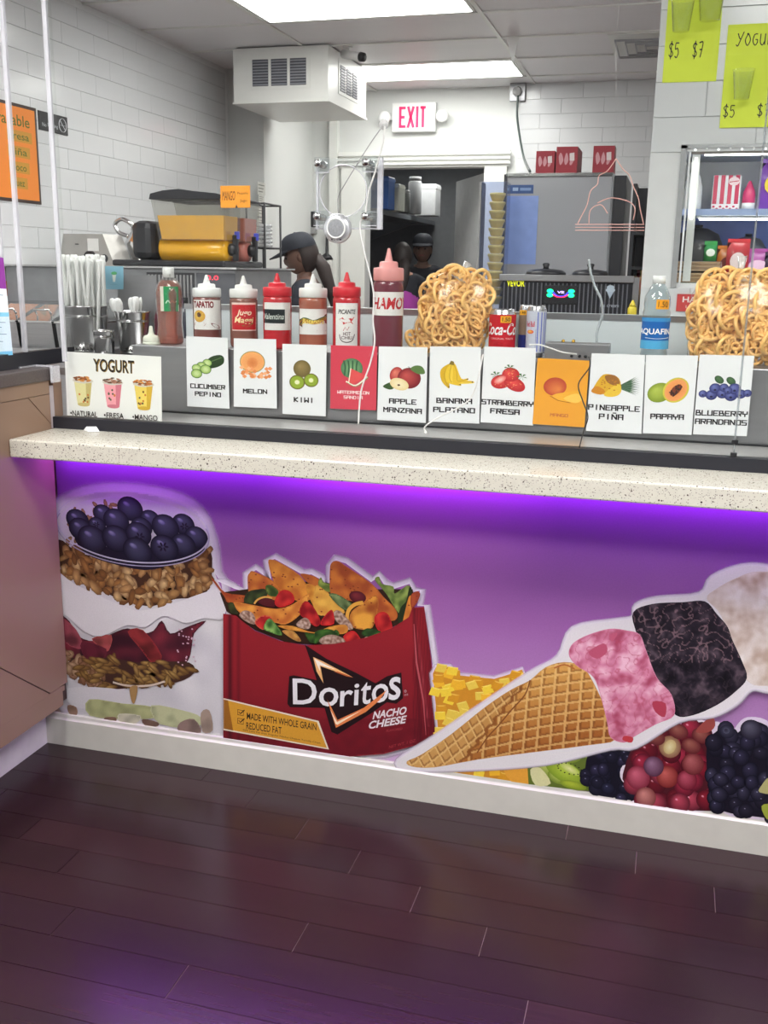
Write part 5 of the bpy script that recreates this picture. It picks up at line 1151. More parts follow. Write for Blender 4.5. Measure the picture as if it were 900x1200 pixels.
# flyer at the far left
def flyer(a):
    a.poly([(0, 0), (100, 0), (100, 52), (0, 52)], (140, 56, 150)); a.sb(66, 48, 16, 12, 0, (240, 236, 240)); a.sb(70, 50, 8, 8, 0, (190, 90, 70)); a.poly([(0, 92), (100, 92), (100, 99), (0, 99)], (130, 196, 226)); a.poly([(0, 158), (100, 158), (100, 165), (0, 165)], (120, 190, 226)); a.poly([(0, 99), (100, 99), (100, 158), (0, 158)], (206, 222, 236))
    for k, y in enumerate((62, 66, 84, 108, 116, 122, 128, 140, 146)): a.line([(58, y), (92-(k % 3)*8, y+1)], 1.1, (110, 130, 160))
card([(-50, 296), (4, 302), (15, 416), (-46, 420)], -.11, 'white and blue flyer with a purple top standing at the far left edge', flyer, (232, 236, 240), name='flyer', group='signs on the serving counter')

# menu and no smoking sign on the left wall
def onwall(y0, y1, z0, z1, x=-1.397): return lambda u, v, h: Vector((x+h, y0+(y1-y0)*u/100, z1-(z1-z0)*v/165))
t = thing('orange_menu', 'orange menu board with dark frame on the left wall', 'menu', (0, 0, 0)); MB().box(-1.4, -1.396, 1.60, 2.20, 1.69, 2.145).build('board', mat('dark_frame', (60, 44, 40), .5), t)
a = label_art(onwall(1.61, 2.185, 1.705, 2.13, -1.396)); a.poly([(0, 0), (100, 0), (100, 165), (0, 165)], (240, 142, 60)); OL = (92, 108, 40)
a.t('Available', 36, 34, 92, 14, OL, bold=.01)
for k, (s_, x1) in enumerate((('Fresa', 90), ('Piña', 86), ('Coco', 84), ('Nuez', 80))):
    y = 58+k*28; a.poly([(60, y-16), (x1+4, y-16), (x1+4, y+4), (60, y+4)], (206, 150, 60)); a.t(s_, 62, y, x1, y-13, OL, bold=.01)
a.build('print', t)
t = thing('no_smoking_sign', 'small dark no smoking sign on the left wall beside the orange menu', 'sign', (0, 0, 0)); MB().box(-1.4, -1.395, 2.22, 2.47, 2.05, 2.14).build('plate', dark_plastic, t)
a = label_art(onwall(2.22, 2.47, 2.05, 2.14, -1.395)); gr = (190, 194, 200); a.t('No', 10, 130, 24, 96, gr, bold=.01); a.t('Smoking', 28, 130, 64, 90, gr, bold=.01)
a.line([(82+13*cos(q*.3), 82+60*sin(q*.3)) for q in range(21)], 3, gr, closed=True); a.line([(73, 40), (91, 124)], 2.5, gr); a.line([(72, 84), (92, 84)], 3, gr); a.build('print', t)

# ---------------------------------------------------------------- slush machine on the steel refrigerator
t = thing('back_refrigerator', 'steel undercounter refrigerator with vent slats, under the juice machine', 'refrigerator', (-.66, 2.2, 0))
MB().box(-.72, .47, -.35, .35, .08, 1.388, .004).build('cabinet', mat('mid_steel', (150, 152, 155), .4, .3), t)
MB().box(-.735, .485, -.37, .36, 1.388, 1.396).build('top_lip', chrome, t)
MB().box(.03, .27, -.352, -.349, 1.12, 1.37).build('vent_recess', mat('vent_dark', (70, 70, 74), .6), t)
for k in range(13): MB().box(.038+k*.0178, .047+k*.0178, -.357, -.352, 1.13, 1.36).build('vent_slat', steel, t)
MB().box(.28, .47, -.354, -.35, 1.14, 1.37).build('control_panel', mat('panel_grey', (96, 98, 104), .4), t)
em = mat('red_led_digits', (255, 40, 60), .5, emit=3)
a = label_art(face(.33, .39, 1.34, 1.36, -.3545)); a.t('0.0', 0, 165, 100, 0, (255, 60, 80)); a.build('digits', t, emit=2)
for x in (-.68, .43):
    for y in (-.3, .3): MB().lathe([(.02, 0), (.02, .08)], (x, y, 0), 10).build('foot', dark_plastic, t)
black_hous = mat('black_housing', (34, 35, 40), .35)
t = thing('juice_machine', 'black juice machine with a yellow mango bowl on the steel refrigerator', 'juice machine', (-.5, 2.2, 1.396))
MB().box(-.385, .20, -.22, .24, 0, .030, .01).build('base_plate', black_hous, t)
MB().box(-.30, -.185, -.19, .22, .03, .21, .035).build('motor_housing', black_hous, t)
def bowl(y, liq, nm, tall):
    m = clear('bowl_%s' % nm, (236, 236, 232), 1.4, .04, body=.03)
    L = mat('juice_%s' % nm, liq, .25, var=.05, scale=8, coat=.4)
    MB().lathe([(.03, -.175), (.056, -.17), (.062, -.16), (.064, .15), (.052, .168), (.02, .175)], (0, y, .082), 28, axis='x').build('barrel', L, t)
    pr = [(-.19, .125), (.155, .125), (.185, .24), (.175, .25), (-.205, .25)]
    MB().prism([(x*.985+.0, z+.001) for x, z in ((-.14, .125), (.18, .125), (.183, .232), (-.16, .232))], y-.078, y+.078, 'y').build('juice', L, t)
    MB().prism([(-.148, .12), (.188, .12), (.192, .27), (.192, .305), (-.185, .305)], y-.086, y+.086, 'y').build('bowl_wall', m, t)
    MB().prism([(-.192, .305), (.198, .305), (.20, .315), (.15, .330), (.02, .342), (-.04, .350), (-.12, .344), (-.185, .330)], y-.09, y+.09, 'y').build('lid', black_hous, t)
    MB().lathe([(.028, .175), (.03, .19), (.022, .21)], (0, y, .082), 18, axis='x').build('tap_collar', black_hous, t)
    MB().box(.19, .215, y-.012, y+.012, .03, .15, .005).build('tap_body', black_hous, t); MB().box(.20, .222, y-.01, y+.01, .13, .165, .004).build('tap_lever', mat('blue_lever', (70, 80, 190), .4), t)
bowl(-.10, (230, 172, 40), 'mango', 1); bowl(.13, (196, 120, 110), 'pink', 0)
t = thing('orange_flavour_tag', 'orange handwritten MANGO tag hooked on the juice machine lid', 'tag', (W(281, 231, y=2.05).x, 2.0, W(281, 231, y=2.05).z))
MB().box(-.073, .073, -.002, .002, -.05, .046, .0015).build('tag_sheet', mat('orange_paper', (246, 158, 50), .6), t)
a = label_art(face(-.073, .073, -.05, .046, -.002)); a.t('MANGO', 6, 110, 50, 40, (40, 34, 30), shear=.2); a.t('Pequeño', 58, 70, 94, 46, (90, 60, 30)); a.t('Jugo', 66, 128, 90, 100, (90, 60, 30)); a.sp([(50, 165), (54, 138), (58, 165)], (40, 40, 40), 0); a.build('handwriting', t)
# steel scoop dispenser and kettle
t = thing('steel_bin', 'brushed steel counter bin with an oval hole left of the juice machine', 'bin', (-1.16, 2.25, 1.396))
MB().prism([(-.13, 0), (.185, 0), (.125, .152), (-.095, .152)], -.09, .09, 'y').build('bin_body', mat('warm_steel', (178, 176, 172), .35, .6), t)
MB().lathe([(.038, -.0915), (.038, -.0905)], (.05, 0, .035), 24, axis='y', sy=1).build('oval_opening', black_hous, t); MB().lathe([(.02, -.0915), (.02, -.0905)], (.13, 0, .035), 20, axis='y').build('round_opening', black_hous, t)
MB().box(.04, .10, -.093, -.0905, .07, .13).build('paper_label', plastic_white, t); MB().box(-.03, -.01, -.093, -.0905, .10, .105).build('small_mark', black_hous, t)
t = thing('steel_jug', 'polished steel jug with looped handle behind the steel bin', 'jug', (-.99, 2.44, 1.396))
MB().lathe([(.04, 0), (.045, .01), (.07, .07), (.078, .11), (.06, .15), (.04, .175), (.044, .19)], n=30).build('jug_body', chrome, t)
MB().tube(bez([(-.05, -.02, .15), (-.10, -.03, .17), (-.12, -.03, .21), (-.08, -.03, .235), (-.03, -.02, .21), (-.02, 0, .17)], 6), .011, 10).build('handle', chrome, t); MB().tube(bez([(.06, 0, .15), (.10, 0, .16), (.13, 0, .11)], 6), .006, 8).build('spout_rod', mat('brass', (190, 150, 60), .3, 1), t)
# wire rack right of the juice machine
t = thing('wire_rack', 'dark wire rack with plastic lids right of the juice machine', 'rack', (W(299, 300, y=2.60).x, 2.60, 0))
for x in (-.045, .055): MB().tube([(x, 0, 0), (x, 0, 1.72)], .006, 8).build('upright', dark_plastic, t); MB().tube([(x, .22, 0), (x, .22, 1.72)], .006, 8).build('upright', dark_plastic, t)
for z in (1.22, 1.50, 1.72): MB().tube([(-.045, 0, z), (.055, 0, z), (.055, .22, z), (-.045, .22, z)], .005, 8, True).build('shelf_rim', dark_plastic, t)
for k, (z, lb) in enumerate(((1.225, 'lowest'), (1.505, 'middle'))): 
    t2 = thing('lid_stack', 'stack of pale plastic lids on the %s level of the wire rack' % lb, 'lids', (W(299, 300, y=2.60).x+.005, 2.71, z), group='plastic lids on the wire rack'); 
    for j in range(6): MB().lathe([(.04, j*.02), (.046, j*.02+.004), (.042, j*.02+.014), (.03, j*.02+.018)], n=20).build('lid', clear('lid_plastic', (236, 238, 240), 2, .08, body=.4, bodyc=(220, 222, 224)), t2)

# ---------------------------------------------------------------- wall bits
for k, (py, h, lb) in enumerate(((221, .085, 'topmost'), (233, .05, 'second'), (247, .075, 'third'), (261, .06, 'lowest'))):
    p = W(306, py, x=-1.14); t = thing('wall_notice', '%s of the small grey printed notices on the white corner column' % lb, 'notice', p, group='notices on the column'); wd_ = .07 if k != 1 else .05
    MB().box(0, .002, -wd_, wd_, -h/2, h/2).build('paper', mat('notice_paper', (196, 196, 190), .7), t)
    a = label_art(lambda u, v, hh, wd_=wd_, h=h: Vector((.002+hh, wd_-2*wd_*(1-u/100), h/2-h*v/165)))
    for j in range(3): a.line([(12, 40+j*42), (88-j*10, 40+j*42)], 14, (120, 120, 116))
    a.build('print', t)
p = W(337.5, 266.5, y=5.498); o = MB().box(-.055, .055, 0, .002, -.065, .065).build('sticky_note', mat('orange_note', (238, 170, 84), .6), loc=p); tag(o, 'orange sticky note on the white wall above the cap of the left worker', 'note')
p = W(365, 257, y=5.49); t = thing('wall_phone', 'dark wall intercom left of the door frame', 'intercom', (p.x, 5.5, p.z)); MB().box(-.035, .035, -.04, 0, -.06, .06, .006).build('body', dark_plastic, t); MB().box(-.04, .045, -.05, 0, -.115, -.065, .006).build('cradle', mat('grey_plastic', (150, 150, 150), .4), t)
p = W(383, 313, y=5.45); t = thing('soap_dispenser', 'pale grey wall dispenser with dark top left of the door', 'dispenser', (p.x, 5.5, p.z)); MB().box(-.055, .055, -.10, 0, -.10, .06, .02).build('tank', mat('grey_plastic_light', (196, 196, 192), .35), t); MB().lathe([(.06, 0), (.04, .03), (.012, .05), (.01, .25)], (0, -.05, .06), 16).build('pump_top', dark_plastic, t)

# ---------------------------------------------------------------- box with louvres under the ceiling
t = thing('air_unit', 'white boxed air unit with louvred grilles hanging under the ceiling', 'air unit', (-.757, 4.25, 2.415))
MB().box(-.315, .315, -.4, .4, 0, HC-2.415-.013, .004).build('housing', white_trim, t)
MB().box(-.322, .322, -.407, .407, -.012, 0).build('bottom_edge', white_trim, t)
gd = mat('grille_dark', (86, 88, 96), .5)
def grille(fr, name):
    m = MB()
    def bx(u0, u1, v0, v1, h0, h1):
        vs = [fr(u, v, h) for h in (h0, h1) for v in (v0, v1) for u in (u0, u1)]; return MB().add(vs, [(0, 1, 3, 2), (4, 6, 7, 5), (0, 4, 5, 1), (2, 3, 7, 6), (0, 2, 6, 4), (1, 5, 7, 3)])
    f = bx(-.205, .205, -.105, .105, 0, .004).build('grille_frame', white_trim, t)
    for c in (-.125, 0, .125):
        bx(c-.053, c+.053, -.085, .07, .004, .005).build('grille_opening', gd, t)
        for k in range(9): bx(c-.052, c+.052, -.080+k*.0168, -.074+k*.0168, .005, .010).build('louvre', mat('louvre_grey', (150, 152, 158), .4), t)
grille(lambda u, v, h: Vector((u-.005, -.4-h, v+.172)), 'front'); grille(lambda u, v, h: Vector((.315+h, u, v+.168)), 'side')
p = W(418, 69, y=4.2); t = thing('security_camera', 'small white and black security camera beside the boxed air unit', 'camera', (-.36, 3.98, HC))
MB().lathe([(.03, -.012), (.03, 0)], (0, 0, 0), 18).build('mount', plastic_white, t); MB().tube([(0, 0, -.01), (.01, -.01, -.05)], .008, 8).build('arm', plastic_white, t)
MB().tube([(-.03, 0, -.045), (.10, -.05, -.075)], .025, 16).build('camera_body', plastic_white, t); MB().tube([(.10, -.05, -.075), (.125, -.06, -.081)], [.029, .026], 16).build('lens_hood', dark_plastic, t)

# exit sign
e0 = W(484.5, 137, y=5.44); t = thing('exit_sign', 'white EXIT sign with red letters and two lamp heads on the back wall', 'exit sign', (e0.x, 5.5, e0.z))
MB().box(-.17, .17, -.055, 0, -.105, .105, .006).build('sign_box', plastic_white, t)
redm = bpy.data.materials.new('red_exit_letters'); redm.use_nodes = True; b_ = redm.node_tree.nodes['Principled BSDF']; b_.inputs['Base Color'].default_value = rgb((240, 30, 90)); b_.inputs['Emission Color'].default_value = rgb((255, 24, 84)); b_.inputs['Emission Strength'].default_value = .9
def letter_prism(strokes, x0, wd, z0, ht):
    m = MB()
    for (a_, b_2) in strokes:
        A = Vector((x0+a_[0]*wd, z0+a_[1]*ht)); B2 = Vector((x0+b_2[0]*wd, z0+b_2[1]*ht)); d = (B2-A).normalized(); nr = Vector((-d.y, d.x))*.0095; A2 = A-d*.0; 
        m.prism([(A2+nr)[:], (A2-nr)[:], (B2-nr)[:], (B2+nr)[:]], -.058, -.0552, 'y')
    return m
for ch, st, k in (('E', [((0, 0), (0, 1)), ((0, .94), (1, .94)), ((0, .5), (.85, .5)), ((0, .06), (1, .06))], 0), ('X', [((0, 0), (1, 1)), ((0, 1), (1, 0))], 1), ('I', [((.5, 0), (.5, 1))], 2), ('T', [((.5, 0), (.5, 1)), ((0, .94), (1, .94))], 3)):
    letter_prism(st, -.105+(0, .062, .112, .157)[k], .042, -.075, .15).build('letter', redm, t)
for s_ in (-1, 1): MB().lathe([(.02, 0), (.036, -.02), (.046, -.05), (.046, -.07), (.035, -.078)], (s_*.225, -.01, 0), 24, axis='y').build('lamp_head', plastic_white, t); MB().box(min(s_*.17, s_*.2), max(s_*.17, s_*.2), -.03, -.005, -.012, .012).build('lamp_arm', plastic_white, t)
# junction box and cable
j0 = W(607, 108, y=5.40); t = thing('junction_box', 'grey junction box where a dark cable leaves the ceiling', 'box', (j0.x, 5.41, j0.z))
MB().box(-.058, .058, -.03, .0, -.065, .065, .005).build('box_body', steel_dull, t); MB().lathe([(.03, -.03), (.034, -.05), (.025, -.06)], (0, 0, 0), 20, axis='y').build('plug', mat('grey_plastic', (150, 150, 150), .4), t)
cord([(607, 112, 5.34), (606, 135, 5.33), (609, 160, 5.3), (614, 185, 5.0), (621, 201, 3.6)], .008, 'dark cable hanging from the junction box down to the big grey refrigerator', mat('dark_green_cable', (50, 62, 60), .5))
# ceiling vent, hanging ticket
t = thing('ceiling_vent', 'white air diffuser in the ceiling beside the tiled pillar', 'vent', (1.5, 4.2, HC-.012)); MB().box(-.28, .28, -.28, .28, -.006, 0).build('frame', white_trim, t)
for k in range(4): q = .24-.055*k; m = MB(); z0, z1 = -.008-.006*(3-k)*0, -.03; m.tube([(-q, -q, z1), (q, -q, z1), (q, q, z1), (-q, q, z1)], .007, 4, True); m.build('deflector', mat('diffuser_metal', (170, 172, 176), .4), t)
o = MB().add([(0, 0, 0), (.07, 0, 0), (.04, 0, -.15), (0, .004, 0), (.07, .004, 0), (.04, .004, -.15)], [(0, 2, 1), (3, 4, 5), (0, 1, 4, 3), (1, 2, 5, 4), (2, 0, 3, 5)]).build('paper_pennant', plastic_white, loc=(W(580, 36, y=3.5).x, 3.9, HC-.013)); tag(o, 'small white paper pennant hanging from the ceiling grid', 'pennant')

# ================================================================ KITCHEN : centre right machines
fx0, fx1, fy, fz = .765, 1.352, 3.3, 1.912
t = thing('upright_refrigerator', 'tall grey upright refrigerator with a blue label behind the ice cream machine', 'refrigerator', (1.06, 3.6, 0))
MB().box(fx0-1.06, fx1-1.06, -.29, .3, .06, fz, .006).build('cabinet', mat('grey_enamel', (168, 170, 174), .28, .3, var=.03, scale=2), t)
MB().box(fx0-1.06+.012, fx1-1.06-.012, -.312, -.29, .10, fz-.012, .006).build('door', mat('grey_glass_door', (164, 165, 170), .14, .2, var=.03, scale=2), t)
MB().box(fx0-1.062, fx0-1.045, -.316, -.288, .1, fz, .002).build('left_trim', dark_plastic, t); MB().box(fx1-1.06, fx1-1.06+.06, -.30, .3, .06, fz-.01).build('dark_side_panel', black_hous, t)
MB().box(fx0-1.05, fx1-1.07, -.318, -.29, fz-.012, fz+.004).build('top_trim', chrome, t)
a = label_art(face(fx0-1.06+.035, fx0-1.06+.16, fz-.10, fz-.055, -.3125)); a.poly([(0, 0), (100, 0), (100, 165), (0, 165)], (60, 84, 130)); a.poly([(10, 50), (34, 50), (34, 115), (10, 115)], (150, 170, 200)); a.poly([(42, 56), (90, 56), (90, 110), (42, 110)], (120, 144, 184)); a.build('blue_label', t)
MB().box(fx0-1.06+.02, fx0-1.06+.19, -.3135, -.3122, 1.44, 1.80).build('blue_sheet', mat('blue_reflection_tint', (128, 150, 206), .25), t)  # blue reflection on the door, put on as a tinted sheet
def redbox(px0, px1, py0, depth, lb):
    p0 = W(px0, 200, y=3.36); p1 = W(px1, 200, y=3.36); h = W(px0, py0, y=3.36).z-fz-.004; x = (p0.x+p1.x)/2; w_ = (p1.x-p0.x)/2
    t = thing('red_carton', lb, 'carton', (x, 3.36, fz+.004), group='dark red cartons on the refrigerator')
    MB().box(-w_, w_, 0, depth, 0, h, .002).build('carton_body', mat('maroon_card', (142, 34, 48), .45, var=.06, scale=8), t)
    MB().box(-w_-.001, w_+.001, -.001, depth+.001, h*.02, h*.05).build('base_tape', mat('dark_red_tape', (100, 24, 36), .4), t)
    a = label_art(face(-w_, w_, 0, h, 0)); 
    for k in range(3): a.sp([(12+k*26, 60+k*20), (22+k*26, 36), (34+k*24, 80), (20+k*26, 110)], (190, 140, 146))
    a.poly([(62, 40), (84, 36), (86, 84), (64, 84)], (206, 196, 196)); a.build('print', t)
redbox(627.5, 649.5, 177, .1, 'smallest dark red carton, leftmost on the grey refrigerator'); redbox(651, 676, 172, .26, 'long dark red carton in the middle on the grey refrigerator'); redbox(694, 719, 171, .14, 'dark red carton at the right end on the grey refrigerator')
# cone dispenser
cx_ = W(581, 280, y=3.1).x; t = thing('cone_dispenser', 'tall clear dispenser of stacked yellow cones left of the grey refrigerator', 'dispenser', (cx_, 3.1, 0)); zb_, zt_ = W(581, 352, y=3.1).z, W(581, 214, y=3.1).z
MB().box(-.075, .06, -.06, .06, zb_-.05, zt_, .003).build('clear_case', clear('dispenser_case', (222, 228, 244), 1.5, .05, body=.10, bodyc=(190, 200, 230)), t); MB().box(-.085, -.076, -.065, .065, zb_-.05, zt_).build('grey_side', mat('grey_plastic', (150, 150, 150), .4), t)
MB().box(-.1, .075, -.08, .08, 0, zb_-.05, .004).build('pedestal', steel_dull, t)
cmz = mat('yellow_wafer', (255, 226, 120), .5, var=.1, scale=40); cn = MB().lathe([(.024, 0), (.030, .002), (.040, .028), (.043, .03), (.043, .040), (.036, .042)], n=18).build('c', cmz); cdt = cn.data; bpy.data.objects.remove(cn)
for k in range(13): o = link('wafer_cone', cdt, None, (cx_+.002, 3.1, zb_-.02+k*(zt_-zb_-.03)/13)); tag(o, 'yellow wafer cup stacked inside the tall clear dispenser', 'cone', 'wafer cups in the dispenser')
# ice cream machine
ix0, ix1, iy = .835, 1.50, 2.9; ic = (ix0+ix1)/2
t = thing('ice_cream_machine', 'black and steel counter ice cream machine with lit display and yellow name', 'ice cream machine', (ic, 3.08, 0)); hw = (ix1-ix0)/2
MB().box(-hw+.004, hw, -.17, .18, .9, 1.352).build('machine_body', mat('black_enamel', (34, 36, 44), .3), t)
MB().box(-hw-.01, hw+.005, -.19, .19, 1.352, 1.386, .003).build('top_band', steel, t); MB().box(hw, hw+.03, -.18, .18, .9, 1.38).build('steel_side', steel, t)
for k in range(30): MB().box(-hw+.012+k*.0215, -hw+.018+k*.0215, -.178, -.170, .95, 1.345).build('front_rib', mat('rib_grey', (120, 122, 130), .3, .5), t)
for k, (dx, r) in enumerate(((W(637, 315, y=2.95).x-ic, .105), (W(690, 316, y=2.95).x-ic, .092))):
    MB().lathe([(r, 0), (r, .01), (r*.85, .022), (r*.3, .03)], (dx, -.03, 1.386), 28).build('hopper_lid', black_hous, t); MB().lathe([(.018, 0), (.014, .01), (.02, .025), (.012, .032)], (dx, -.03, 1.414), 16).build('lid_knob', black_hous, t)
a = label_art(face(W(594, 330, y=iy).x-ic, W(615, 330, y=iy).x-ic, W(600, 336, y=iy).z, W(600, 327.5, y=iy).z, -.179)); a.t('VEVOR', 0, 160, 100, 5, (226, 230, 40), bold=.03); a.build('name_lettering', t, emit=.6)
c_ = W(657, 345, y=iy); MB().box(c_.x-ic-.085, c_.x-ic+.085, -.184, -.176, c_.z-.05, c_.z+.045, .004).build('display_panel', dark_plastic, t)
a = label_art(face(c_.x-ic-.075, c_.x-ic+.075, c_.z-.04, c_.z+.035, -.1845)); 
for s_ in (-1, 1): a.sb(50+s_*36, 40, 11, 22, 0, (20, 240, 160)); a.sb(50+s_*36, 86, 11, 24, 0, (20, 240, 150)); a.line(smooth([(50+s_*26, 50), (50+s_*16, 84), (50, 96)], 4, False), 6, (60, 60, 255)); a.line(smooth([(50+s_*26, 78), (50+s_*12, 104), (50, 108)], 4, False), 7, (255, 50, 90))
a.t('VE', 38, 66, 62, 40, (190, 170, 255), bold=.03); a.build('lit_emblem', t, emit=2.2)
a = label_art(face(W(708, 330, y=iy).x-ic, W(724, 330, y=iy).x-ic, W(716, 352, y=iy).z, W(716, 332, y=iy).z, -.179)); a.sb(50, 40, 28, 22, 0, (190, 206, 220)); a.sb(50, 66, 36, 22, 0, (190, 206, 220)); a.poly([(26, 84), (74, 84), (50, 150)], (180, 196, 214)); a.build('cone_icon', t)
a = label_art(face(W(705, 330, y=iy).x-ic, W(727, 330, y=iy).x-ic, W(716, 360, y=iy).z, W(716, 356, y=iy).z, -.179)); a.t('ice cream', 0, 165, 100, 0, (190, 200, 210)); a.build('small_lettering', t)
t = thing('back_counter', 'steel back counter under the ice cream machine', 'counter', (1.1, 3.0, 0)); MB().box(-.26, .43, -.115, .24, .1, .895, .004).build('counter_body', steel_dull, t); MB().box(-.24, .41, -.1, .2, 0, .1).build('plinth', dark_plastic, t)
# open shelf with snack bags right of the refrigerator
t = thing('snack_rack', 'dark open rack of snack bags right of the grey refrigerator', 'rack', (1.60, 3.45, 0))
for x in (-.14, .16): MB().box(x-.01, x+.01, -.15, .15, 0, 1.86).build('rack_side', black_hous, t)
MB().box(-.14, .16, .14, .15, 0, 1.86).build('rack_back', black_hous, t)
for z in (1.25, 1.42, 1.60): MB().box(-.13, .15, -.15, .14, z, z+.015).build('rack_shelf', dark_plastic, t)
def pouch(x, y, z, w_, h, c, lb, cat_='snack bag', c2=None, rz=0, grp='snack bags on the racks'):
    t = thing('snack_pouch', lb, cat_, (x, y, z), rz, grp); n = 6; vs = []; fs = []
    for j in range(n+1):
        for i in range(n+1):
            u, v = i/n, j/n; puff = .02*sin(pi*u)**.6*sin(pi*v)**.6; vs.append(((u-.5)*w_, -puff, v*h))
    for j in range(n+1):
        for i in range(n+1): u, v = i/n, j/n; vs.append(((u-.5)*w_, .02*sin(pi*u)**.6*sin(pi*v)**.6, v*h))
    K = (n+1)**2
    for j in range(n):
        for i in range(n): k = j*(n+1)+i; fs += [(k, k+1, k+n+2, k+n+1), (K+k, K+k+n+1, K+k+n+2, K+k+1)]
    MB().add(vs, fs, True).build('pouch_body', mat('pouch_%d_%d_%d' % c, c, .3, var=.15, scale=15, coat=.3), t, recalc=False)
    MB().box(-w_/2, w_/2, -.001, .001, h, h+.012).build('top_seal', mat('pouch_%d_%d_%d' % c, c, .3), t)
    if c2:
        a = label_art(lambda u, v, hh: Vector(((u/100-.5)*w_*.7, -.021-hh, h*.8-h*.6*v/165))); a.sb(50, 70, 50, 60, 0, c2); a.build('emblem', t)
    return t
pouch(1.64, 3.36, 1.435, .16, .15, (206, 150, 60), 'golden snack bag on the middle shelf of the dark rack', c2=(236, 196, 90)); pouch(1.60, 3.34, 1.265, .17, .14, (214, 160, 70), 'golden snack bag on the lowest shelf of the dark rack', c2=(190, 50, 40)); pouch(1.545, 3.42, 1.265, .1, .14, (170, 40, 44), 'red snack bag behind the golden one on the dark rack')
pouch(1.64, 3.38, 1.615, .15, .13, (196, 150, 130), 'pale pink snack bag on the top shelf of the dark rack')
# yellow sauce bottle by the machine
mp = W(741, 368, y=2.85); t = thing('mustard_bottle', 'small yellow squeeze bottle at the right end of the ice cream machine', 'bottle', (mp.x, 2.80, 1.18)); MB().lathe([(.02, 0), (.022, .01), (.022, .05), (.016, .06)], n=18).build('bottle_body', mat('mustard_plastic', (226, 206, 60), .35), t); MB().lathe([(.017, .06), (.013, .07), (.004, .09)], n=16).build('nozzle', mat('mustard_plastic', (226, 206, 60), .35), t)
t = thing('bottle_stand', 'narrow steel stand under the small yellow squeeze bottle', 'stand', (mp.x, 2.80, 0)); MB().box(-.05, .05, -.04, .04, 0, 1.17).build('stand_body', steel_dull, t); MB().box(-.055, .055, -.045, .045, 1.17, 1.18).build('stand_top', steel, t)
# reflection of a neon ice cream cup in the glass, built as tubes
nm_ = mat('pink_reflection_line', (226, 176, 166), .25, emit=.1); t = thing('neon_reflection_outline', 'thin pink outline sign of a swirled ice cream cup in front of the refrigerator', 'sign', W(714, 262, y=2.0))  # stands for the reflection in the glass, no sign hangs here
def np_(pts): o = t.location; return [W(x, y, y=2.0)-o for x, y in pts]
for pts in ([(722, 186), (712, 200), (702, 206), (700, 216), (692, 224), (688, 240), (682, 252), (677, 262)], [(722, 186), (730, 198), (738, 206), (742, 218), (748, 232), (750, 244), (754, 262)], [(700, 238), (716, 232), (736, 236), (744, 244), (742, 258)], [(690, 262), (692, 246), (704, 240), (712, 250)]): MB().tube(bez(np_(pts), 5), .0022, 6).build('neon_tube', nm_, t)  # tubes drawing the reflected neon outline
for y in (263, 266.5, 270): MB().tube(np_([(674, y), (755, y)]), .0018, 6).build('neon_tube', nm_, t)  # more lines of the reflected neon outline
MB().tube(np_([(722, 186), (722, 60)]), .0007, 4).build('hanging_wire', cordw, t); MB().tube([t.location-t.location+(W(722, 60, y=2.0)-t.location), Vector((W(722, 60, y=2.0).x-t.location.x, 0, HC-t.location.z))], .0007, 4).build('hanging_wire', cordw, t)  # made-up wires that carry the reflected outline

LM3 = LM.copy(); LM3.node_tree.nodes['Emission'].inputs[1].default_value = 16.0; LM4 = LM.copy(); LM4.node_tree.nodes['Emission'].inputs[1].default_value = 5.0
# ================================================================ TILED PILLAR WITH DISPLAY NICHE
nx0, nx1, nz0, nz1 = 1.705, 2.75, 1.364, 1.772; PX = 1.602; PY = 1.0
wm = MB().box(PX, nx0, PY, PY+.42, 0, HC).box(nx1, XR, PY, PY+.42, 0, HC).box(nx0, nx1, PY, PY+.42, 0, nz0).box(nx0, nx1, PY, PY+.42, nz1, HC)
tiled('wall_pillar', wm, (PX, PY, 1.15), (1, 0, 0), (0, 0, 1), (0, -1, 0), 6, 16, .305, .102, cut=lambda u, v: not (PX+u > nx0-.12 and 1.15+v > nz0-.03 and 1.15+v < nz1+.04))
struct('trim_3', MB().box(nx0, nx1, PY+.40, PY+.418, 1.60, nz1).box(nx0, nx0+.004, PY, PY+.4, nz0, nz1), plastic_white)
bl_ = mat('blue_backboard', (92, 116, 190), .35); struct('trim_4', MB().box(nx0, nx1, PY+.385, PY+.4, nz0, 1.60), bl_)
t = thing('display_shelf', 'pale blue shelf board across the display niche', 'shelf', (2.2, PY+.2, 1.588)); MB().box(nx0+.005-2.2, nx1-2.2, -.14, .185, -.010, .010).build('board', mat('pale_blue_board', (166, 184, 226), .3), t)
fm = mat('niche_frame', (206, 208, 210), .2, .6)
t = thing('niche_window_frame', 'shiny metal frame around the display niche', 'frame', (nx0, PY, nz0))
MB().box(-.012, .006, -.012, .0, -.01, nz1-nz0+.01).build('frame_side', fm, t); MB().box(.012, .018, -.004, .004, 0, nz1-nz0).build('inner_rail', mat('bright_rail', (236, 238, 240), .2), t); MB().box(-.012, nx1-nx0, -.012, .0, nz1-nz0, nz1-nz0+.012).build('frame_top', fm, t)
m = MB()
for k in range(26): MB().lathe([(.003, -.004), (.004, 0)], (.03+k*.034, -.006, nz1-nz0-.004+(k % 2)*.006), 6, axis='y').build('light_bead', mat('fairy_bead', (240, 240, 240), .2, emit=1.2), t)
MB().box(.02, nx1-nx0, -.004, .002, nz1-nz0-.016, nz1-nz0-.006).build('dark_string', mat('string_grey', (110, 106, 100), .5), t)
MB().box(.018, nx1-nx0, .002, .005, .0, nz1-nz0-.016).build('niche_glass', glass, t)
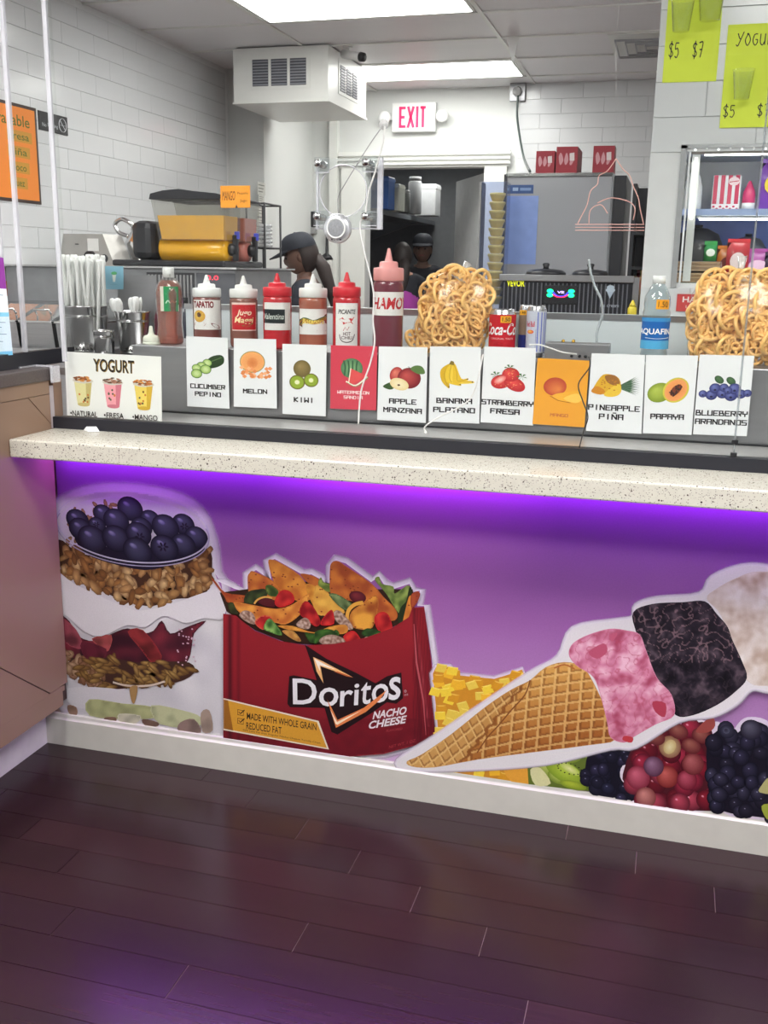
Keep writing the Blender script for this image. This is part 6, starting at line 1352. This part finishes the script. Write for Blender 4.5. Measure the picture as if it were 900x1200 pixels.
t = thing('niche_streak_tube', 'white light tube up the left side of the display niche', 'light', (nx0+.035, PY+.03, nz0)); MB().lathe([(.003, .20), (.003, .385)], n=12).build('tube', LM4, t); MB().box(-.012, .012, .008, .014, .01, .395).build('holder', plastic_white, t)  # added glowing tube in place of bright streaks reflected in the niche glass
t = thing('niche_top_fill', 'slim light bar along the top inside the display niche', 'light', (nx0, PY+.04, nz1)); MB().box(.06, 1.0, -.008, .008, -.016, -.008).build('tube', LM3, t); MB().box(.05, 1.01, -.012, .012, -.008, 0).build('holder', plastic_white, t)  # fill light added to brighten the niche
t = thing('niche_under_fill', 'slim light bar under the blue shelf in the display niche', 'light', (nx0, PY+.10, 1.578)); MB().box(.06, 1.0, -.006, .006, -.012, -.006).build('tube', LM3, t); MB().box(.05, 1.01, -.009, .009, -.006, 0).build('holder', plastic_white, t)  # second added fill, brightens the lower half below the shelf
# things in the niche
ZS = 1.598; yn = 1.2
def at_n(px, y=yn): return W(px, 247, y=y).x
t = thing('white_bottle', 'white plastic bottle at the left end of the niche shelf', 'bottle', (at_n(810), yn, ZS)); MB().lathe([(.028, 0), (.030, .004), (.030, .078), (.026, .088), (.021, .108), (.018, .113)], n=20).build('bottle_body', plastic_white, t); MB().lathe([(.0185, .113), (.0185, .118)], n=16).build('cap', plastic_white, t)
t = thing('popcorn_box', 'red and white striped popcorn box on the niche shelf', 'box', (at_n(849), yn, ZS)); MB().box(-.043, .043, -.015, .03, 0, .112).build('carton', plastic_white, t)
a = label_art(face(-.043, .043, 0, .112, -.015)); 
for k in range(4): a.poly([(2+k*26, 0), (17+k*26, 0), (17+k*26, 132), (2+k*26, 132)], (206, 84, 104) if k != 3 else (196, 60, 90))
a.sb(75, 28, 20, 20, 0, (236, 214, 214)); a.line([(58, 32), (92, 26)], 4, (200, 70, 90)); a.poly([(0, 132), (100, 132), (100, 165), (0, 165)], (244, 238, 238))
for k in range(8): a.sb(8+k*12, 144+(k % 2)*10, 5, 5, 0, (214, 70, 96))
a.build('print', t)
t = thing('pink_bottle', 'pink pointed bottle right of the striped popcorn box', 'bottle', (at_n(876), yn, ZS)); MB().lathe([(.018, 0), (.020, .005), (.020, .05), (.018, .062), (.006, .09), (.003, .095)], n=18).build('bottle_body', mat('pink_plastic', (206, 60, 110), .3), t); MB().lathe([(.0205, .004), (.0205, .026)], n=18).build('label', plastic_white, t)
pouch(at_n(905, 1.22), 1.2, ZS, .10, .15, (120, 60, 170), 'purple and yellow snack bag at the right edge of the niche shelf', c2=(226, 200, 60)); pouch(at_n(928, 1.22), 1.24, ZS, .10, .13, (90, 50, 150), 'darker purple snack bag behind the purple and yellow one')
struct('trim_5', MB().box(nx0, nx1, PY+.01, PY+.38, nz0-.01, nz0+.004), plastic_white)
z0 = nz0+.004; q = W(817, 290, y=1.27)
t = thing('black_pot', 'big round black pot standing in the left of the niche', 'pot', (q.x, 1.27, z0)); MB().lathe([(.05, 0), (.075, .02), (.088, .07), (.084, .12), (.066, .16), (.03, .178), (.008, .181)], n=28).build('pot_body', mat('matt_black_enamel', (44, 44, 48), .45), t); MB().lathe([(.012, .181), (.014, .19)], n=12).build('knob', black_hous, t)
q = W(865, 290, y=1.29); t = thing('grey_pot', 'dark grey round pot right of the black pot in the niche', 'pot', (q.x+.03, 1.29, z0)); MB().lathe([(.05, 0), (.066, .02), (.072, .06), (.064, .11), (.04, .145), (.01, .155)], n=28).build('pot_body', mat('grey_enamel_pot', (84, 86, 92), .4), t); MB().lathe([(.01, .155), (.012, .163)], n=12).build('knob', black_hous, t)
for k, lb in enumerate(('lower', 'upper')):
    q = W(818, 320, y=1.1); t = thing('wafer_pack', '%s clear pack of brown wafers stacked in the niche behind the water bottle' % lb, 'wafer pack', (q.x, 1.12, z0+.036*k), group='wafer packs in the niche'); 
    for j in range(5): MB().box(-.068+.002*(j % 2), .066, -.035, .04, .003+j*.006, .008+j*.006, .001).build('wafer', mat('wafer_%d' % (j % 2), ((196, 160, 118), (166, 126, 84))[j % 2], .6, var=.12, scale=40), t)
    MB().box(-.072, .071, -.038, .044, .001, .034, .006).build('clear_wrap', clear('pack_film', (248, 246, 242), 2.4, .06, body=.06), t)
pouch(W(833, 290, y=1.17).x, 1.175, z0+.068, .04, .055, (60, 150, 80), 'small green and white bag above the wafer packs', c2=(230, 240, 230)); pouch(W(853, 290, y=1.16).x, 1.19, z0, .06, .11, (206, 120, 50), 'orange snack bag right of the wafer packs', c2=(120, 50, 40)); pouch(W(866, 290, y=1.13).x, 1.15, z0, .07, .13, (176, 40, 48), 'red snack bag above the knot of the right wheel snack bag', c2=(226, 206, 206))
pouch(W(890, 290, y=1.15).x, 1.17, z0, .09, .10, (176, 80, 160), 'pink purple snack bag at the right of the niche', c2=(240, 200, 230)); pouch(W(915, 290, y=1.15).x, 1.15, z0, .09, .09, (60, 40, 70), 'dark purple snack bag at the far right of the niche', c2=(200, 190, 210))
# red sign below the niche
t = thing('red_notice', 'small red notice with white lettering on the tiles below the niche', 'notice', (W(814, 355, y=.993).x, .99, W(814, 355, y=.993).z)); MB().box(-.055, .055, -.002, .002, -.027, .027).build('plate', mat('red_notice_paper', (206, 66, 66), .5), t)
a = label_art(face(-.055, .055, -.027, .027, -.002)); a.t('HAY', 16, 78, 72, 24, (240, 224, 220), bold=.02); a.t('LAS', 26, 132, 60, 106, (232, 190, 186)); a.build('print', t)
# fluorescent price posters on the pillar
yel = mat('fluorescent_paper', (224, 240, 70), .6, var=.03)
def stroke(a, pts, w_=1.6): a.line(smooth(pts, 4, False) if len(pts) > 2 else pts, w_, (30, 34, 40))
def hand(a, s_, x, y, h):
    """quick marker-pen characters"""
    for ch in s_:
        w_ = h*.45; S = {'$': [[(.9, .2), (.5, .05), (.1, .25), (.5, .5), (.9, .75), (.5, .95), (.05, .8)], [(.55, -.1), (.45, 1.1)]], '5': [[(.9, .05), (.2, .05)], [(.2, .05), (.15, .45), (.6, .4), (.85, .7), (.5, 1), (.1, .9)]], '7': [[(.1, .05), (.9, .05), (.45, 1)], [(.25, .5), (.8, .48)]],
             'Y': [[(.0, .1), (.3, .45), (.5, .5)], [(1, 0), (.55, .5), (.1, 1), (-.2, .9)]], 'O': [[(.5, .15), (.05, .6), (.45, 1), (.9, .6), (.5, .15), (.3, .2)]], 'G': [[(.85, .2), (.3, .25), (.1, .7), (.5, 1), (.85, .8), (.85, .6)], [(.85, .6), (.5, .6)]], 'U': [[(.1, .2), (.1, .8), (.5, 1), (.85, .7)], [(.88, .2), (.85, 1)]], 'R': [[(.15, .15), (.15, 1)], [(.1, .15), (.8, .2), (.7, .5), (.2, .6)], [(.3, .6), (.9, 1)]], 'T': [[(.0, .1), (1, .05)], [(.5, .1), (.5, 1)]]}
        for st in S.get(ch, []): stroke(a, [(x+p[0]*w_, y+p[1]*h) for p in st])
        x += w_*1.25
def poster(px0, px1, py0, py1, lb, draw, y=.992):
    p0 = W(px0, py1, y=y); p1 = W(px1, py1, y=y); zt = W((px0+px1)/2, py0, y=y).z; cx = (p0.x+p1.x)/2; hw_ = (p1.x-p0.x)/2
    t = thing('price_poster', lb, 'poster', (cx, y, p0.z), group='fluorescent price posters'); MB().box(-hw_, hw_, -.0008, .0012, 0, zt-p0.z).build('sheet', yel, t); a = label_art(face(-hw_, hw_, 0, zt-p0.z, -.0008)); draw(a); a.build('marker_lettering', t)
    return t, hw_, zt-p0.z
def pd1(a): hand(a, '$5', 8, 98+17, 19); hand(a, '$7', 52, 116, 19)
def pd2(a): hand(a, 'YOGURT', 18, 12, 22); hand(a, '$5', 4, 128, 20); hand(a, '$7', 62, 128, 20)
t, hw_, hh_ = poster(776, 839, -62, 97, 'yellow green poster with $5 $7 on the pillar at the top edge', pd1)
cupm = clear('clear_cup', (252, 253, 250), 1.6, .05, body=.02)
for k, (dx, z, s_) in enumerate(((-.035, .155, 1), (.045, .18, 1.2))):
    p = t.location; o = MB().lathe([(.024*s_, 0), (.034*s_, .085*s_), (.036*s_, .087*s_), (.033*s_, .086*s_), (.023*s_, .002)], n=24).build('clear_cup', cupm, loc=(p.x+dx, p.y-.040*s_, p.z+z-.02)); tag(o, 'clear plastic cup taped on the $5 $7 poster, the %s one' % ('shorter left', 'taller right')[k], 'cup', 'clear cups taped on the posters')
t, hw_, hh_ = poster(843, 912, 28, 150, 'yellow green poster headed YOGURT on the pillar at the right edge', pd2, .990)
p = t.location; o = MB().lathe([(.022, 0), (.031, .08), (.033, .082), (.030, .081), (.021, .002)], n=24).build('clear_cup', cupm, loc=(p.x-.03, p.y-.036, p.z+.075)); tag(o, 'clear plastic cup taped on the YOGURT poster', 'cup', 'clear cups taped on the posters')

# ================================================================ BACK ROOM
sh = W(448, 243, y=5.9).z; t = thing('back_room_shelf', 'dark grey wall shelf seen through the doorway', 'shelf', (-1.2, 6.9, sh-.03)); MB().box(-.49, .50, -1.05, 1.05, -.02, .02).build('shelf_board', mat('shelf_grey', (120, 124, 130), .4), t)
for y in (-.8, .5): MB().prism([(-.49, -.02), (.44, -.02), (-.49, -.35)], y, y+.03, 'y').build('bracket', mat('shelf_grey', (120, 124, 130), .4), t)
def shelfbox(px, y, w_, h, c, lb, nm='storage_box', lathe_=False):
    p = W(px, 240, y=y); t = thing(nm, lb, 'container', (p.x, y, sh-.01), group='containers on the back room shelf'); M_ = mat('store_%d_%d_%d' % c, c, .4, var=.1, scale=10)
    if lathe_: MB().lathe([(w_*.9, 0), (w_, .01), (w_, h*.85), (w_*.8, h*.9)], n=20).build('jar_body', M_, t); MB().lathe([(w_*.9, h*.9), (w_*.9, h)], n=20).build('jar_lid', mat('jar_lid', (186, 188, 190), .3), t)
    else: MB().box(-w_, w_, -.1, .1, 0, h, .006).build('box_body', M_, t); MB().box(-w_-.003, w_+.003, -.103, .103, h*.86, h*.95).build('box_lid', mat('store_lid_%d' % c[0], tuple(min(255, v+24) for v in c), .4), t)
shelfbox(441, 6.0, .05, .24, (50, 80, 130), 'dark blue box at the left end of the back room shelf'); shelfbox(454, 6.05, .035, .26, (60, 110, 190), 'bright blue box on the back room shelf'); shelfbox(465, 6.28, .045, .22, (206, 208, 196), 'white bag-like box on the back room shelf')
shelfbox(474, 6.5, .05, .19, (110, 112, 110), 'dark short jar on the back room shelf', 'jar', True); shelfbox(486, 6.72, .06, .32, (186, 188, 190), 'tall pale jar on the back room shelf', 'jar', True); shelfbox(501, 7.05, .10, .28, (214, 216, 218), 'white tub at the right end of the back room shelf', 'tub')
t = thing('dark_cabinet', 'black appliance standing low at the left of the back room', 'cabinet', (-1.2, 6.3, 0)); MB().box(-.3, .18, -.25, .25, 0, 1.45, .01).build('cabinet_body', black_hous, t); MB().box(-.28, .16, -.256, -.25, .1, 1.4).build('cabinet_door', dark_plastic, t)

# ================================================================ PEOPLE
def skin_mesh(verts, edges, radii, root=0, sub=2):
    me = bpy.data.meshes.new('s'); me.from_pydata(verts, edges, []); o = bpy.data.objects.new('s', me); COL.objects.link(o)
    o.modifiers.new('Skin', 'SKIN'); sub_ = o.modifiers.new('Sub', 'SUBSURF'); sub_.levels = sub_.render_levels = sub
    L = me.skin_vertices[0].data if me.skin_vertices else None
    for i, r in enumerate(radii): L[i].radius = r if isinstance(r, tuple) else (r, r); L[i].use_root = (i == root)
    bpy.context.view_layer.update(); dg = bpy.context.evaluated_depsgraph_get(); ev = o.evaluated_get(dg); m2 = ev.to_mesh()
    out = ([v.co[:] for v in m2.vertices], [tuple(p.vertices) for p in m2.polygons]); ev.to_mesh_clear(); bpy.data.objects.remove(o); bpy.data.meshes.remove(me); return out
def egg(c, sx, sy, sz, fn=None, n=28, m=20, z0=-1, z1=1):
    vs = []; fs = []
    for j in range(m+1):
        ph = math.asin(max(-1, min(1, z0+(z1-z0)*j/m))) if False else (-pi/2+pi*j/m)
        for i in range(n):
            a = 2*pi*i/n; d = Vector((cos(ph)*sin(a), -cos(ph)*cos(a), sin(ph))); k = fn(d) if fn else 1
            vs.append(Vector(c)+Vector((d.x*sx, d.y*sy, d.z*sz))*k)
    for j in range(m):
        for i in range(n): k = (i+1) % n; fs.append((j*n+i, j*n+k, (j+1)*n+k, (j+1)*n+i))
    return vs, fs
def headf(d):
    k = 1.0
    if d.y < 0:
        k += .16*math.exp(-((d.x/.13)**2+((d.z+.08)/.16)**2))              # nose
        k += .05*math.exp(-((d.x/.3)**2+((d.z+.62)/.18)**2))               # chin
        k -= .07*math.exp(-(((abs(d.x)-.34)/.16)**2+((d.z-.08)/.12)**2))   # eye sockets
        k += .035*math.exp(-((d.x/.2)**2+((d.z+.40)/.08)**2))             # lips
    if d.z < -.1: k -= .13*min(1, (-.1-d.z))*(1 if d.y > -.2 else .55)
    return k
def person(loc, rz, hgt, label, skin_c, shirt_c, hair_c, cap=True, vest=None, arms='down', tilt=0, hairlong=True, trousers=(40, 42, 50)):
    t = thing('person', label, 'person', loc, rz); S = hgt/1.62
    v = [(0, 0, .92), (0, .01, 1.10), (0, .01, 1.27), (0, .015, 1.36), (0, 0, 1.42), (0, -.015, 1.47)]; r = [(.15, .11), (.125, .095), (.145, .10), (.10, .07), .052, .052]; e = [(i, i+1) for i in range(5)]
    for s_ in (-1, 1):
        b0 = len(v); hand_ = {'down': ((.21*s_, .0, 1.08), (.19*s_, -.20, .98)), 'work': ((.22*s_, -.04, 1.10), (.12*s_, -.28, 1.08))}[arms]
        v += [(.17*s_, .01, 1.33), hand_[0], hand_[1]]; r += [.062, .044, .028]; e += [(3, b0), (b0, b0+1), (b0+1, b0+2)]
        d = (Vector(hand_[1])-Vector(hand_[0])).normalized(); hp = Vector(hand_[1])+d*.055; v.append(hp[:]); r.append((.036, .02)); e.append((b0+2, b0+3)); side = Vector((1, 0, 0))
        for q in range(4): f0 = hp+d*.035+side*(-.027+.018*q); f1 = f0+d*(.03-.004*abs(q-1.5))+Vector((0, 0, -.012)); n0 = len(v); v += [f0[:], f1[:]]; r += [.0095, .008]; e += [(b0+3, n0), (n0, n0+1)]
        n0 = len(v); v += [(hp+side*(-s_*.034)+d*.005)[:], (hp+side*(-s_*.045)+d*.03)[:]]; r += [.011, .009]; e += [(b0+3, n0), (n0, n0+1)]
        b1 = len(v); v += [(.095*s_, 0, .86), (.10*s_, -.01, .48), (.10*s_, .02, .09), (.10*s_, -.10, .035)]; r += [.095, .062, .042, .032]; e += [(0, b1), (b1, b1+1), (b1+1, b1+2), (b1+2, b1+3)]
    sv, sf = skin_mesh([tuple(c*S for c in p) for p in v], e, [tuple(x*S for x in q) if isinstance(q, tuple) else q*S for q in r])
    m = MB(); m.add(sv, sf, True); Rt = Matrix.Rotation(tilt, 4, 'X'); hc = Vector((0, -.03, 1.545))*S
    hv, hf = egg((0, 0, 0), .073*S, .094*S, .118*S, headf); m.add([(Rt @ Vector(p))+hc for p in hv], hf, True)
    for s_ in (-1, 1): ev_, ef_ = egg((0, 0, 0), .012*S, .022*S, .03*S, n=10, m=8); m.add([(Rt @ (Vector(p)+Vector((s_*.073*S, .005, -.005))))+hc for p in ev_], ef_, True)
    m.build('body', mat('skin_%d' % skin_c[0], skin_c, .5, var=.04), t)
    def hp_(p): return (Rt @ (Vector(p)*S))+hc
    for s_ in (-1, 1): ev_, ef_ = egg((0, 0, 0), .011*S, .006*S, .007*S, n=10, m=6); MB().add([hp_((s_*.028, -.083, .008))+Vector(p) for p in ev_], ef_, True).build('eye', mat('eye_dark', (40, 30, 28), .2), t); MB().tube([hp_((s_*.013, -.092, .026)), hp_((s_*.03, -.089, .031)), hp_((s_*.046, -.078, .025))], .003*S, 6).build('eyebrow', mat('hair_%d' % hair_c[0], hair_c, .6, var=.2, scale=60), t)
    MB().tube([hp_((-.022, -.089, -.048)), hp_((0, -.096, -.046)), hp_((.022, -.089, -.048))], .0045*S, 8).build('lips', mat('lip_%d' % skin_c[0], (150, 84, 78), .45), t)
    # clothing
    tv = [(0, 0, .86), (0, .01, 1.10), (0, .01, 1.27), (0, .015, 1.37)]; tr = [(.175, .135), (.15, .12), (.165, .12), (.10, .075)]; te = [(0, 1), (1, 2), (2, 3)]
    for s_ in (-1, 1):
        b0 = len(tv); el = Vector({'down': (.21*s_, .0, 1.08), 'work': (.22*s_, -.04, 1.10)}[arms]); sh_ = Vector((.17*s_, .01, 1.33)); tv += [sh_[:], (sh_*.28+el*.72)[:]]; tr += [.076, .064]; te += [(3, b0), (b0, b0+1)]
    sv, sf = skin_mesh([tuple(c*S for c in p) for p in tv], te, [tuple(x*S for x in q) if isinstance(q, tuple) else q*S for q in tr]); MB().add(sv, sf, True).build('shirt', mat('shirt_%d_%d' % shirt_c[:2], shirt_c, .8, var=.12, scale=25), t)
    lv = [(0, 0, .93), (0, 0, .86)]; lr = [(.16, .125), (.165, .13)]; le = [(0, 1)]
    for s_ in (-1, 1): b0 = len(lv); lv += [(.095*s_, 0, .80), (.10*s_, -.01, .48), (.10*s_, .02, .10)]; lr += [.105, .078, .062]; le += [(1, b0), (b0, b0+1), (b0+1, b0+2)]
    sv, sf = skin_mesh([tuple(c*S for c in p) for p in lv], le, [tuple(x*S for x in q) if isinstance(q, tuple) else q*S for q in lr]); MB().add(sv, sf, True).build('trousers', mat('trousers', trousers, .8), t)
    for s_ in (-1, 1): ev_, ef_ = egg((.10*s_*S, -.05*S, .04*S), .048*S, .125*S, .045*S, n=16, m=10); MB().add(ev_, ef_, True).build('shoe', dark_plastic, t)
    hm = mat('hair_%d' % hair_c[0], hair_c, .6, var=.2, scale=60, bump=.4)
    hv, hf = egg((0, 0, 0), .086*S, .105*S, .122*S, lambda d: 1 if (d.y > -.1 or d.z > .55) else .7); MB().add([hp_((0, .012, .012))+(Rt @ Vector(p)) for p in hv], hf, True).build('hair', hm, t)
    if hairlong: MB().tube([hp_((0, .09, -.02)), hp_((0, .12, -.10)), hp_((.01, .13, -.22)), hp_((.02, .12, -.34))], [.035*S, .045*S, .035*S, .012*S], 12).build('ponytail', hm, t)
    if cap:
        cm = mat('cap_black', (34, 38, 48), .75, var=.08); m = MB(); n, k = 28, 10; vs = []; fs = []
        for j in range(k+1):
            ph = (pi/2)*j/k
            for i in range(n): a_ = 2*pi*i/n; vs.append(hp_((.094*cos(ph*.98)**.75*sin(a_) if j < k else 0, -.112*cos(ph*.98)**.75*cos(a_) if j < k else 0, .045+.098*sin(ph))))
        for j in range(k):
            for i in range(n): q = (i+1) % n; fs.append((j*n+i, j*n+q, (j+1)*n+q, (j+1)*n+i))
        m.add(vs, fs, True).build('cap_crown', cm, t); m = MB(); vs = []; fs = []
        for zz in (0, .006):
            for i in range(13): a_ = -1.15+2.3*i/12; vs += [hp_((.092*sin(a_), -.108*cos(a_), .048+zz)), hp_((.085*sin(a_)*1.05, -.112*cos(a_)-.075*cos(a_)**.6 if cos(a_) > 0 else -.11, .036+zz-.012*cos(a_)))]
        for i in range(12): b0 = 2*i; fs += [(b0, b0+1, b0+3, b0+2), (26+b0, 26+b0+2, 26+b0+3, 26+b0+1), (b0+1, 26+b0+1, 26+b0+3, b0+3)]
        m.add(vs, fs, True).build('cap_brim', cm, t); MB().lathe([(.006, 0), (.004, .005)], hp_((0, 0, .142)), 10).build('cap_button', cm, t)
    if vest:
        vv = [(0, 0, .9), (0, .01, 1.10), (0, .01, 1.27), (0, .015, 1.355)]; vr = [(.182, .142), (.158, .128), (.160, .127), (.125, .085)]
        sv, sf = skin_mesh([tuple(c*S for c in p) for p in vv], [(0, 1), (1, 2), (2, 3)], [tuple(x*S for x in q) for q in vr]); MB().add(sv, sf, True).build('apron_bib', mat('vest', vest, .7), t)
    return t
p = W(352, 308, y=3.17)
person((p.x+.03, 3.17, 0), -pi/2+.25, 1.535, 'worker in a black cap and black shirt with a ponytail, facing left', (116, 86, 74), (34, 38, 50), (52, 42, 40), tilt=.25, arms='work')
p = W(494, 300, y=6.7); person((p.x, 6.75, 0), .15, 1.66, 'worker in a black cap and black shirt facing the door in the back room', (128, 96, 80), (30, 33, 42), (36, 32, 32), hairlong=False, arms='work')
p = W(473, 320, y=6.15); person((p.x-.01, 6.15, 0), pi+.5, 1.58, 'worker without cap in a black shirt and magenta apron in the back room', (190, 136, 112), (28, 30, 40), (44, 36, 34), cap=False, vest=(176, 66, 168), arms='down')
